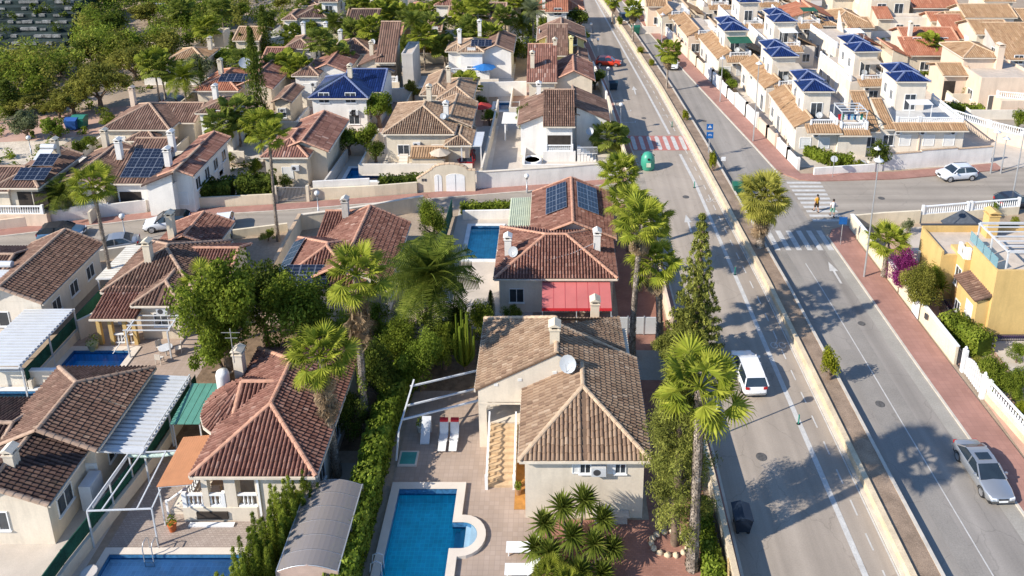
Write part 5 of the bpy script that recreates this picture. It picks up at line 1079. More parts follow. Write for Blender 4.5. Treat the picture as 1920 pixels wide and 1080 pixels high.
def terrace_house(label, x, y, wd=5, dep=12, h=3.6, tm=T_SAND, tw=True, wm=S_IVORY, sz=7.3, rot=0, east=True, seed=1, awn=None, slope=True):
    t = thing('house', label, 'house', (x,y,0), rot); r = random.Random(seed)
    b = MB(); b.box(0,wd,0,dep,-.05,h); b.build('wall', wm, t)
    if slope:
        S, L, g = roof_polys(-.0,1.5,0.3,dep,h,'sw',30,.25); make_roof(t, S, L, tm, 1, True); b = MB()
        for gg in g: b.extrude(gg,(0,.2 if gg[0][1] < 1 else -.2,0))
        b.build('gable_wall', wm, t)
    else:
        balustrade(t,(.15,.2),(.15,dep-.2),h+.05,.9); b = MB(); b.box(.05,1.5,.05,dep-.05,h,h+.05); b.build('side_terrace', M_TERR, t); b = MB(); b.extrude([(wd-.2,dep*.78,h),(wd-.2,dep,h),(wd-.2,dep,h+3.2)],(.2,0,0)); b.build('party_wall', wm, t)
    S, L, g = roof_polys(1.2,wd,-.9,.0,h-.25,'ss',24,.2); make_roof(t, S, L, tm, 1, True)
    f = MB(); f.box(1.5,wd,0.02,dep,h,h+.06); f.build('terrace', M_TERR, t)
    balustrade(t,(1.6,.15),(wd-.1,.15),h+.05,.9); balustrade(t,(wd-.15,.3),(wd-.15,dep*.5),h+.05,.9)
    if tw: tower(t, .9+.5, 4.6, dep*.22, dep*.75, h, sz)
    n = int(dep/2.6)
    for i in range(n): window(t,'w',dep*(i+.5)/n,.9 if i%2 else .1,1.0,1.3 if i%2 else 2.1,0,'win' if r.random() < .6 else 'shut')
    for xx in (1.2,3.4): window(t,'s',xx,1.0,1.2,1.3,0,'win' if r.random() < .7 else 'shut')
    aircon(t,2.4,0,2.5)
    if east:
        b = MB(); b.box(wd,wd+2.8,1.2,dep-.5,-.05,h-.1); b.build('wing', S_PALE if seed%2 else wm, t); S, L, g = roof_polys(wd+.1,wd+2.8,1.2,dep*.6,h-.08,'se',26,.15); make_roof(t, S, L, tm, 1, True)
        window(t,'s',wd+1.5,1.0,1.1,1.2,1.2)
    dish(t, 1.7+r.random()*2.5, dep*.2, h+.3, .4, r.uniform(-1,.2), 1.0); b = MB(); ax_, ay_ = wd-.5, dep*(.55+.3*r.random()); b.tube([(ax_,ay_,h),(ax_,ay_,h+2.2+r.random())],.025,5); b.bar((ax_-.5,ay_,h+2.1),(ax_+.5,ay_,h+2.1),.025); b.bar((ax_-.35,ay_,h+1.85),(ax_+.35,ay_,h+1.85),.025); b.build('aerial', M_STEEL, t)
    kk = r.random(); b = MB(); b.box(wd-1.5,wd-.6,dep*.1,dep*.1+.5,h+.06,h+.6); b.build('terrace_bench', (M_WOOD,M_DGREY,M_SHUT)[int(kk*3)], t)
    if kk < .4: b = MB(); b.extrude([(2.0,.6,h+2.3),(wd-.3,.6,h+2.3),(wd-.3,2.6,h+2.5),(2.0,2.6,h+2.5)],(0,0,.04)); [b.bar((xx,.7,h),(xx,.7,h+2.3),.06) for xx in (2.1,wd-.4)]; b.build('terrace_canopy', (M_CAN,M_SHUT,M_GREENC)[seed%3], t)
    if awn: b = MB(); b.extrude([(1.6,-.2,h+2.4),(wd,-.2,h+2.4),(wd,2.2,h+2.7),(1.6,2.2,h+2.7)],(0,0,.04)); b.build('canopy', awn, t)
    return t
t = terrace_house('corner house with sandy roof strip, laundry terrace and bright blue roofs', 28.3, 87.2, 4.9, 11.5, seed=2, east=False)
b = MB(); b.box(4.9,8.3,-.4,8,-.05,3.4); b.build('wing', S_PALE, t); f = MB(); f.box(5.1,8.2,-.2,7.8,3.4,3.46); f.build('terrace', M_TERR, t); balustrade(t,(5.0,-.3),(8.2,-.3),3.45,.9); balustrade(t,(8.15,-.2),(8.15,3.6),3.45,.9)
b = MB()
for x in (5.1,8.0):
    for y in (-.2,2.4): b.bar((x,y,3.45),(x,y,5.7),.09)
for y in (-.2,.65,1.5,2.4): b.bar((5.0,y,5.72),(8.1,y,5.72),.09)
b.bar((5.05,-.3,5.65),(5.05,2.5,5.65),.1); b.bar((8.05,-.3,5.65),(8.05,2.5,5.65),.1); b.build('terrace_pergola', M_METALW, t)
S, L, g = roof_polys(4.9,8.3,-1.0,-.4,3.1,'ss',24,.15); make_roof(t, S, L, T_SAND, 1); S, L, g = roof_polys(8.3,9.9,.4,6,3.0,'ss',26,.15); make_roof(t, S, L, T_SAND, 1); b = MB(); b.box(8.3,9.9,.42,6,-.05,2.95); b.build('porch', S_PALE, t); window(t,'s',9.1,1.0,.9,1.2,.42)
cols = [(.55,.02,.03),(.02,.16,.10),(.75,.74,.72),(.05,.12,.35),(.30,.55,.65),(.02,.10,.22),(.62,.60,.55),(.03,.22,.16)]
for i, c in enumerate(cols):
    g = thing('garment', ['red towel at the end of the terrace clothes line','dark green shirt on the terrace clothes line','white shirt between the green and blue shirts on the clothes line','navy shirt left of the pale blue one on the clothes line','pale blue shirt in the middle of the clothes line','dark navy trousers right of the pale blue shirt','cream cloth near the end of the clothes line','teal cloth last on the clothes line'][i], 'laundry', (33.3+i*.37,87.4,4.45)); b = MB(); w_ = .15
    b.add([(-w_,0,.75),(w_,0,.75),(w_*1.6,.02,.6),(w_*.9,.03,.5),(w_*.95,.04,0),(-w_*.95,.05,.02),(-w_*.9,.03,.5),(-w_*1.6,.02,.6)],[(0,7,6,5,4,3,2,1),(1,2,3,4,5,6,7,0)]); b.build('cloth', mat('cloth_%d'%i,c,var=.15,rough=.9), g)
t = thing('house', 'long low cream house with balustraded roof terrace facing the side street', 'house', (38.2,88.0,0))
b = MB(); b.box(0,10.3,0,9,-.05,3.35); b.build('wall', S_PALE, t); S, L, g = roof_polys(2.0,10.3,-.5,.3,3.15,'ss',24,.15); make_roof(t, S, L, T_SAND, 1); f = MB(); f.box(2.2,10.2,.4,8.9,3.35,3.42); f.build('terrace', mat('grey_terrace',(.50,.49,.47),var=.1,rough=.9), t)
balustrade(t,(2.3,.5),(5.0,.5),3.4,.95); balustrade(t,(5.0,.5),(10.2,.5),3.4,.95); balustrade(t,(10.15,.6),(10.15,8.5),3.4,.95)
b = MB(); b.extrude([(.3,-.3,3.3),(.3,4.5,5.2),(.3,5.2,5.2),(.3,5.2,3.3)],(.35,0,0)); b.extrude([(2.0,.3,3.35),(2.0,4.5,5.0),(2.0,5.2,5.0),(2.0,5.2,3.35)],(.25,0,0)); b.build('stair_parapet', S_CREAM, t)
S, L, g = roof_polys(.7,1.95,-.3,4.5,3.2,'ss',22,.05); make_roof(t, S, L, T_SAND, 1)
for x in (1.4,3.4,6.2,8.6): window(t,'s',x,1.0,1.2,1.3,0,'shut' if x > 3 else 'win')
for x in (2.4,5.3,8.9): aircon(t,x,0,2.45)
tower(t, 4.0, 7.6, 5.2, 10.6, 3.4, 7.3); b = MB(); b.extrude([(4.2,1.6,5.5),(7.0,1.6,5.5),(7.0,3.0,5.6),(4.2,3.0,5.6)],(0,0,.06))
for x in (4.3,6.9): b.bar((x,1.7,3.4),(x,1.7,5.5),.08)
b.build('terrace_awning', M_SHUT, t); b = MB(); b.box(4.97,5.1,-.12,0,0,3.3); b.build('pier', S_PEACH, t)
specs = [(28.2,100.6,'white house with bright blue roofs and brown car awning by the pavement',1,T_SAND,S_IVORY,M_CAN),(24.4,113.5,'white terrace house with green garden screen below bright blue roofs',2,T_SAND,S_IVORY,M_GREENC),(21.8,125.5,'peach-based terrace house with sandy roof strip farther up the road',3,T_SAND,S_PEACH,None),(19.2,138,'cream terrace house with curved wall near the top of the road',4,T_SAND,S_CREAM,None),(17.5,151,'topmost terrace house on the right of the road',5,T_SAND,S_CREAM,None),
         (40.2,103.0,'second-row white house with wide blue roofs and sloping beige side wall',6,T_SAND,S_IVORY,None),(33.2,118.6,'second-row white house with plants on the roof terrace',7,T_SAND,S_IVORY,None),(30.6,131.5,'third-row white house with pale terrace under small blue roofs',8,T_SAND,S_IVORY,None),(27.6,145,'distant white house with blue roofs behind the terraces',9,T_SAND,S_IVORY,None),(43.5,118.5,'white house with glazed front and red roof panel',10,T_TERRA,S_IVORY,None),(40.5,132,'pale house with bare roof terrace in the third row',11,T_SAND,S_PALE,None),(37.5,147,'far pale house with small blue roofs near the top edge',12,T_SAND,S_PALE,None)]
for (x,y,l,sd_,tm,wm,aw) in specs: terrace_house(l, x, y, 4.9, 11.2, 3.6, tm, sd_ not in (3,4,10,11), wm, 7.3, R(4) if y > 100 else 0, True, sd_, aw, slope=x < 29 and sd_ < 5)
def HR(label, uL, uR, v, h, dep, roof='gx', tm=T_TERRA, wm=S_CREAM, pitch=22, **k): return H(label, uL, uR, v, h, dep, roof, tm, wm, pitch, **k)
HR('terracotta-roofed cream house with arched porch behind the street palm', 1700, 1776, 104, 3.4, 3.2, 'ss', T_TERRA, S_CREAM, 24, det=1, more=(B(.8,8.6,3.2,8.5,4.8,'gx'),B(-2.4,0,-.2,5,3.2,'se',wins=False),B(8.6,12,5,10,4.6,'ss',wins=False)), chims=((1.6,3.8,5.0,7.6,S_IVORY),))
t = HR('peach house with curved sandy roof and big arched porch', 1806, 1884, 108, 6.0, 6.5, 'hip', T_SAND, S_PEACH, 20, det=1, wins=False, more=(B(-3.2,.2,-1.6,3,3.9,'gx',pitch=20,wins=False,wm=S_PEACH),)); window(t,'s',-4.9,.1,1.6,2.9,-1.6,'open'); chimney(t,2.2,-.1,0,8.0,S_PEACH,.9)
HR('sandy-roofed house with round window at the right edge', 1886, 1975, 112, 4.6, 7, 'ss', T_SAND, S_GREY, 24, det=1, more=(B(-1,4,7,13,6.4,'gx',pitch=22,wm=S_CREAM),))
t = HR('cream flat-roofed house with outside balustraded stairs at the right edge', 1838, 1960, 152, 4.4, 8, 'flat', T_SAND, S_PEACH, det=1, wins=True); balustrade(t,(-2,-.6),(1.5,-1.6),2.2,.9); b = MB(); b.box(-2,6,-2,-.003,-.05,2.2); b.build('stair_block', S_PEACH, t)
HR('white house with four sandy roof slopes in the back row on the right', 1810, 1908, 33, 5.2, 6, 'gx', T_SAND, S_IVORY, 24, more=(B(-2.5,0,-1,5,4.2,'gx',wins=False),))
HR('cream flat-topped block with terrace wall in the back row', 1632, 1712, 5, 5.6, 9, 'flat', T_TERRA, S_CREAM, more=(B(2.6,12,-3,0,3.2,'flat',wm=S_PALE),B(.4,2.6,-3,0,3.4,'ss',wins=False)))
HR('row house with three bright terracotta slopes near the top right', 1712, 1800, 15, 4.4, 6, 'gx', T_TERRA, S_CREAM, 26)
HR('small terracotta gable in front of the bright terracotta row house', 1745, 1784, 40, 3.4, 4, 'gx', T_TERRA, S_CREAM, 24, wins=False)
HR('orange-roofed white house with blue solar panels and glazed porch', 1480, 1524, 33, 4.0, 7, 'sw', T_TERRA, S_IVORY, 18, more=(B(4,8,0,7,3.6,'se',wins=False,tm=T_TERRA),), panels=None)
t = HR('sandy low roof with blue panels between the white terraces', 1528, 1574, 48, 3.6, 6.5, 'hip', T_SAND, S_CREAM, 20, panels=(1.4,.8,2,1,1.0,1.3), more=(B(4,9,2,9,3.7,'hip',wins=False,tm=T_SAND),))
HR('pale house under a sandy gable with leaning black panels', 1590, 1640, 52, 3.2, 6, 'gx', T_SAND, S_PALE, 16)
HR('sandy roofed cream house at the top right corner', 1846, 1905, 3, 4.2, 6, 'gx', T_SAND, S_CREAM, 24)
for i, (u0,u1,v,tm,wm,lab) in enumerate(((1212,1252,12,T_SAND,S_PEACH,'peach house with balcony arches beside the upper pavement'),(1290,1330,-6,T_SAND,S_CREAM,'cream house at the top edge beyond the first blue roofs'),(1480,1526,-8,T_TERRA,S_CREAM,'distant terracotta roof above the blue panels'),(1560,1610,-4,T_SAND,S_CREAM,'distant sandy roof left of the flat-topped block'),(1700,1760,-22,T_SAND,S_CREAM,'distant sandy roof at the top edge right of centre'),(1918,1990,40,T_SAND,S_CREAM,'small sandy roof cut by the right edge'),(1640,1700,-30,T_TERRA,S_IVORY,'distant terracotta roof behind the flat-topped block'))):
    HR(lab,u0,u1,v,4.4,6,'gx',tm,wm,22)
# --- yellow house
t = thing('house', 'yellow flat-roofed house with white balustrades and roof pergola', 'house', (34,56,0))
b = MB(); b.box(-.4,9,-2.6,2.2,-.05,5.6); b.box(-2.2,9,2.2,6,-.05,4.4); b.box(-.9,2.2,1.0,3.4,-.05,4.7); b.build('wall', S_YELLOW, t)
b = MB(); b.box(-.4,9,-2.6,-2.42,5.6,6.0); b.box(-.4,-.22,-2.42,1.0,5.6,6.0); b.box(-2.2,9,5.82,6,4.4,5.0); b.box(-2.2,-2.02,2.2,5.82,4.4,4.8); b.build('parapet', S_YELLOW, t)
f = MB(); f.box(-.2,9,-2.4,2.2,5.6,5.65); f.box(-2,9,2.4,5.8,4.4,4.45); f.build('terrace', M_TERR, t)
b = MB(); b.box(-2.3,9.1,5.95,6.15,4.99,5.1); b.build('coping', M_DGREY, t)
balustrade(t,(-.85,1.1),(-.85,2.1),4.7,.9); balustrade(t,(-.7,1.1),(1.0,1.1),4.7,.9); balustrade(t,(-2.3,2.4),(-2.3,5.8),0.0,.9)
for i in range(4): b = MB(); b.bar((-.3,-2.3+i*1.05,6.45),(-.3,-1.35+i*1.05,6.45),.03,.85); b.build('glass_panel', M_TINT, t)
b = MB()
for y in (-2.3,.0,2.0): b.bar((.4,y,5.65),(.4,y,7.4),.1); b.bar((.3,y,7.4),(8,y,7.4),.1)
for y in np.linspace(-2.3,2.0,7): b.bar((.4,y,7.5),(8,y,7.5),.08)
b.bar((.4,-2.3,7.4),(.4,2.0,7.4),.12); b.build('roof_pergola', M_METALW, t)
S, L, g = roof_polys(-1.5,1.3,-2.4,.8,3.3,'sw',20,.15); make_roof(t, [[(p[0],p[1],p[2]) for p in S[0]]], [], T_BROWN, 2, False); b = MB(); b.box(-1.35,-.4,-2.35,.7,-.05,3.2); b.build('porch_wall', S_YELLOW, t)
window(t,'w',-1.4,.1,.9,2.3,-1.35,'door'); window(t,'w',1.6,2.0,.8,1.6,-.9); window(t,'w',.2,.5,.7,.9,-1.35); chimney(t,3.2,5.2,4.4,6.9,S_YELLOW,.9)
b = MB(); b.box(-1.45,-1.36,-2.6,6,-.04,.25); b.box(-1.4,9,-2.7,-2.61,-.04,.25); b.build('plinth', mat('purple_plinth',(.06,.03,.10),var=.2), t); rail(t,[(-2.4,-1.9),(-2.4,.9),(-1.5,.9)],.1,1.0,M_DGREY); rail(t,[(-1.4,-3.0),(3.5,-3.0)],0,.6,M_DGREY)
b = MB(); b.tube([(-1.4,.72,0),(-1.4,.72,3.3)],.04,6); b.build('downpipe', M_WOOD, t); balustrade(t,(-2.35,5.6),(-1.0,7.6),1.6,1.0); b = MB(); b.box(-2.4,.0,5.99,8,-.05,1.6); b.build('rear_steps', S_WARM, t)

# ---------------------------------------------------------------- garden walls, gates, fences
def zup(u, vb, vt):
    """height of what stands at ground pixel (u, vb) and reaches up to vt"""
    x, y = G(u, vb); c, s = math.cos(PITCH), math.sin(PITCH); lo, hi = 0, 30
    for _ in range(40):
        m = (lo+hi)/2; zz = m-CAM_H
        if PPY+FPX*(-y*s-zz*c)/(y*c-zz*s) > vt: lo = m
        else: hi = m
    return lo
def mpx(v):
    """metres per photograph pixel on the ground at row v"""
    a, _ = G(PPX, v); c, _ = G(PPX+1, v); return c-a
def wall(label, pts, h, m=S_CREAM, wd=.22, cop=None, posts=0, z0=-.05, step=0, name='garden_wall', base=None):
    """garden wall along points, optional coping, posts and stepped top"""
    x0, y0 = pts[0]; t = thing(name, label, 'wall', (x0,y0,0)); b = MB(); c = MB(); pm = MB(); st = MB()
    for j, (p, q) in enumerate(zip(pts, pts[1:])):
        P, Q = Vector((p[0]-x0,p[1]-y0)), Vector((q[0]-x0,q[1]-y0)); L = (Q-P).length; n = max(1,int(L/step)) if step else 1
        for i in range(n):
            a, e = P+(Q-P)*i/n, P+(Q-P)*(i+1)/n; hh = h+(.16*((i+j)%2) if step else 0)
            b.bar((*a,(hh+z0)/2),(*e,(hh+z0)/2),wd,hh-z0)
            if cop: c.bar((*a,hh+.04),(*e,hh+.04),wd+.1,.08)
        if base: st.bar((*P,base/2-.02),(*Q,base/2-.02),wd+.06,base)
        if posts:
            k = max(1,int(L/posts))
            for i in range(k+1): e = P+(Q-P)*i/k; pm.box(e.x-.17,e.x+.17,e.y-.17,e.y+.17,z0,h+.22)
    b.build('wall_panel', m, t)
    if c.f: c.build('coping', cop, t)
    if pm.f: stuff(pm.build('post', m, t))
    if st.f: st.build('stone_base', M_STONEW, t)
    return t
M_MESH = mat('green_mesh_fence', (.012,.075,.05), var=.3, scale=1.5, fine=.3, fscale=12, rough=.9)
def meshfence(label, pts, z0, h):
    x0, y0 = pts[0]; t = thing('mesh_fence', label, 'fence', (x0,y0,0)); b = MB(); p2 = MB()
    for (p, q) in zip(pts, pts[1:]):
        b.bar((p[0]-x0,p[1]-y0,z0+h/2),(q[0]-x0,q[1]-y0,z0+h/2),.06,h); n = max(1,int(math.hypot(q[0]-p[0],q[1]-p[1])/2.2))
        for i in range(n+1): ex, ey = p[0]+(q[0]-p[0])*i/n-x0, p[1]+(q[1]-p[1])*i/n-y0; p2.tube([(ex,ey,0),(ex,ey,z0+h+.05)],.03,6)
    b.build('screen', M_MESH, t); stuff(p2.build('post', M_DGREY, t)); return t
wall('low cream wall between the turret villa and the dark-roofed house', [(-26.6,28),(-26.2,33.3),(-25.1,41.4),(-24.9,47)], .85, S_BEIGE); meshfence('dark green screen on the low wall left of the white pergola', [(-26.75,28),(-26.4,33.3),(-25.35,41.4),(-25.1,47)], .8, .95)
wall('low cream wall beside the patio pool', [(-37.2,47.6),(-37.1,56.5)], .8, S_BEIGE); meshfence('dark green screen between the white slatted canopy and the patio pool', [(-37.4,47.6),(-37.3,58)], .75, 1.0)
wall('pale grey rendered wall behind the teal pool', [(-44,48.0),(-36.2,48.1),(-30.5,48.1)], 1.3, S_PALE, cop=M_WHITE); wall('cream wall panel standing by the patio entrance', [(-36.9,53.2),(-36.2,54.2)], 1.7, S_BEIGE)
wall('cream roadside wall in front of the tan-roofed villa garden', [(9.45,28),(9.45,38),(9.3,48.5)], 1.5, S_CREAM, cop=M_STONEW); wall('cream roadside wall beside the tall twin palms', [(9.2,54),(9.0,75.8)], 1.4, S_PEACH)
t = thing('panel_gate', 'white panelled driveway gate between the two villas', 'gate', (6.4,53.8,0))
for i in range(3): b = MB(); b.box(-1.9+i*1.27,-.68+i*1.27,-.04,.04,.1,1.6); b.build('gate_panel', M_METALW, t)
for i in range(4):
    b = MB(); b.box(-2.0+i*1.27,-1.9+i*1.27,-.06,.06,0,1.7); b.build('gate_post', M_STEEL, t)
wall('pale wall behind the driveway gate panels', [(4.3,54.3),(8.6,54.3)], .8, S_LEMON)
t = thing('picket_gate', 'small wooden picket gate by the roadside wall at the bottom edge', 'gate', (8.9,33.2,0)); b = MB()
for i in range(12): b = MB(); y = -2.2+i*.2; b.box(-.03+.06*i*.6,.03+.06*i*.6,y,y+.1,0,1.25); b.build('picket', mat('picket_wood',(.55,.40,.20),var=.2), t)
# side street, north side
t = thing('arched_gateway', 'cream gateway with tiled arch, white door and white garage door', 'gateway', (-11.5,77.9,0)); b = MB()
arcp = [(-3.2,0,-.05),(3.0,0,-.05),(3.0,0,2.5)]+[(1.9*math.cos(a)+.3,0,2.5+.75*math.sin(a)) for a in np.linspace(.1,math.pi-.1,11)]+[(-1.7,0,2.55),(-3.2,0,1.5)]; b.extrude(arcp,(0,.35,0)); b.build('wall', S_CREAM, t)
cp = MB(); P_ = arcp[2:]; 
for p, q in zip(P_, P_[1:]): caps(cp, (p[0],.17,p[2]), (q[0],.17,q[2]), .2, 4, .3)
stuff(cp.build('coping_tiles', CAP['tile_tan'], t))
for (a0,a1,hh,nm) in ((-1.35,-.55,2.1,'door'),(-.1,1.9,2.2,'garage_door')):
    b = MB(); pts2 = [(a0,-.03,0),(a1,-.03,0),(a1,-.03,hh-.35)]+[((a0+a1)/2+(a1-a0)/2*math.cos(a),-.03,hh-.35+.35*math.sin(a)) for a in np.linspace(.2,math.pi-.2,7)]+[(a0,-.03,hh-.35)]; b.extrude(pts2,(0,.06,0)); o = b.build(nm, M_WHITE, t)
    b = MB(); b.box((a0+a1)/2-.02,(a0+a1)/2+.02,-.05,-.03,0,hh-.1); b.build('seam', M_STEEL, o)
for x in (-2.3,-2.6): b = MB(); b.box(x-.1,x+.1,-.04,0,1.3,1.6); b.build('letter_box', M_DGREY, t)
wall('long white wall below the white tower house', [(-8.4,78.6),(.5,79.9),(7.2,81.2)], 2.0, S_WHITE, cop=M_FASCIA); wall('cream wall with white panel left of the arched gateway', [(-25.6,76.2),(-19,76.9),(-14.7,77.7)], 1.3, S_WARM); wall('white upper wall edging the small pool', [(-25.4,76.5),(-19.6,77.2)], 2.0, S_WHITE, wd=.18)
wall('cream wall under the dark flowering hedge', [(-38.2,74.2),(-29.2,75.2)], 1.2, S_WARM); wall('white wall behind the parked white hatchback', [(-51.5,70.9),(-41.6,73.6)], 1.35, S_WHITE, step=3.2)
t = thing('garage_gate', 'white garage gate behind the parked white car', 'gate', (-40,74.1,0)); b = MB(); b.box(-1.5,1.5,0,.12,0,1.9); b.build('gate_panel', M_WHITE, t); b = MB(); b.box(-1.75,-1.5,-.1,.25,0,2.1); b.box(1.5,1.75,-.1,.25,0,2.1); b.build('pier', S_WHITE, t)
t = thing('iron_gate', 'iron driveway gate between cream piers beside the tall palm', 'gate', (-27.4,75.6,0)); rail(t,[(-1.5,0),(1.5,.15)],.1,1.6,M_STEEL); b = MB(); b.box(-1.8,-1.5,-.2,.1,0,1.9); b.box(1.5,1.8,-.05,.25,0,1.9); b.build('pier', S_CREAM, t)
wall('peach wall with white railing at the left edge of the side street', [(-58,68.8),(-52,70.6)], 1.1, S_PEACH)
# side street, south side
wall('beige wall along the side street behind the red-brown house', [(-24.8,70.0),(-20.5,71.2),(-13.4,73.9)], 1.6, S_CREAM, cop=M_FASCIA); wall('beige side wall beside the tall palm trunk', [(-24.8,70),(-24.4,60)], 1.7, S_CREAM, cop=CAP['tile_tan']); wall('low white wall at the head of the blue pool', [(-9.2,72.0),(-2.2,72.3)], 1.0, S_WHITE); meshfence('dark green screen beside the blue rectangular pool', [(-10.5,63.5),(-10.3,72.5)], .2, 1.8)
wall('cream wall by the driveway of the patio-pool house', [(-30.8,68.4),(-26,69.7)], .9, S_WARM); wall('white wall and carport kerb in front of the parked cars', [(-47,62.5),(-38.5,65.4)], 1.1, S_PALE)
# up the main road, left side
wall('cream roadside wall of the white tower house', [(8.2,82.4),(7.7,94),(7.3,103)], 1.7, S_CREAM); wall('white roadside wall of the terracotta gable house', [(7.2,104),(5.9,118)], 1.8, S_WHITE); wall('pale wall along the upper left pavement', [(5.6,119),(3.6,140),(2,158)], 1.7, S_PALE)
wall('tan wall between the arched-gate villa and the white tower house', [(-8.0,80),(-7.7,92),(-7.6,101)], 1.9, S_BEIGE); wall('grey wall beside the small pool', [(-24.6,77.4),(-24.2,86)], 1.4, S_GREY); wall('white garden wall behind the shrubs of the blue-roofed house', [(-24,104.8),(-14,106.5)], 2.0, S_WHITE)
wall('white rear wall left of the yellow house', [(-10.5,107),(-4,107.5)], 2.2, S_WHITE); wall('long white garden wall at the top left', [(-52,124),(-46,134),(-42,146)], 1.8, S_WHITE); wall('cream boundary wall between the two solar houses', [(-45.9,70.9),(-46.6,78)], 1.4, S_CREAM)
# right pavement
wall('long cream wall beside the red pavement in front of the yellow house', [(29.0,70.2),(29.2,66),(29.45,58),(29.75,50.3)], 1.55, S_WARM, cop=M_WHITE); wall('cream rear garden wall along the side street', [(29.1,70.3),(32.5,70.9),(36.2,71.3)], 1.4, S_WARM)
t = thing('white_door', 'white door set in the long cream wall', 'door', (29.42,56.2,0), 0); b = MB(); b.box(-.16,-.11,-.55,.55,.1,1.75); b.build('door_leaf', M_WHITE, t); b = MB(); b.box(-.2,-.11,-1.9,-1.6,1.0,1.45); b.build('letter_box', M_DGREY, t)
wall('cream wall with stone base and white balustrade at the right edge', [(30.2,46.6),(30.7,42.3),(31.4,36)], .9, S_WARM, base=.55); t = thing('balustrade_fence', 'white balustrade on the stone-based wall at the right edge', 'fence', (30.2,46.6,0)); balustrade(t,(0,0),(.5,-4.3),.9,.75,single=True); balustrade(t,(.5,-4.3),(1.2,-10.6),.9,.75,single=True)
t = thing('ornamental_gate', 'white scrolled gate between the cream wall and the balustrade', 'gate', (29.95,48.3,0)); b = MB()
for i in range(9): b = MB(); y = -1.3+i*.26; hh = 1.5+.35*math.sin(math.pi*i/8); b.box(-.03,.03,y,y+.15,.1,hh); b.build('slat', M_WHITE, t)
for y in (-1.5,1.25): b = MB(); b.box(-.15,.15,y-.15,y+.15,0,1.9); b.lathe([(.05,1.9),(.13,2.0),(.1,2.1),(.02,2.2)],8,(0,y,0)); b.build('gate_post', M_WHITE, t)
rail(t,[(-.1,1.6),(-.1,2.0)],.0,1.5,M_DGREY)
wall('cream rear wall section carrying white balusters by the garden shed', [(36.4,71.4),(47,73.1)], .9, S_WARM); t = thing('balustrade_fence', 'white balusters behind the dark-roofed garden shed', 'fence', (36.4,71.4,0)); balustrade(t,(0,0),(5,.8),.9,.9); balustrade(t,(5.2,.85),(10.6,1.7),.9,.9)
t = thing('garden_shed', 'grey garden shed with dark gable roof behind the yellow house', 'shed', (38.3,65.4,0)); b = MB(); b.box(-1.5,1.5,-1.6,1.9,0,2.3); b.extrude([(-1.5,-1.6,2.3),(1.5,-1.6,2.3),(0,-1.6,3.2)],(0,3.5,0)); b.build('wall', mat('grey_boards',(.45,.45,.45),var=.12,scale=3), t)
b = MB(); b.extrude([(-1.9,-2.1,2.2),(0,-2.1,3.35),(0,2.3,3.35),(-1.9,2.3,2.2)],(0,0,.1)); b.extrude([(0,-2.1,3.35),(1.9,-2.1,2.2),(1.9,2.3,2.2),(0,2.3,3.35)],(0,0,.1)); b.build('roof', mat('slate_shingle',(.07,.08,.095),var=.2,scale=3,rough=.8), t); window(t,'s',.5,1.0,.8,.9,-1.6); b = MB()
for s in (-1,1): b.bar((0,-2.13,3.38),(s*1.92,-2.13,2.22),.06,.16)
b.build('bargeboard', M_WHITE, t)
wall('low white corner wall by the zebra crossing', [(29.0,81.9),(37.1,83.1)], .95, S_WHITE); wall('tall white wall with tiled coping behind the white car', [(37.2,83.2),(50.6,85.4)], 2.0, S_WHITE, cop=CAP['tile_tan'], step=4.4)
prevy = 83.4; PX_ = lambda y: XK(y)+2.5
for i, (y1,m_,hh,lab) in enumerate(((89,S_WHITE,1.3,'white stepped wall at the corner house garden'),(95,S_PEACH,1.5,'peach wall section with iron gate on the right pavement'),(103,S_WHITE,1.9,'white wall beside the brown car awning'),(109,S_WHITE,1.6,'white garden wall with posts before the green bush'),(116,S_WHITE,1.9,'tall white wall beside the green screen'),(124,S_WARM,1.6,'cream wall behind the second street palm'),(133,S_PEACH,1.7,'curved peach wall farther up the pavement'),(143,S_WHITE,1.8,'white wall high up the right pavement'),(158,S_PEACH,1.8,'last peach wall at the top of the right pavement'))):
    wall(lab, [(PX_(prevy),prevy),(PX_((prevy+y1)/2),(prevy+y1)/2),(PX_(y1),y1)], hh, m_, posts=2.6, step=2.6); prevy = y1+.8
wall('cream retaining wall under white balustrade behind the roof terrace', [(49.8,97.5),(53.6,92),(57.5,88.5)], 1.6, S_PEACH); t = thing('balustrade_fence', 'long white balustrade running down behind the roof terrace', 'fence', (49.8,97.5,0)); balustrade(t,(0,0),(3.8,-5.5),1.6,.9); balustrade(t,(3.8,-5.5),(7.7,-9),1.6,.9)
wall('white panel fence at the far right by the lane', [(57.8,88.2),(62,86)], 2.0, S_WHITE, posts=1.6)
# ---------------------------------------------------------------- trees, palms, shrubs
def TR(label, u, vb, vt, hw, kind, leaf, fine=1, seed=1, cat='tree', base=None, group=None, name=None):
    x, y = G(u, vb); h = max(.6, zup(u, vb, vt)); return tree(label, x, y, kind, max(.3,hw*mpx((vb+vt)/2)*.97), h, leaf, fine, seed, cat, name, group, base)
def PM(label, u, vb, vc, size=2.0, kind='fan', n=30, single=False, skirt=0, uc=None, leaf=None, seed=1, r=.2, low=-.75):
    x, y = G(u, vb); h = zup(u, vb, vc); lx = ((uc-u)*mpx(vb)*(CAM_H-h)/CAM_H - (x*(1-1)) + x*((CAM_H-h)/CAM_H-1)*0) if uc is not None else 0
    if uc is not None:
        xt = None; c, s = math.cos(PITCH), math.sin(PITCH); fw = y*c-(h-CAM_H)*s; lx = (uc-PPX)*fw/FPX - x
    a = (seed*2.1) % 6.28
    return palm(label, x, y, h, size, kind, n, single, skirt, (lx*math.cos(a), -lx*math.sin(a)), seed, r, leaf, low=low)
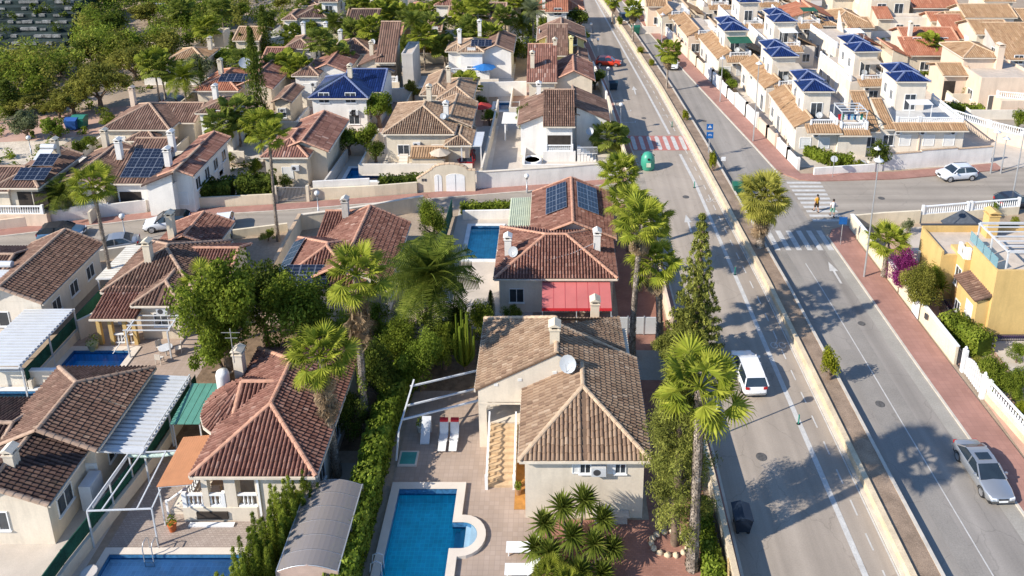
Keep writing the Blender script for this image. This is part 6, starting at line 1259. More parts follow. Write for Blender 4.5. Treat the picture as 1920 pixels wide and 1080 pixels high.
# near palms: every frond by itself
PM('tall fan palm at the bottom right beside the road', 1297, 1066, 728, 2.5, n=24, single=True, uc=1312, seed=3, r=.29, low=-.5)
tp = PM('tall skirted fan palm with dry fronds left of the hedge', 686, 806, 515, 2.3, n=26, single=True, skirt=3.4, uc=668, seed=4, r=.27)
b = MB(); leaf_cloud(b, [(.05*math.sin(i),.05*math.cos(i*2),.3+i*.3) for i in range(15)], [.36-.006*i for i in range(15)], 75, .17, 3, shell=.7); b.build('climbing_ivy', F_LIGHT, tp)
PM('skirted fan palm leaning over the turret villa roof', 632, 892, 668, 2.2, n=30, single=True, skirt=2.6, uc=600, seed=5, r=.24)
PM('fan palm with bare trunk in front of the red awning house, left of the pair', 1184, 666, 420, 2.3, n=26, single=True, skirt=.5, uc=1204, seed=6, r=.24, low=-.6)
PM('shorter fan palm of the pair beside the red awning house', 1236, 652, 492, 2.2, n=26, single=True, skirt=.4, uc=1228, seed=7, r=.27, low=-.6)
PM('fan palm rising behind the solar panel roof by the road', 1180, 470, 325, 2.2, n=34, single=True, skirt=.5, uc=1163, seed=8, low=-.7)
PM('fan palm between the road and the solar panel roof', 1200, 545, 385, 2.2, n=32, single=True, skirt=.5, uc=1180, seed=22, low=-.7); PM('lower fan palm squeezed beside the solar panel roof', 1222, 520, 408, 2.0, n=30, single=True, skirt=.4, uc=1222, seed=23, low=-.7)
PM('fan palm behind the big leafy tree', 392, 652, 535, 2.1, n=24, single=True, uc=378, seed=9)
PM('slender leaning palm rising behind the long brown roof', 214, 552, 345, 2.1, n=28, single=True, uc=172, seed=10, r=.15)
PM('tall slender palm beside the side street', 522, 452, 255, 2.0, n=28, single=True, uc=505, seed=11, r=.14)
PM('bushy fan palm on the median beside the zebra crossing', 1424, 472, 368, 2.6, n=64, single=True, skirt=1.9, seed=12, r=.36, low=-1.25, leaf=F_OLIVE)
PM('low broad fan palm in the garden behind the long cream wall', 1656, 520, 452, 2.1, n=30, single=True, seed=13, r=.2, low=-.4)
PM('grey-green feather palm behind the candelabra cactus', 806, 640, 520, 3.9, 'feather', 60, True, uc=806, seed=14, leaf=F_PALMD, r=.3)
PM('low feather palm by the white street wall', 124, 412, 362, 2.2, 'feather', 36, True, seed=15, r=.3, leaf=F_PALMD)
PM('street palm on the median above the red crossing', 1250, 172, 95, 2.1, n=36, skirt=1.0, seed=16, r=.17, low=-1.0)
PM('farther street palm on the median', 1186, 86, 15, 2.0, n=34, skirt=1.0, seed=17, r=.17, low=-1.0)
PM('third street palm on the median near the top edge', 1148, 45, -2, 1.9, n=32, skirt=.8, seed=18, low=-1.0)
PM('palm in front of the terracotta roofs on the right', 1732, 132, 82, 2.3, n=28, seed=19, r=.17); PM('pair-left garden palm beside the round tower wall', 1845, 170, 140, 1.7, 'feather', 26, seed=20, leaf=F_OLIVE); PM('garden palm with arching fronds beside the peach house', 1866, 168, 138, 1.6, 'feather', 26, seed=21, leaf=F_PALM)
far_palms = [(452,275,215,'bushy palm in front of the white skylight house'),(300,195,120,'slim palm beside the pink path'),(312,198,130,'slim palm right behind the pink path palm'),(352,208,150,'broad palm by the parked cars on the pink path'),(606,146,80,'slim palm behind the red-shaded windows'),(540,168,125,'left palm of the pair by the small brown gable'),(522,165,130,'shorter palm left of the small brown gable'),(700,122,58,'tall palm above the dark front slope'),(780,128,45,'leftmost tall palm beside the tan balcony house'),(797,132,70,'second tall palm beside the tan balcony house'),(812,100,50,'palm beside the orange-walled house'),(898,97,12,'very tall palm in front of the panelled brown house'),(672,60,8,'tall palm over the two-chimney house'),(684,62,15,'tall palm right of the two-chimney house'),(704,50,10,'slim tall palm in the palm row'),(735,48,18,'palm right of the striped red roofs'),(610,60,30,'short palm by the white two-storey house'),(980,75,48,'palm right of the maroon roofs'),(948,80,35,'leaning palm among dark trees'),(1003,40,14,'palm left of the parapet house'),(826,45,18,'round garden palm before the dull red hip house'),(868,75,25,'palm in the dense green garden'),(760,130,98,'low feather palm beside the tan balcony house'),(880,55,20,'thin palm at the top of the dense green garden'),(420,60,20,'palm at the edge of the wood'),(722,40,5,'palm at the top edge between brown roofs'),(1140,285,260,'small palm in the yard of the white tower house'),(875,190,165,'small palm by the white garden wall'),(575,40,20,'small palm by the long white garden wall'),(640,32,0,'palm above the two-chimney house ridge'),(660,25,-5,'slim palm at the top edge above the palm row'),(748,70,30,'palm between the striped red roofs and the balcony house'),(770,85,40,'palm just left of the orange-walled house'),(850,40,5,'palm behind the dull red hip house'),(905,60,22,'palm at the right of the dense green garden'),(965,40,5,'palm beside the pale red roof at the top'),(590,30,5,'palm left of the white two-storey house at the top'),(555,100,70,'palm by the white-columned house'),(345,60,20,'palm inside the wood near the far car park'),(395,100,55,'palm at the wood edge above the low tan roof'),(468,175,120,'palm left of the small brown gable behind the dark conifer'),(563,175,130,'palm between the red-shaded windows and the blue roof'),(668,110,62,'slim palm behind the double-hip brown house'),(715,75,25,'slim palm over the striped red roofs'),(835,128,90,'palm left of the round dense tree'),(918,118,70,'palm right of the panelled brown house'),(640,150,112,'palm beside the white annexe'),(495,300,240,'palm in front of the very tall dark conifer'),(420,290,238,'palm at the foot of the white skylight house'),(790,85,30,'slim tall palm right of the balcony house'),(880,110,60,'palm just behind the round dense tree'),(945,30,-4,'palm at the top left of the maroon roofs')]
for i, (u,vb,vc,l) in enumerate(far_palms): PM(l, u, vb, vc-4, 2.5 if i != 3 else 2.8, 'fan' if i not in (3,8,17,22) else 'feather', 34, seed=30+i, r=.15, leaf=F_PALM if i%2 else F_PALMD)
PM('clump-left feather palm in the middle of the estate', 628, 78, 42, 2.4, 'feather', 40, seed=70, leaf=F_PALMD); PM('clump-right feather palm in the middle of the estate', 650, 80, 48, 2.3, 'feather', 40, seed=71, leaf=F_PALMD); PM('tall grey feather palm left of the road', 1000, 82, 20, 2.6, 'feather', 44, seed=72, leaf=F_GREYG)
# near trees and bushes
TR('big leafy light green tree above the turret villa', 440, 745, 478, 84, 'loose', F_MID, 2, 1, base=.28); TR('dark spreading tree right of the big light green tree', 572, 690, 520, 74, 'round', F_MID, 2, 2, base=.2); TR('leafy tree filling the gap behind the big light green tree', 500, 655, 500, 70, 'round', F_DARK, 2, 0, base=.2)
TR('lower leafy crown reaching down to the turret chimney', 425, 755, 575, 62, 'loose', F_MID, 2, 2, base=.15); TR('leafy bush behind the skirted palm trunk', 640, 700, 590, 40, 'round', F_MID, 2, 1, base=.05); TR('dark shrub under the tall skirted palm', 712, 770, 640, 46, 'round', F_DARK, 2, 1, base=.05); TR('ivy-dark bush between the skirted palms', 655, 830, 735, 40, 'shrub', F_DARK, 2, 2, cat='shrub'); TR('deep green bush at the foot of the feather palm', 752, 700, 600, 48, 'round', F_MID, 2, 0, base=.05)
TR('bright green climbing bush at the head of the long hedge', 790, 730, 625, 52, 'round', F_LIGHT, 2, 1, base=.02); TR('leafy thicket between the red-brown house and the long hedge', 690, 660, 570, 50, 'round', F_MID, 2, 0, base=.02); TR('lush bush at the corner of the deck hedge', 835, 690, 610, 34, 'loose', F_MID, 2, 1, base=.02); TR('dark shrub below the feather palm trunk', 850, 640, 575, 40, 'round', F_DARK, 2, 1, base=.02); TR('dark tree behind the cactus', 905, 650, 565, 30, 'round', F_MID, 2, 2, base=.05); TR('dark clipped cypress by the pool house wall', 921, 598, 545, 12, 'cypress', F_DARK, 2, 1); TR('round light green shrub below the red-tiled eave', 958, 612, 572, 25, 'shrub', F_MID, 2, 0, cat='shrub')
TR('pink-flowered creeper beside the long hedge', 712, 745, 705, 16, 'shrub', F_BOUG, 1, 1, cat='shrub'); TR('large rough conifer by the roadside wall', 1265, 1020, 655, 76, 'shaggy', F_PINE, 2, 1); TR('pointed tiered conifer beside the main road', 1300, 690, 398, 50, 'tiered', F_PINE, 2, 1)
TR('shaggy green bush behind the bottom right palm crown', 1270, 720, 600, 50, 'pine', F_PINE, 2, 2, base=.1)
hedge('long leafy ivy hedge between the pool deck and the turret villa', [(-11.1,27),(-11.1,36),(-11.2,43.5),(-10.4,49)], 1.35, 2.3, F_LIGHT, .24, 95, seed=4)
hedge('yellow-green hedge inside the roadside wall at the bottom', [(8.55,29),(8.5,37.5)], .9, 1.1, F_LIGHT, .2, 110, seed=5); hedge('clipped green hedge behind the blue rectangular pool', [(-9.5,73.3),(-3.0,73.8)], .8, 1.1, F_MID, .22, 70, seed=6); hedge('clipped hedge beside the small blue pool', [(-18.8,78.3),(-13.4,79.0)], 1.1, 1.6, F_DARK, .25, 70, seed=7)
for i, (x,y,h_,w_,l) in enumerate(((-16.0,30.6,4.4,1.2,'first of the conifers by the arched canopy, cut by the bottom edge'),(-15.7,32.2,4.6,1.15,'second conifer up from the bottom edge'),(-15.3,33.8,4.6,1.2,'middle conifer of the row by the arched canopy'),(-14.9,35.3,5.2,1.2,'tall conifer in front of the turret villa wall'),(-14.2,36.3,4.2,1.0,'last conifer of the row, touching the tiled eave'))): tree(l, x, y, 'spires', w_*1.05, h_, F_MID, 2, i, name='conifer_tree', group='conifers beside the arched canopy')
yucca('big clump of spiky yuccas in front of the villa wall', 1.1, 33.8, [(-1.7,.9,2.0,1.0),(-.7,1.2,2.8,1.1),(.5,1.4,3.1,1.1),(1.5,.8,2.4,1.05),(-1.4,-.3,1.3,1.0),(-.2,.1,2.0,1.1),(1.0,-.2,1.8,1.0),(2.0,-.1,1.4,.9),(-2.2,.3,1.0,.9),(.2,-1.2,1.0,1.1),(1.4,-1.1,.8,.9),(-.8,-1.0,.8,1.0)], F_PALMD, 1.0, 110, up=.55)
dwarf_palms('low dwarf palm at the bottom edge beside the clump', 1.2, 31.3, [(-.6,.3,1.2,1.3),(.5,.1,1.0,1.2),(-1.6,.9,1.2,1.2)], F_PALM, .42, 26); yucca('spiky plants under the grey feather palm', -10.2, 50.2, [(0,0,1.4,1.2),(1.2,.8,1.9,1.2),(-.8,.9,2.2,1.3),(1.9,-.4,1.2,1.1),(.4,1.8,2.5,1.2)], F_PALMD, .9, 60)
cactus('tall green candelabra cactus beside the tan roof', -6.6, 49.6, 17)
# right gardens
TR('magenta bougainvillea behind the long cream wall', 1688, 548, 474, 31, 'round', F_BOUG, 2, 1, base=.05); TR('mixed green shrubs right of the bougainvillea', 1718, 590, 500, 38, 'round', F_OLIVE, 2, 2, base=.05); yucca('spiky dracaena by the yellow wall', 31.6, 58.4, [(0,0,2.4,1.2),(.6,.5,3.0,1.1),(.3,-.8,1.8,1.1)], F_PALM, .85, 55); TR('bushy shrub between the bougainvillea and the dracaena', 1742, 570, 500, 26, 'round', F_MID, 2, 0, base=.05)
TR('blue-green agave shrub behind the low broad palm', 1700, 438, 405, 12, 'shrub', F_GREYG, 1, 1, cat='shrub')
hedge('dense round green hedge by the yellow house steps', [(31.0,54.3),(32.3,51.2)], 1.9, 1.7, F_MID, .2, 110, seed=8); TR('bright green bush inside the scrolled gate', 1858, 738, 672, 34, 'round', F_MID, 2, 1, base=.02); TR('yellowish shrub beside the scrolled gate', 1838, 705, 668, 20, 'shrub', F_OLIVE, 2, 2, cat='shrub'); TR('green shrub at the right edge behind the balustrade', 1898, 765, 690, 30, 'round', F_MID, 2, 0, base=.02); TR('yellow-green plant at the right edge by the balustrade', 1915, 800, 745, 20, 'shrub', F_YEL, 2, 1, cat='shrub'); TR('light bush near the dark iron stair', 1905, 680, 640, 22, 'shrub', F_LIGHT, 2, 2, cat='shrub')
TR('young tree by the yellow chimney', 1862, 405, 378, 16, 'shrub', F_LIGHT, 1, 0, cat='shrub'); TR('small yellow-leaved tree at the right behind the yellow house', 1902, 425, 405, 10, 'shrub', F_YEL, 1, 0, cat='shrub')
for (u,vb,vt,hw,lf,l) in ((1552,722,662,20,F_YEL,'tall yellow-green bush on the median by the white van'),(1335,328,290,9,F_YEL,'small bush on the median by the blue cycle sign'),(1284,232,212,8,F_YEL,'small bush on the median above the red crossing'),(1221,128,116,7,F_YEL,'tiny bush on the median beyond the street palm'),(1201,106,92,8,F_YEL,'small bush on the median between the two street palms'),(1162,52,36,7,F_MID,'far bush on the median near the green bins')):
    x, y = G(u,vb); tree(l, x, y, 'round', hw*mpx(vb), zup(u,vb,vt)+.5, lf, 1, int(u)%3, 'shrub', 'shrub', base=.08)
hedge('curved dark green hedge inside the white corner wall', [(29.3,92),(29.6,87.8),(31.5,84.9),(34.2,84.5)], 1.0, 1.3, F_MID, .25, 60, seed=9); TR('round bush at the white corner wall', 1557, 312, 280, 17, 'shrub', F_MID, 1, 1, cat='shrub'); TR('dark tree behind the low white corner wall', 1646, 318, 266, 23, 'round', F_DARK, 1, 2, base=.05); TR('low yellow flowers beside the white corner wall', 1608, 318, 300, 14, 'shrub', F_YEL, 1, 0, cat='shrub')
TR('bright green trees behind the white wall on the right pavement', 1358, 155, 128, 16, 'round', F_LIGHT, 1, 1, base=.05); TR('green shrub right of the pavement trees', 1372, 172, 148, 14, 'round', F_LIGHT, 1, 2, base=.05); TR('lime shrub on the wall of the second street', 1298, 105, 84, 10, 'round', F_LIGHT, 1, 0, base=.05); TR('dark garden shrubs below the peach house', 1775, 180, 142, 20, 'round', F_DARK, 1, 1, base=.05); TR('green garden shrubs before the arched porch', 1800, 185, 150, 16, 'round', F_MID, 1, 2, base=.05); hedge('clipped lawn hedge beyond the roof terrace', [(51.5,101),(57,100)], 1.4, 1.4, F_MID, .3, 40, seed=10); TR('leafy tree at the right edge by the panel fence', 1908, 245, 205, 17, 'round', F_MID, 1, 0, base=.1)
TR('small tree on the roof terrace side of the white houses', 1525, 80, 55, 9, 'round', F_OLIVE, 1, 1, base=.2); hedge('green strip hedge behind the terracotta house', [(52,113),(57,113)], 1.0, 1.8, F_MID, .3, 30, seed=11)
# across the side street
hedge('dark flowering hedge on the cream street wall', [(-38,75.6),(-33.8,76.2)], 2.2, 2.2, F_DARK, .3, 60, seed=12); hedge('second dark flowering hedge by the tall palm', [(-33.2,76.4),(-29.6,76.9)], 2.2, 2.5, F_DARK, .3, 60, seed=13); TR('round clipped shrub in front of the red-roofed villa', 535, 355, 325, 14, 'shrub', F_MID, 1, 0, cat='shrub'); TR('small round bush at the foot of the tall palm', 503, 452, 428, 16, 'shrub', F_MID, 2, 1, cat='shrub')
TR('tall leafy tree by the dark green screen', 812, 462, 372, 30, 'round', F_MID, 2, 1, base=.05)
TR('round shrub on the wall beside the parked cars', 420, 455, 432, 14, 'shrub', F_LIGHT, 1, 1, cat='shrub')
mid = [(712,240,172,26,'loose',F_LIGHT,'light green tree right of the blue-roofed house'),(690,290,232,22,'round',F_MID,'shrubby tree beside the small blue pool'),(655,290,240,24,'round',F_MID,'bushy tree between the blue roof and the small pool'),(705,305,265,18,'round',F_DARK,'dark shrub in the corner of the arched-gate garden'),(625,300,275,14,'round',F_LIGHT,'light shrub at the grey wall'),(675,215,195,13,'shrub',F_OLIVE,'olive shrub under the blue roof'),(897,135,95,26,'round',F_MID,'round dense tree before the panelled brown house'),(905,210,180,14,'round',F_DARK,'dark shrub by the tan wall'),(918,235,205,14,'round',F_MID,'shrub under the red parasol'),(985,260,195,18,'round',F_MID,'tree left of the white tower house'),(1115,168,130,22,'round',F_DARK,'dark tree beside the terracotta gable house'),(1085,60,15,20,'round',F_DARK,'dark tall tree by the upper road'),(1090,95,55,18,'round',F_MID,'green tree below the dark upper-road tree'),(775,190,150,16,'loose',F_OLIVE,'olive tree by the white garden wall'),(945,100,60,20,'round',F_LIGHT,'yellow-green tree left of the yellow house'),(930,125,95,16,'round',F_MID,'green shrub by the blue garden tent'),(870,90,40,26,'loose',F_MID,'dense tree among the garden palms'),(850,60,25,20,'round',F_DARK,'dark tree behind the orange-walled house'),(930,50,10,22,'round',F_DARK,'dark tree left of the maroon roofs'),(965,115,75,18,'round',F_DARK,'dark shrub left of the yellow house'),(820,110,72,16,'round',F_LIGHT,'lime tree beside the orange-walled house'),(738,90,66,14,'round',F_MID,'tree beside the tan balcony house roof'),(570,120,85,14,'round',F_MID,'tree between the white-columned and red-shaded houses'),(585,70,40,16,'round',F_MID,'tree behind the long white garden wall'),(505,60,20,22,'round',F_DARK,'dark tree at the edge of the estate'),(520,110,80,16,'round',F_MID,'tree above the pale red roof strips'),(640,205,178,10,'cypress',F_DARK,'slim cypress in the estate'),(765,60,36,14,'round',F_MID,'tree behind the low red-brown hip'),(690,75,55,12,'round',F_DARK,'dark tree by the striped roofs'),(530,20,-5,18,'round',F_OLIVE,'olive tree at the top edge'),(1020,60,30,12,'round',F_MID,'tree by the parapet house'),(480,330,300,14,'round',F_MID,'shrub left of the red-roofed villa'),(430,310,285,12,'shrub',F_MID,'shrub by the tiny pool'),(550,300,262,12,'round',F_DARK,'dark shrub behind the red-roofed villa'),(270,225,203,20,'round',F_LIGHT,'lime shrub beside the wide brown hip roof'),(335,262,236,16,'shrub',F_MID,'shrub at the white skylight house'),(170,282,255,16,'shrub',F_MID,'shrub behind the brown gabled house'),(30,410,388,18,'shrub',F_MID,'shrub under the arched terrace'),(250,360,342,10,'shrub',F_MID,'shrub before the twelve-panel roof')]
for i, (u,vb,vt,hw,k_,lf,l) in enumerate(mid): TR(l,u,vb,vt,hw*1.15,k_,lf,1 if vb > 150 else 0,i,base=.12 if k_ != 'cypress' else None,cat='tree' if k_ != 'shrub' else 'shrub')
TR('very tall dark conifer in the middle left of the estate', 490, 250, 48, 24, 'cypress', F_DARK, 1, 1); TR('tall slim cypress by the terracotta hip roof', 384, 190, 112, 9, 'cypress', F_DARK, 1, 2); TR('dark cypress left of the estate edge', 500, 110, 10, 18, 'cypress', F_DARK, 1, 0)
# wood on the slope at the upper left
wood = [(190,205,105,42,'pine',F_OLIVE,'broad olive-green pine in the middle of the wood'),(140,215,150,34,'pine',F_OLIVE,'olive pine on the edge of the rocky clearing'),(112,222,178,22,'pine',F_OLIVE,'small olive pine beside the rocky clearing'),(60,210,168,36,'pine',F_OLIVE,'rounded yellow-green pine above the rocky clearing'),(52,262,205,24,'loose',F_GREYG,'grey-green tree standing on the rocky clearing'),(105,265,222,20,'loose',F_LIGHT,'bright lime tree by the pink path'),(255,150,75,38,'pine',F_OLIVE,'tall bronze-green pine left of the slim palms'),(310,120,60,30,'round',F_OLIVE,'olive tree above the low tan roof'),(232,120,60,30,'round',F_MID,'green tree at the heart of the wood'),(425,125,88,30,'wide',F_LIGHT,'flat-crowned lime tree right of the low tan roof'),(375,150,105,22,'round',F_GREYG,'grey-green tree beside the slim cypress'),(350,60,22,26,'round',F_MID,'green tree below the parked white cars'),(280,45,5,28,'round',F_OLIVE,'yellow-tinged tree at the top of the wood'),(210,70,25,26,'round',F_DARK,'dark tree beside the stone terraces'),(395,40,0,24,'round',F_MID,'tall tree at the top edge of the wood'),(340,35,-6,20,'round',F_DARK,'dark tree at the top edge of the wood'),(450,40,5,22,'loose',F_MID,'green tree before the sandy roofed house'),(20,215,150,26,'cypress',F_DARK,'dark cypress clump at the left edge'),(75,180,120,24,'cypress',F_DARK,'dark cypress clump below the stone terraces'),(30,140,100,30,'round',F_MID,'leafy tree at the left edge below the stone terraces'),(115,140,95,34,'round',F_MID,'leafy tree under the stone terraces'),(175,120,70,28,'round',F_DARK,'dark leafy tree right of the stone terraces'),(440,110,60,10,'cypress',F_DARK,'first small cypress by the sandy roofed house'),(455,112,62,9,'cypress',F_DARK,'second small cypress by the sandy roofed house'),(205,240,210,14,'shrub',F_MID,'shrub on the pink path'),(90,292,268,20,'shrub',F_MID,'low green bush by the pink path lamp'),(150,300,262,14,'shrub',F_DARK,'dark bush beside the recycling bins')]
for i, (u,vb,vt,hw,k_,lf,l) in enumerate(wood): TR(l,u,vb,vt,hw*1.3,k_,lf,1,i,base=.0,cat='tree' if k_ != 'shrub' else 'shrub')
g = np.random.default_rng(5); woods = [MB(), MB(), MB()]; n = 0
while n < 190:
    u, v = g.uniform(-60,470), g.uniform(-40,205)
    lim = 200 if u < 95 else 165-(u-95)/375*90
    slope_ = False
    if v > lim or (u < 155 and v < 128): continue
    x, y = G(u, v); r_ = g.uniform(1.5,3.0); h_ = g.uniform(3,6.5); k = int(g.integers(4,8)); c = g.normal(size=(k,3))*np.array([r_*.5,r_*.5,h_*.2])+np.array([x,y,h_*.62+(6 if slope_ else 0)]); leaf_cloud(woods[n%3], c, np.full(k,r_*.55), 75, .36, n, vbase=np.clip(g.normal(.5,.25)+np.zeros(k),0,1)); n += 1
for wm_, lf_, lb_ in zip(woods, (F_MID,F_OLIVE,F_LIGHT), ('mid-green treetops making up the body of the wood at the upper left','olive treetops mixed through the wood at the upper left','lime treetops mixed through the wood at the upper left')):
    o = stuff(wm_.build('woodland', lf_)); tag(o, lb_, 'wood')
wm_ = MB()
for i in range(420):
    u, v = g.uniform(480,1010), g.uniform(-30,110)
    x, y = G(u, v); r_ = g.uniform(.6,1.7); leaf_cloud(wm_, g.normal(size=(4,3))*r_*.5+np.array([x,y,r_*.7]), np.full(4,r_*.6), 40, .3, i+900)
for i in range(70):
    u, v = g.uniform(1340,1920), g.uniform(-30,90); x, y = G(u, v); r_ = g.uniform(.4,.8); leaf_cloud(wm_, g.normal(size=(3,3))*r_*.5+np.array([x,y,r_*.7]), np.full(3,r_*.6), 30, .25, i+1900)
for i in range(120):
    u, v = g.uniform(-20,480), g.uniform(120,335)
    if v > 335-(u/480)*130 and g.random() < .6: continue
    x, y = G(u, v); r_ = g.uniform(.4,1.0); leaf_cloud(wm_, g.normal(size=(4,3))*r_*.5+np.array([x,y,r_*.5]), np.full(4,r_*.6), 36, .26, i+2900)
o = stuff(wm_.build('undergrowth', F_MID)); tag(o, 'small garden plants scattered between the distant houses', 'shrubbery')
# stone terraces, field
t = thing('terraced_slope', 'dark overgrown slope of stepped stone terraces at the top left', 'slope', (-100,140,0)); stone = mat('terrace_stone',(.20,.20,.19),var=.5,scale=1.5,fine=.4,fscale=6,rough=1)
for i in range(11):
    b = MB(); y = -11+i*2.1; b.box(-42,17-i*.6,y,y+2.3,-.5,.2+i*.7); b.build('terrace', mat('terrace_earth',(.022,.036,.034),var=.5,scale=.5,fine=.3,fscale=5,rough=1), t); b = MB(); rr = random.Random(i); x = -40
    while x < 16-i*.6: l_ = rr.uniform(.7,1.6); b.box(x,x+l_,y-.15,y+.3,-.2+i*.7,.02+i*.7+rr.uniform(.12,.3)); x += l_+rr.choice((.05,.1,.6,1.5,3.0))
    stuff(b.build('terrace_stones', stone, t))
wm_ = MB(); g2 = np.random.default_rng(11)
for i in range(75):
    q = g2.uniform(0,11); x, y = g2.uniform(-38,14), -11+q*2.1; r_ = g2.uniform(.5,1.2); leaf_cloud(wm_, g2.normal(size=(4,3))*r_*.5+np.array([x,y-.3,.3+q*.7]), np.full(4,r_*.6), 40, .3, i+5000)
stuff(wm_.build('overgrowth', F_DARK, t))
b = MB(); b.poly([(-220,160,7.25),(-84,160,7.25),(-84,260,7.25),(-220,260,7.25)]); struct(b.build('field', mat('field_grass',(.20,.22,.08),var=.2,scale=.2,world=True,rough=1)))

# ---------------------------------------------------------------- vehicles
def carpaint(name, c, metal=.3): return mat(name, c, var=.04, scale=1, rough=.28, metal=metal, spec=.6, fine=.02)
M_TYRE = M_BLACK; M_RIM = mat('alloy_rim',(.55,.56,.58),rough=.3,metal=.8); M_CGLASS = mat('car_glass',(.02,.03,.04),var=.2,rough=.05,spec=.9); M_LAMP = mat('head_lamp',(.75,.77,.80),rough=.1,spec=.8); M_TAIL = mat('tail_lamp',(.45,.02,.02),rough=.2); M_PLATE = mat('number_plate',(.75,.75,.72),rough=.5); M_TRIM = mat('black_trim',(.03,.03,.032),rough=.5)
CARS = {  # outline along the length (x from the front): lower body top and roof line
 'sedan': dict(L=4.5,W=1.78,low=.2,belt=[(0,.55),(.12,.68),(1.0,.83),(1.25,.88),(3.7,.93),(4.35,.92),(4.5,.72)],roof=[(1.2,.88),(1.95,1.36),(2.3,1.42),(3.0,1.40),(3.3,1.34),(3.95,.94)],wb=(.85,3.6),wr=.32),
 'suv': dict(L=4.2,W=1.8,low=.26,belt=[(0,.62),(.1,.82),(.95,.98),(1.15,1.02),(3.9,1.08),(4.12,1.05),(4.2,.7)],roof=[(1.1,1.02),(1.75,1.5),(2.1,1.57),(3.4,1.55),(3.75,1.45),(4.1,1.08)],wb=(.82,3.42),wr=.34),
 'hatch': dict(L=4.0,W=1.74,low=.22,belt=[(0,.55),(.1,.7),(.9,.86),(1.05,.9),(3.75,.95),(3.95,.92),(4.0,.65)],roof=[(1.0,.9),(1.65,1.36),(2.0,1.45),(3.2,1.43),(3.55,1.32),(3.92,.95)],wb=(.78,3.3),wr=.31),
 'mpv': dict(L=4.3,W=1.82,low=.24,belt=[(0,.58),(.1,.8),(.75,.98),(.95,1.04),(4.1,1.08),(4.25,1.02),(4.3,.6)],roof=[(.9,1.04),(1.55,1.52),(1.95,1.66),(3.5,1.68),(4.0,1.58),(4.28,1.06)],wb=(.82,3.5),wr=.32),
 'van': dict(L=4.4,W=1.82,low=.24,belt=[(0,.62),(.1,.85),(.8,1.05),(1.0,1.1),(4.3,1.15),(4.38,1.1),(4.4,.6)],roof=[(.95,1.1),(1.55,1.68),(1.9,1.8),(4.1,1.82),(4.25,1.76),(4.36,1.15)],wb=(.82,3.6),wr=.32)}
def car(label, kind, x, y, rz, paint, roofdark=False, z=0, cat='car', sunroof=False, rack=False):
    """front points to -y at rz = 0"""
    c = CARS[kind]; L, Wd = c['L'], c['W']; t = thing('parked_car' if kind != 'van' else 'white_van', label, cat, (x,y,z), rz); hw = Wd/2
    def place(px, py, pz): return (py, px-L/2, pz)
    belt, roof = c['belt'], c['roof']; bx_ = np.array([p[0] for p in belt]); bz = np.array([p[1] for p in belt])
    xs = sorted({*[p[0] for p in belt], *np.linspace(0,L,15).tolist()}); b = MB(); rings = []
    for q in xs:
        zt = float(np.interp(q,bx_,bz)); e = min(q,L-q); tp = min(1,.80+.20*min(1,e/.55)); w_ = hw*tp; zl = c['low']+(.12 if e < .2 else 0)
        rings.append([place(q,-w_*.9,zl),place(q,-w_,zl+.15),place(q,-w_,zt*.62+.08),place(q,-w_*.965,zt-.06),place(q,-w_*.86,zt),place(q,0,zt+.025),place(q,w_*.86,zt),place(q,w_*.965,zt-.06),place(q,w_,zt*.62+.08),place(q,w_,zl+.15),place(q,w_*.9,zl)])
    n = len(rings[0]); vs = [p for r_ in rings for p in r_]; b.add(vs,[(i*n+k,(i+1)*n+k,(i+1)*n+(k+1)%n,i*n+(k+1)%n) for i in range(len(rings)-1) for k in range(n)]+[tuple(range(n)),tuple(range(len(vs)-1,len(vs)-1-n,-1))],.5,True); b.build('body', paint, t)
    rp = roof; gl = MB(); rf = MB(); m = len(rp)
    wr_ = [hw*.93 if i in (0,m-1) else hw*.74 for i in range(m)]
    for i in range(m-1):
        (a,za),(e,ze) = rp[i], rp[i+1]; A0, A1, B0, B1 = place(a,-wr_[i],za),place(a,wr_[i],za),place(e,-wr_[i+1],ze),place(e,wr_[i+1],ze)
        (gl if i in (0,m-2) and not (kind == 'van' and i == m-2) else rf).add([A0,B0,B1,A1],[(0,1,2,3)])
    for s in (-1,1):
        top = [place(p[0],s*wr_[i],p[1]) for i, p in enumerate(rp)]; low = [place(q,s*hw*.93,float(np.interp(q,bx_,bz))-.02) for q in np.linspace(rp[-1][0],rp[0][0],6)][1:-1]
        if kind == 'van':
            k_ = [top[0],top[1],top[2],place(2.1,s*hw*.74,1.8),place(2.1,s*hw*.93,1.08)]; gl.add(k_,[tuple(range(len(k_))) if s < 0 else tuple(range(len(k_)-1,-1,-1))]); k2 = [place(2.1,s*hw*.93,1.08),place(2.1,s*hw*.74,1.8)]+top[3:]; rf.add(k2,[tuple(range(len(k2))) if s < 0 else tuple(range(len(k2)-1,-1,-1))])
        else:
            P_ = top+low; gl.add(P_,[tuple(range(len(P_))) if s < 0 else tuple(range(len(P_)-1,-1,-1))])
            for f in (.5,): q = rp[0][0]+(rp[-1][0]-rp[0][0])*f; rf.bar(place(q,s*(hw*.935),float(np.interp(q,bx_,bz))),place(q-.05,s*(hw*.755),float(np.interp(q,[p[0] for p in rp],[p[1] for p in rp]))-.01),.09,.03)
        for i in (0,m-2): rf.bar(place(rp[i][0],s*wr_[i],rp[i][1]+.01),place(rp[i+1][0],s*wr_[i+1],rp[i+1][1]+.01),.08,.05)
    gl.build('window_glass', M_CGLASS, t); rf.build('roof', M_TRIM if roofdark else paint, t)
    if kind == 'van':
        b = MB(); b.add([place(4.385,-.6,1.22),place(4.385,.6,1.22),place(4.30,.56,1.68),place(4.30,-.56,1.68)],[(0,1,2,3)]); b.build('rear_window', M_CGLASS, t); b = MB(); b.box(-.006,.006,L/2-.02,L/2+.012,.45,1.2); b.build('door_seam', M_TRIM, t)
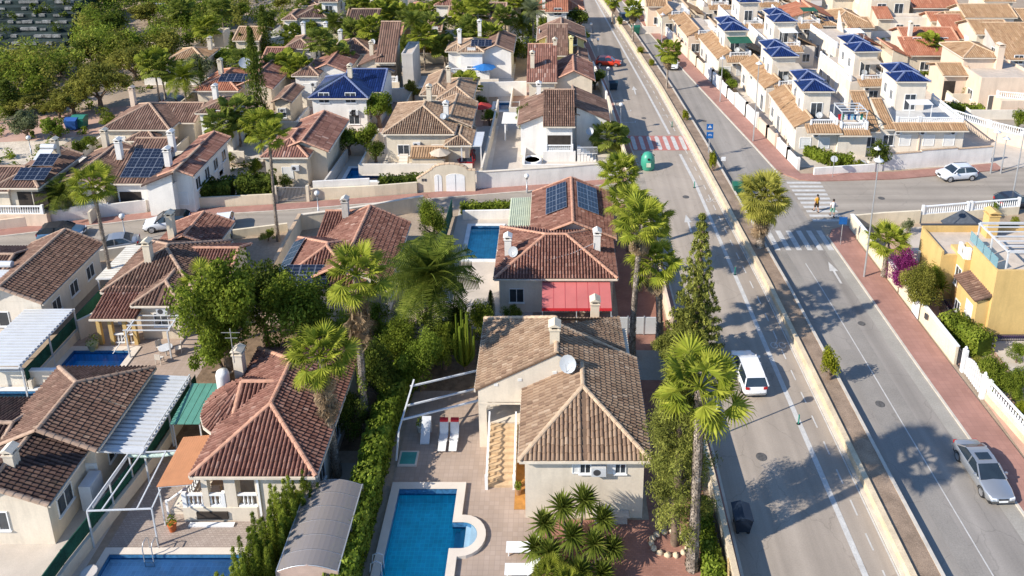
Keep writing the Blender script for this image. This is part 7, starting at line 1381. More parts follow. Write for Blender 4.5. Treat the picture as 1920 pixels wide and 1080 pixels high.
    if sunroof: b = MB(); b.add([place(2.2,-.42,1.435),place(2.75,-.42,1.435),place(2.75,.42,1.435),place(2.2,.42,1.435)],[(0,1,2,3)]); b.build('sunroof', M_CGLASS, t)
    if rack:
        for s in (-1,1): b = MB(); b.bar(place(2.0,s*.62,1.62),place(3.6,s*.62,1.60),.04); b.build('roof_rail', M_TRIM, t)
    for q in c['wb']:
        for s in (-1,1):
            w_ = MB(); pr = [(c['wr']*.6,-.1),(c['wr']*.95,-.1),(c['wr'],-.06),(c['wr'],.06),(c['wr']*.95,.1),(c['wr']*.6,.1)]; nn = 16; cx, cy, cz = place(q,s*(hw-.1),c['wr'])
            w_.add([(cx+h_,cy+r_*math.cos(6.2832*k/nn),cz+r_*math.sin(6.2832*k/nn)) for r_,h_ in pr for k in range(nn)],[(i*nn+k,i*nn+(k+1)%nn,(i+1)*nn+(k+1)%nn,(i+1)*nn+k) for i in range(5) for k in range(nn)],.5,True); o = w_.build('wheel', M_TYRE, t)
            r2 = MB(); r2.add([(cx+s*.11,cy+c['wr']*.66*math.cos(6.2832*k/nn),cz+c['wr']*.66*math.sin(6.2832*k/nn)) for k in range(nn)]+[(cx+s*.08,cy,cz)],[(k,(k+1)%nn,nn) if s > 0 else ((k+1)%nn,k,nn) for k in range(nn)]); r2.build('rim', M_RIM, o)
            a = MB(); pts = [place(q+(c['wr']+.07)*math.cos(th),s*(hw+.012),c['wr']+(c['wr']+.07)*math.sin(th)) for th in np.linspace(0,math.pi,11)]; pin = [place(q+c['wr']*.98*math.cos(th),s*(hw+.012),c['wr']+c['wr']*.98*math.sin(th)) for th in np.linspace(0,math.pi,11)]
            a.add(pts+pin,[((i,i+1,12+i,11+i) if s > 0 else (11+i,12+i,i+1,i)) for i in range(10)]); a.build('wheel_arch', M_TRIM, t)
    zb = float(np.interp(.1,bx_,bz)); ze = float(np.interp(L-.1,bx_,bz))
    for s in (-1,1):
        b = MB(); b.extrude([place(-.01,s*hw*.45,zb-.16),place(.04,s*hw*.80,zb-.14),place(.06,s*hw*.80,zb+.0),place(.0,s*hw*.45,zb-.03)],(0,.12,0)); b.build('headlight', M_LAMP, t)
        b = MB(); b.extrude([place(L+.012,s*hw*.55,ze-.22),place(L-.02,s*hw*.84,ze-.22),place(L-.02,s*hw*.84,ze-.02),place(L+.005,s*hw*.55,ze-.04)],(0,-.1,0)); b.build('tail_light', M_TAIL, t)
        b = MB(); q = rp[0][0]+.35; zz = float(np.interp(q,bx_,bz)); X_ = place(q,s*(hw+.07),zz+.08); b.box(X_[0]-.09,X_[0]+.09,X_[1]-.06,X_[1]+.06,X_[2]-.06,X_[2]+.07); b.build('mirror', paint, t)
    b = MB(); X_ = place(-.02,0,.42); b.box(-.26,.26,X_[1]-.01,X_[1]+.05,.4,.5); b.build('number_plate', M_PLATE, t); b = MB(); b.box(-.26,.26,L/2-.04,L/2+.015,.5,.6); b.build('number_plate', M_PLATE, t)
    b = MB(); b.box(-.3,.3,-L/2-.005,-L/2+.05,.52,zb-.05); b.build('grille', M_TRIM, t); b = MB(); b.box(-hw*.85,hw*.85,-L/2+.15,L/2-.15,c['low']-.04,c['low']+.12); b.build('underbody', M_TRIM, t)
    return t
P_SILV = carpaint('paint_silver',(.46,.47,.48),.65); P_WHITE = carpaint('paint_white',(.76,.76,.76),.0); P_LWHITE = carpaint('paint_pearl',(.68,.70,.73),.1); P_BLUE = carpaint('paint_blue',(.10,.20,.32),.4); P_DARK = carpaint('paint_dark',(.03,.035,.05),.3); P_RED = carpaint('paint_red',(.30,.015,.02),.1); P_ORANGE = carpaint('paint_orange',(.60,.05,.015),.0)
car('silver saloon car parked on the right road by the red pavement', 'sedan', 26.45, 39.9, R(2), P_SILV, sunroof=True)
car('white people carrier with roof bars parked on the left road below the median', 'mpv', 14.0, 48.8, R(180+2), P_WHITE, rack=True)
car('pearl white compact car parked by the tall white wall', 'suv', 44.6, 81.2, R(-82), P_LWHITE, rack=True); car('dark blue car with red tail lights behind the balusters', 'hatch', 47.6, 74.8, R(97), P_DARK)
car('blue car parked on the side street at the far left', 'hatch', -47.3, 68.6, R(102), P_BLUE, roofdark=True); car('white hatchback parked at the white garage gate', 'suv', -38.0, 70.4, R(-76), P_LWHITE, roofdark=True); car('white car half hidden by the brown-red roof', 'hatch', -32.2, 69.6, R(14), P_WHITE); car('silver estate car under the roofline of the long brown house', 'sedan', -41.2, 66.3, R(-70), P_SILV); car('white car at the left edge beside the small palm plant', 'hatch', -50.2, 63.2, R(100), P_WHITE)
car('dark red car inside the white carport', 'hatch', -10.1, 84.6, R(0), P_RED); car('orange-red car in the driveway by the upper left pavement', 'hatch', 8.6, 121.5, R(80), P_ORANGE); car('white car on the right road behind the street palm', 'hatch', 18.6, 120.5, R(-6), P_WHITE)
car('dark blue car far up the right road', 'hatch', 13.4, 148.5, R(8), P_DARK); car('white van far up the right road', 'van', 15.5, 152.5, R(8), P_WHITE, cat='van')
for i, (u,v,l,p_) in enumerate(((300,20,'white car on the far car park beyond the wood, leftmost',P_WHITE),(318,25,'silver car on the far car park beyond the wood',P_SILV),(338,24,'white car on the far car park beyond the wood, rightmost',P_WHITE))): x, y = G(u,v); car(l,'hatch',x,y,R(80),p_)
x, y = G(335,200); car('dark car parked on the pink path under the broad palm', 'sedan', x, y, R(60), P_DARK)

# ---------------------------------------------------------------- people
def person(label, x, y, rz, shirt, legs, h=1.9, stride=.22, shorts=None):
    """one walking figure: skinned skeleton, clothing meshes over it"""
    t = thing('person', label, 'person', (x,y,.0), rz); k = h/1.75
    me = bpy.data.meshes.new('body'); V = [(0,0,.95),(0,0,1.2),(0,0,1.42),(0,0,1.5),(0,.01,1.62),(.1,0,.9),(.1,-stride*.5,.5),(.1,-stride,.08),(.1,-stride-.13,.04),(-.1,0,.9),(-.1,stride*.3,.5),(-.1,stride,.1),(-.1,stride-.14,.04),
         (.2,0,1.4),(.25,.08,1.13),(.24,.0,.9),(.24,-.03,.83),(-.2,0,1.4),(-.25,-.08,1.13),(-.24,-.14,.92),(-.24,-.18,.86),(0,.0,1.72)]
    E_ = [(0,1),(1,2),(2,3),(3,4),(4,21),(0,5),(5,6),(6,7),(7,8),(0,9),(9,10),(10,11),(11,12),(2,13),(13,14),(14,15),(15,16),(2,17),(17,18),(18,19),(19,20)]
    rad = [.13,.12,.13,.055,.095,.095,.065,.04,.04,.095,.065,.04,.04,.06,.042,.034,.04,.06,.042,.034,.04,.085]
    me.from_pydata([tuple(c*k for c in v) for v in V], E_, []); o = bpy.data.objects.new('body', me); C.objects.link(o); o.parent = t; me.materials.append(mat('skin',(.50,.30,.21),rough=.6))
    md = o.modifiers.new('skin','SKIN'); sv = me.skin_vertices[0].data
    for i, r_ in enumerate(rad): sv[i].radius = (r_*k,r_*k*.9); sv[i].use_root = i == 0
    o.modifiers.new('sub','SUBSURF').levels = 2; o.modifiers['sub'].render_levels = 2
    b = MB(); b.lathe([(.16*k,.92*k),(.165*k,1.1*k),(.19*k,1.35*k),(.14*k,1.47*k),(.07*k,1.5*k)],12)
    for s in (-1,1): b.tube([(s*.17*k,0,1.42*k),(s*.245*k,s*.05*k,1.2*k)],[.085*k,.07*k],8)
    b.v = [(p[0],p[1]*.75,p[2]) for p in b.v]; b.build('shirt', shirt, t)
    b = MB(); b.tube([(.1*k,0,.97*k),(.1*k,-stride*.45*k,.5*k)],[.125*k,.095*k],10); b.tube([(-.1*k,0,.97*k),(-.1*k,stride*.28*k,.5*k)],[.125*k,.095*k],10); b.build('shorts', legs, t)
    b = MB(); b.lathe([(.09*k,1.64*k),(.108*k,1.7*k),(.10*k,1.78*k),(.05*k,1.83*k),(.01,1.84*k)],12,(0,.025,0)); b.build('hair', mat('dark_hair',(.03,.02,.015),rough=.7), t)
    b = MB(); b.box(.05*k,.15*k,(-stride-.2)*k,(-stride+.06)*k,0,.08*k); b.box(-.15*k,-.05*k,(stride-.22)*k,(stride+.05)*k,0,.08*k); b.build('shoes', M_BLACK, t)
    for s in (-1,1): b = MB(); b.box(s*.035*k-.012,s*.035*k+.012,-.095*k,-.085*k,1.66*k,1.675*k); b.build('eye', M_BLACK, t)
person('walker in a yellow shirt and dark shorts on the zebra crossing', 26.7, 73.6, R(200), mat('yellow_shirt',(.65,.33,.03),var=.1), mat('dark_shorts',(.05,.03,.02)))
person('walker in a white shirt and green shorts on the zebra crossing', 28.0, 72.6, R(185), mat('white_shirt',(.75,.73,.72),var=.05), mat('green_shorts',(.16,.33,.25),var=.1))

# ---------------------------------------------------------------- street furniture
def lamp(label, x, y, h=4.6, m=M_STEEL):
    t = thing('street_lamp', label, 'street lamp', (x,y,0)); b = MB(); b.tube([(0,0,0),(0,0,.8),(0,0,.82),(0,0,h)],[.09,.09,.055,.045],8); b.build('pole', m, t); b = MB()
    b.lathe([(.03,h),(.2,h+.12),(.27,h+.3),(.2,h+.48),(.03,h+.55)],12); b.build('globe', mat('lamp_globe',(.70,.70,.68),rough=.3), t); b = MB(); b.lathe([(.12,h-.04),(.12,h+.06)],8); b.build('collar', M_DGREY, t); return t
def tall_lamp(label, x, y, h, two=False):
    t = thing('street_lamp', label, 'street lamp', (x,y,0)); b = MB(); b.tube([(0,0,0),(0,0,1.2),(0,0,h)],[.1,.085,.05],8); b.build('pole', M_STEEL, t); b = MB(); b.lathe([(.38,h),(.42,h+.06),(.3,h+.16),(.08,h+.22),(.03,h+.5)],14); b.build('lamp_head', M_METALW, t); return t
for (u,v,vt,l) in ((1163,247,196,'globe lamp on the left pavement by the white tower house'),(1140,152,128,'globe lamp beside the orange-red car'),(1121,98,74,'globe lamp beside the upper white yard'),(1108,62,45,'globe lamp near the top of the left pavement'),(988,362,330,'globe lamp in front of the long white wall'),(237,455,405,'small lamp post on the side street by the slender palm'),(60,292,258,'white lamp post by the pink path'),(598,405,362,'lamp post on the side street by the iron gate'),(1340,820,690,'globe lamp standing behind the rough conifer')): x, y = G(u,v); lamp(l, x, y, zup(u,v,vt)-.3)
tall_lamp('tall grey lamp post at the corner of the long cream wall', 27.2, 61.7, zup(1614,521,302)); x, y = G(1897,378); tall_lamp('tall lamp post at the right edge behind the balusters', x, y, zup(1897,378,250)); x, y = G(1412,266); tall_lamp('tall lamp post on the right pavement by the corner house', x, y, zup(1412,266,120)); x, y = G(1350,192); tall_lamp('lamp post on the right pavement beside the green bush', x, y, zup(1350,192,110)); x, y = G(1640,322); tall_lamp('twin grey posts with round white lamp by the low corner wall', x, y, zup(1640,335,292))
x, y = G(1857,325); tall_lamp('slim white post at the end of the tiled white wall', x, y, 5.0)
x, y = G(1876,325); tall_lamp('slim grey post beside the lane at the right', x, y, 4.2); x, y = G(1240,92); tall_lamp('slim post by the peach wall up the road', x, y, 6)
M_SIGNB = mat('sign_blue',(.01,.11,.35),rough=.4); M_SIGNW = mat('sign_white',(.78,.78,.78),rough=.4)
def sign(label, x, y, h, w=.6, m=M_SIGNB, rz=0, mark=None, round_=False):
    t = thing('road_sign', label, 'sign', (x,y,0), rz); b = MB(); b.tube([(0,0,0),(0,0,h)],.035,6); b.build('pole', M_STEEL, t); b = MB()
    if round_: n = 16; b.extrude([(w/2*math.cos(6.2832*k/n),-.06,h-.3+w/2*math.sin(6.2832*k/n)) for k in range(n)],(0,.03,0))
    else: b.box(-w/2,w/2,-.06,-.03,h-w,h)
    o = b.build('sign_plate', m, t)
    if mark == 'cross':
        b = MB(); b.extrude([(-.22,-.064,h-.5),(.22,-.064,h-.5),(0,-.064,h-.12)],(0,.003,0)); o2 = b.build('symbol_field', M_SIGNW, o); b = MB(); b.bar((-.02,-.069,h-.46),(.0,-.069,h-.28),.05,.004); b.bar((.02,-.069,h-.46),(.0,-.069,h-.28),.03,.004); b.lathe([(.025,0),(.03,.03),(.01,.05)],8,(0,-.069,h-.27)); b.build('walking_figure', M_BLACK, o)
    if mark == 'bike':
        b = MB()
        for s in (-.13,.13): b.tube([(s+.09*math.cos(a),-.064,h-.38+.09*math.sin(a)) for a in np.linspace(0,6.2832,13)],.012,4)
        b.bar((-.13,-.064,h-.38),(0,-.064,h-.22),.02,.006); b.bar((.13,-.064,h-.38),(0,-.064,h-.22),.02,.006); b.build('bicycle_symbol', M_SIGNW, o)
    return t
sign('square blue sign on the red corner pavement', 26.95, 67.1, 3.0, .75); sign('blue cycle sign with pedestrian symbol on the median', 18.1, 86.6, 3.3, .8, mark='bike'); sign('blue crossing sign above the cycle sign', 18.1, 86.9, 4.2, .75, mark='cross'); sign('round white sign with red ring on the corner house wall', 28.2, 91.0, 2.6, .7, mat('sign_ring',(.72,.66,.66)), R(-50), round_=True); x, y = G(1355,318); sign('small pale sign beside the median bush', x, y, 1.6, .5, M_SIGNW)
sign('round sign seen edge-on in front of the low corner wall', 30.9, 81.3, 2.6, .75, mat('grey_sign_back',(.42,.44,.46)), R(160), round_=True)
def bottle_bank(label, x, y):
    t = thing('recycling_bell', label, 'bottle bank', (x,y,0)); b = MB(); b.lathe([(.62,0),(.78,.25),(.80,1.0),(.74,1.5),(.5,1.95),(.2,2.1),(.05,2.12)],18); b.build('body', mat('bottle_green',(.05,.30,.20),var=.1,rough=.4,spec=.5), t); b = MB()
    for a in (-1.57,.5,2.6): b.tube([(.70*math.cos(a),.70*math.sin(a),1.55),(.82*math.cos(a),.82*math.sin(a),1.5)],.13,10)
    b.build('hole_rim', M_BLACK, t); b = MB(); b.box(-.25,.25,-.825,-.79,.6,1.1); b.build('label_plate', mat('bank_label',(.55,.60,.45)), t)
bottle_bank('green bell-shaped bottle bank beside the crossing', 10.6, 83.6)
def bin_(label, x, y, c, rz=0, s=1.0):
    t = thing('wheelie_container', label, 'bin', (x,y,0), rz); m = mat('bin_%s'%label[:14], c, var=.12, rough=.45, spec=.5); b = MB(); b.add([(-.5*s,-.4*s,.18),(.5*s,-.4*s,.18),(.5*s,.4*s,.18),(-.5*s,.4*s,.18),(-.62*s,-.52*s,1.15*s),(.62*s,-.52*s,1.15*s),(.62*s,.52*s,1.15*s),(-.62*s,.52*s,1.15*s)],[(3,2,1,0),(4,5,6,7),(0,1,5,4),(1,2,6,5),(2,3,7,6),(3,0,4,7)]); b.build('body', m, t)
    b = MB(); b.extrude([(-.66*s,-.56*s,1.15*s),(.66*s,-.56*s,1.15*s),(.66*s,-.1*s,1.36*s),(.66*s,.56*s,1.22*s),(-.66*s,.56*s,1.22*s),(-.66*s,-.1*s,1.36*s)][0:0] or [(-.66*s,-.56*s,1.16*s),(-.66*s,.0,1.40*s),(-.66*s,.58*s,1.24*s)],(1.32*s,0,0)); b.build('lid', m, t)
    for sx in (-1,1):
        for sy in (-1,1): b = MB(); b.tube([(sx*.42*s-.04,sy*.32*s,.1),(sx*.42*s+.04,sy*.32*s,.1)],.1,10); b.build('wheel', M_BLACK, t)
    return t
bin_('dark wheeled container at the bottom of the left road', 10.75, 36.3, (.012,.02,.035), 1.57, .95); bin_('green container on the median beside the bushy palm', 19.6, 77.6, (.02,.12,.075), 0, 1.0); bin_('green container on the right road near the top', 14.6, 139.5, (.03,.16,.08), 0, 1.2); x, y = G(1150,168); bin_('dark container on the left pavement in shade', x, y, (.01,.03,.05), 0, 1.0)
x, y = G(152,240); bin_('green recycling container by the pink path', x, y, (.02,.16,.11), 0, 1.3); x, y = G(138,243); bin_('blue recycling container by the pink path', x, y, (.02,.08,.28), 0, 1.2)
for (u,v,l) in ((1497,795,'green marker post on the cycle lane, near one'),(1378,515,'green marker post on the cycle lane by the bushy palm'),(1302,352,'white marker post on the cycle lane near the crossing'),(1260,238,'marker post on the cycle lane above the crossing')):
    x, y = G(u,v); t = thing('marker_post', l, 'post', (x,y,0)); b = MB(); b.tube([(0,0,0),(0,0,.75)],.05,8); b.build('post', mat('marker_green',(.03,.22,.16)), t); b = MB(); b.lathe([(.14,0),(.12,.05)],10); b.build('foot', M_BLACK, t)

# ---------------------------------------------------------------- canopies, pergolas, garden furniture
t = thing('slatted_canopy', 'white corrugated canopy beside the dark brown roof', 'canopy', (-26.0,42.4,0)); b = MB()
for i in range(19): b = MB(); y = -3.1+i*.335; b.extrude([(-1.3,y,2.78),(1.25,y,2.62),(1.25,y+.19,2.62),(-1.3,y+.19,2.78)],(0,0,.11)); b.build('slat', M_METALW, t)
b = MB(); b.extrude([(-1.3,-3.1,2.75),(1.25,-3.1,2.59),(1.25,3.2,2.59),(-1.3,3.2,2.75)],(0,0,.04)); b.build('under_sheet', mat('grey_sheet',(.42,.43,.44),var=.1,rough=.6), t)
b = MB(); b.bar((-1.35,-3.2,2.75),(-1.35,3.2,2.75),.1); b.bar((1.3,-3.2,2.6),(1.3,3.2,2.6),.12,.1); b.bar((1.3,-3.2,2.95),(1.3,3.2,2.95),.07); b.bar((-1.35,-3.25,2.8),(1.3,-3.25,2.65),.3,.12); b.bar((-1.35,.0,2.84),(1.3,.0,2.70),.14,.06); b.bar((-1.35,3.2,2.84),(1.3,3.2,2.70),.14,.1)
for i in range(16): y = -3.1+i*.4; b.bar((1.3,y,2.6),(1.3,y+.2,2.95),.035); b.bar((1.3,y+.2,2.95),(1.3,y+.4,2.6),.035)
for y in (-3.2,0,3.1): b.bar((1.3,y,0),(1.3,y,2.6),.09)
b.build('frame', M_METALW, t)
t = thing('green_canopy', 'sloping green sheet canopy behind the turret villa', 'canopy', (-23.4,43.4,0))
for i in range(4): b = MB(); x = -.95+i*.48; b.extrude([(x,-1.7,2.35),(x+.44,-1.7,2.35),(x+.44,1.7,2.6),(x,1.7,2.6)],(0,0,.05)); b.build('sheet', mat('green_sheet',(.10,.27,.21),var=.1,rough=.5), t)
for (x,y) in ((-.8,-1.6),(.9,-1.6),(-.8,1.6),(.9,1.6)): b = MB(); b.bar((x,y,0),(x,y,2.33),.07); b.build('post', M_METALW, t)
t = thing('pergola', 'bare white metal pergola frame over the pebble patio', 'pergola', (-24,37,0))
for p_, q_ in (((-1.8,-2.0,2.6),(1.7,-1.85,2.6)),((-1.6,2.1,2.6),(1.3,2.3,2.6)),((-1.8,-2,2.6),(-1.6,2.1,2.6)),((1.7,-1.85,2.6),(1.3,2.3,2.6)),((-1.0,-1.95,2.62),(-.8,2.15,2.62)),((.9,-1.9,2.62),(.6,2.25,2.62))): b = MB(); b.bar(p_,q_,.07); b.build('beam', M_METALW, t)
for (x,y) in ((-1.8,-2.0),(1.7,-1.85),(-1.6,2.1),(1.3,2.3),(-1.7,.1)): b = MB(); b.bar((x,y,0),(x,y,2.58),.075); b.build('post', M_METALW, t)
b = MB(); b.tube([(-1.6,2.1,2.45),(-.6,2.2,2.3),(.3,2.2,2.35),(1.3,2.3,2.45)],.12,8); b.build('rolled_blind', mat('green_white_blind',(.45,.55,.48),var=.4,scale=6), t); b = MB(); b.bar((-1.72,-1.6,2.45),(-1.62,2.0,2.45),.02,.2); b.build('lattice', M_WHITE, t)
t = thing('slatted_canopy', 'large white ribbed canopy roof at the left edge', 'canopy', (-38.7,50.2,0))
for i in range(20): b = MB(); y = -3.2+i*.33; b.extrude([(-2.2,y,2.5),(1.6,y-.12,2.6),(1.6,y+.06,2.6),(-2.2,y+.18,2.5)],(0,0,.1)); b.build('slat', M_METALW, t)
b = MB(); b.extrude([(-2.2,-3.2,2.47),(1.6,-3.3,2.57),(1.6,3.2,2.57),(-2.2,3.3,2.47)],(0,0,.04)); b.build('under_sheet', mat('grey_sheet',(.42,.43,.44)), t)
b = MB(); b.bar((-2.2,-3.3,2.42),(1.6,-3.4,2.5),.09); b.bar((-2.2,3.4,2.42),(1.6,3.28,2.5),.09); b.bar((-2.2,-3.3,2.46),(-2.2,3.5,2.46),.1); b.bar((1.6,-3.4,2.55),(1.6,3.3,2.55),.1)
for y in (-3.2,0,3.2): b.bar((1.6,y,0),(1.6,y,2.5),.09); b.bar((-2.2,y,0),(-2.2,y,2.45),.09)
b.build('frame', M_METALW, t)
t = thing('slatted_canopy', 'white slatted carport roof beside the leaning slender palm', 'canopy', (-36.3,60.3,0))
for i in range(15): b = MB(); y = -2.5+i*.34; b.extrude([(-1.5,y,2.45),(1.5,y+.1,2.55),(1.5,y+.36,2.55),(-1.5,y+.26,2.45)],(0,0,.05)); b.build('slat', mat('cream_slat',(.66,.62,.54),rough=.6), t)
b = MB()
for (x,y) in ((-1.4,-2.4),(1.4,-2.3),(-1.4,2.4),(1.4,2.5)): b.bar((x,y,0),(x,y,2.5),.1)
b.bar((-1.5,-2.5,2.4),(1.5,-2.4,2.5),.12); b.bar((-1.5,-2.5,2.4),(-1.5,2.5,2.4),.1); b.bar((1.5,-2.5,2.5),(1.5,2.6,2.5),.1); b.build('frame', M_METALW, t)
t = thing('arched_canopy', 'arched smoky plastic canopy between the conifers and the long hedge', 'canopy', (-12.6,34.2,0)); b = MB(); N_ = 12; xs_ = np.linspace(-1.6,1.55,N_+1); zf = lambda x: 2.35+.55*math.cos(x/1.6*1.35)
for j in range(6):
    b = MB(); y0_, y1_ = -2.7+j*.9, -2.7+(j+1)*.9-.03
    for i in range(N_): b.add([(xs_[i],y0_,zf(xs_[i])),(xs_[i+1],y0_,zf(xs_[i+1])),(xs_[i+1],y1_,zf(xs_[i+1])),(xs_[i],y1_,zf(xs_[i]))],[(0,1,2,3)],.5,True)
    b.build('plastic_sheet', M_POLY, t)
b = MB()
for j in range(7): y = -2.72+j*.9; b.tube([(x,y,zf(x)-.03) for x in xs_],.03,5)
for x in (-1.6,1.55):
    b.bar((x,-2.7,zf(x)),(x,2.7,zf(x)),.06)
    for y in (-2.7,0,2.7): b.bar((x,y,0),(x,y,zf(x)),.08)
b.build('frame', M_STEEL, t); b = MB(); b.extrude([(-1.6,-2.75,1.9),(1.55,-2.75,1.9),(1.55,-2.75,zf(1.55)),(0,-2.75,zf(0)),(-1.6,-2.75,zf(-1.6))],(0,.08,0)); b.build('end_panel', mat('pink_panel',(.50,.36,.30),var=.1), t); b = MB(); b.box(-1.6,1.55,-2.78,-2.6,1.2,1.85); b.build('end_screen', M_MESH, t)
sheet('patio', -14.4, -11.9, 28, 41, .022, M_CONC)
# pool deck of the tan villa
t = thing('awning_frame', 'bare white awning frame leaning from the tan gable over the hedge', 'frame', (-8,43.6,0))
for p_, q_ in (((3.2,-.6,3.1),(-1.7,-1.9,2.7)),((3.3,2.4,3.1),(-1.6,.9,2.9)),((-1.8,-2.2,2.2),(-1.4,1.3,3.1)),((-1.8,-2.2,2.2),(-1.9,-3.0,.6)),((3.2,1.2,2.6),(-1.6,-.3,2.4))): b = MB(); b.bar(p_,q_,.1); b.build('bar', M_METALW, t)
def lounger(label, x, y, rz, back=.5, c=(.78,.78,.76), up=False):
    t = thing('sun_lounger', label, 'sun lounger', (x,y,.02), rz); m = mat('lounger_white',(.78,.78,.77),rough=.5); b = MB(); b.box(-.34,.34,-.95,.35,.28,.34); b.build('seat', m, t); b = MB(); b.extrude([(-.34,.35,.28),(.34,.35,.28),(.34,.98,.28+back),(-.34,.98,.28+back)],(0,0,.06)); b.build('backrest', m, t)
    for sx in (-.28,.28):
        for sy in (-.8,.3): b = MB(); b.box(sx-.03,sx+.03,sy-.03,sy+.03,0,.28); b.build('leg', m, t)
lounger('white sun lounger by the pool end, upper of two', -1.75, 34.75, R(-90), .55); lounger('white sun lounger at the bottom edge beside the pool', -1.75, 33.4, R(-90), .55)
t = thing('folded_lounger', 'white folded lounger standing by the hedge', 'sun lounger', (-8.45,43.2,0)); b = MB(); b.extrude([(-.3,-.7,.05),(.3,-.7,.05),(.3,.5,1.15),(-.3,.5,1.15)],(0,0,.08)); b.build('panel', M_METALW, t); b = MB(); b.box(-.3,.3,.4,.5,0,1.1); b.build('support', M_METALW, t)
def parasol_bundle(label, x, y):
    t = thing('reclining_chair', label, 'chair', (x,y,.02)); m = mat('chair_white',(.72,.71,.68),rough=.5); b = MB(); b.box(-.28,.28,-.35,.3,.36,.42); b.build('seat', m, t); b = MB(); b.extrude([(-.28,.3,.38),(.28,.3,.38),(.28,.62,1.2),(-.28,.62,1.2)],(0,.05,.03)); b.build('backrest', m, t); b = MB(); b.box(-.26,.26,.5,.72,1.18,1.36); b.build('headrest', mat('red_pad',(.60,.03,.04),rough=.8), t); b = MB(); b.extrude([(-.25,-.35,.38),(.25,-.35,.38),(.25,-.95,.2),(-.25,-.95,.2)],(0,0,.05)); b.build('leg_rest', m, t)
    for sx in (-.26,.26):
        b = MB(); b.bar((sx,-.5,0),(sx,.5,.6),.035); b.bar((sx,.5,0),(sx,-.4,.62),.035); b.build('leg', M_STEEL, t)
parasol_bundle('white recliner with red headrest on the pool deck, left one', -7.25, 42.7); parasol_bundle('white recliner with red headrest on the pool deck, right one', -6.55, 42.7)
t = thing('foot_bath', 'small green shower tray beside the long hedge', 'shower tray', (-9.3,41.3,0)); b = MB(); b.box(-.6,.6,-.6,.6,.0,.12); b.build('rim', M_COPE, t); b = MB(); b.box(-.48,.48,-.48,.48,.12,.135); b.build('tray', mat('green_tray',(.06,.28,.24),rough=.5), t)
t = thing('pool_ladder', 'steel pool ladder at the light blue mosaic pool', 'ladder', (-22.4,34.4,0)); b = MB()
for s in (-.25,.25): b.tube([(s,.5,.1),(s,.5,.8),(s,.35,1.0),(s,.0,1.0),(s,-.15,.8),(s,-.15,-.8)],.03,6)
for z_ in (-.2,-.5): b.bar((-.25,-.15,z_),(.25,-.15,z_),.06,.03)
b.build('rails', M_STEEL, t)
t = thing('pool_ladder', 'white pool ladder at the left side of the deep blue pool', 'ladder', (-9.5,33.6,0)); b = MB()
for s in (-.25,.25): b.tube([(-.5,s,.1),(-.4,s,.8),(-.1,s,.95),(.15,s,.8),(.15,s,-.6)],.035,6)
b.build('rails', M_METALW, t)
def pot(label, x, y, c, r=.25, plant=F_MID, h=.5):
    t = thing('plant_pot', label, 'plant pot', (x,y,.02)); b = MB(); b.lathe([(r*.7,0),(r,h*.9),(r*1.1,h),(r*.9,h)],12); b.build('pot', mat('pot_%.2f_%.2f'%(c[0],c[1]),c,var=.12,rough=.8), t); b = MB()
    if plant: leaf_cloud(b,[(0,0,h+.2)],[r*1.3],90,.14,int(abs(x*10))); b.build('plant', plant, t)
pot('terracotta pot with green plant in front of the terrace', -21.9, 36.1, (.50,.13,.04)); pot('large white empty pot by the low wall at the bottom', -24.9, 33.0, (.55,.50,.45), .42, None, .6); pot('second white pot at the bottom edge by the low wall', -25.3, 31.9, (.50,.45,.42), .36, None, .5); pot('pot plant at the foot of the outside stairs', -2.2, 38.6, (.35,.2,.1), .2); pot('large pot by the porch columns of the patio-pool house', -35.2, 52.0, (.45,.42,.20), .4, F_LIGHT, .6); pot('white pot by the folded lounger', -8.9, 43.7, (.62,.6,.55), .25)
t = thing('utility_cabinet', 'pale blue cabinet against the beige side wall', 'cabinet', (-27.45,38.0,0)); b = MB(); b.box(-.35,.35,-.6,.6,0,1.8); b.build('case', mat('pale_cabinet',(.55,.60,.66),var=.08,rough=.5), t); b = MB(); b.box(.35,.37,-.5,.5,.1,1.7); b.build('door_panel', mat('pale_cabinet2',(.50,.55,.62)), t)
def parasol(label, x, y, c, r=1.4, h=2.3):
    t = thing('parasol', label, 'parasol', (x,y,0)); b = MB(); b.tube([(0,0,0),(0,0,h+.5)],.03,6); b.build('pole', M_STEEL, t); b = MB(); n = 8; b.add([(r*math.cos(6.2832*k/n),r*math.sin(6.2832*k/n),h) for k in range(n)]+[(0,0,h+.55)],[(k,(k+1)%n,n) for k in range(n)]); b.build('canopy', mat('parasol_%.2f'%c[0],c,var=.08,rough=.9,transl=.2), t)
parasol('red parasol by the tan wall', -9.5, 97.5, (.5,.06,.05)); parasol('cream parasol in front of the arched-gate villa', -12.9, 83.0, (.62,.52,.40), 1.2); parasol('blue garden parasol among the estate gardens', -10.5, 113.5, (.03,.18,.50), 1.8)
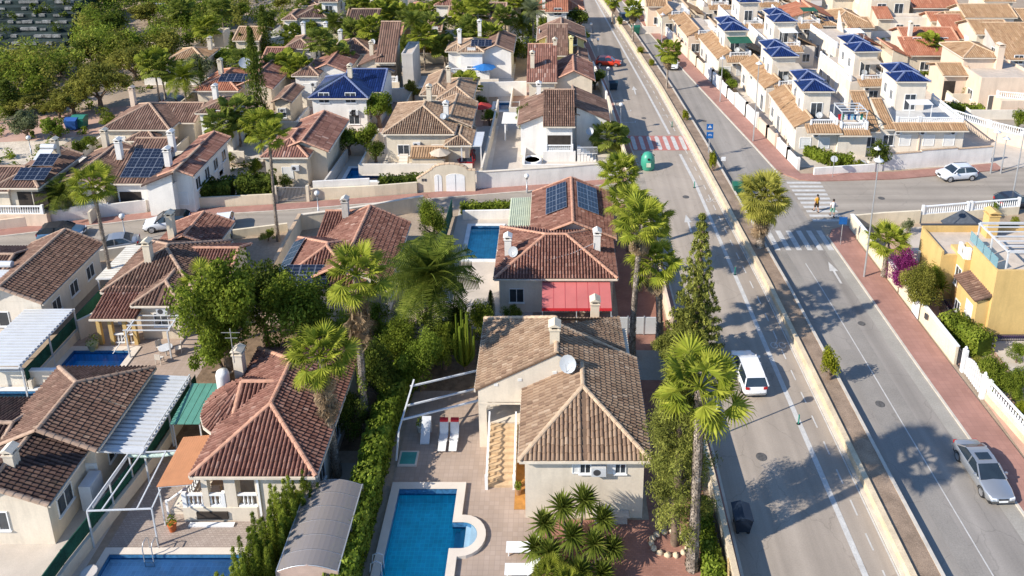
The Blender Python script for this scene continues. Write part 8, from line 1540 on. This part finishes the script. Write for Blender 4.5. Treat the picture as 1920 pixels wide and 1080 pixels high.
def table_set(label, x, y):
    t = thing('garden_table', 'round '+label, 'table', (x,y,.02)); b = MB(); b.lathe([(.05,.0),(.05,.68),(.5,.7),(.5,.74)],14); b.build('table_top', M_METALW, t)
    for i in range(3):
        a = 2.1*i+.4; c_ = thing('garden_chair', ['first','second','third'][i]+' chair round the '+label, 'chair', (x+.85*math.cos(a),y+.85*math.sin(a),.02), a-1.57+3.14); m = mat('chair_beige',(.62,.57,.50)); b = MB(); b.box(-.22,.22,-.22,.22,.42,.46); b.build('seat', m, c_); b = MB(); b.box(-.22,.22,-.24,-.2,.46,.9); b.build('backrest', m, c_)
        for sx in (-.2,.2):
            for sy in (-.2,.2): b = MB(); b.box(sx-.02,sx+.02,sy-.02,sy+.02,0,.42); b.build('leg', m, c_)
table_set('white table by the patio pool', -29.3, 51.3); table_set('white table on the tan villa terrace of the corner house', 35.0, 83.9)
# rocks round the tree
for i in range(14):
    a = 6.2832*i/14; x, y = 6.5+1.05*math.cos(a), 35.2+.75*math.sin(a); b = MB(); r_ = random.Random(i); b.lathe([(.16,0),(.2,.1),(.13,.2),(.03,.24)],7); b.v = [(p[0]*r_.uniform(.8,1.2),p[1]*r_.uniform(.8,1.2),p[2]*r_.uniform(.8,1.1)) for p in b.v]; o = b.build('edging_stone', M_STONEW, None, (x,y,0)); tag(o, 'rounded edging stone in the ring around the rough conifer', 'stone', 'stones around the rough conifer')
t = thing('garden_pavilion', 'white garden pavilion with shallow hip roof beside the tan wall', 'pavilion', (-4.6,93.2,0))
for (x,y) in ((-1.5,-1.5),(1.5,-1.5),(-1.5,1.5),(1.5,1.5)): b = MB(); b.box(x-.08,x+.08,y-.08,y+.08,0,2.4); b.build('post', M_WHITE, t)
b = MB(); b.add([(-1.9,-1.9,2.4),(1.9,-1.9,2.4),(1.9,1.9,2.4),(-1.9,1.9,2.4),(0,0,3.0)],[(0,1,4),(1,2,4),(2,3,4),(3,0,4)]); b.build('roof', mat('pavilion_white',(.62,.60,.56),var=.08), t)
t = thing('hot_tub', 'round blue spa set in the terrace of the white tower house', 'spa', (-2.6,85.2,0)); b = MB(); b.lathe([(1.1,0),(1.15,.5),(.9,.52),(.88,.4)],20); b.build('rim', M_WHITE, t); b = MB(); b.lathe([(.87,.38),(.87,.4)],20); b.build('water', mat('spa_water',(.05,.22,.35),rough=.1), t)
dup_ = {k:v for k,v in LABELS.items() if len(v) > 1}
print('DUP LABELS', len(dup_), list(dup_.items())[:12]); print('objects', len(scene.objects), 'things', len(LABELS))
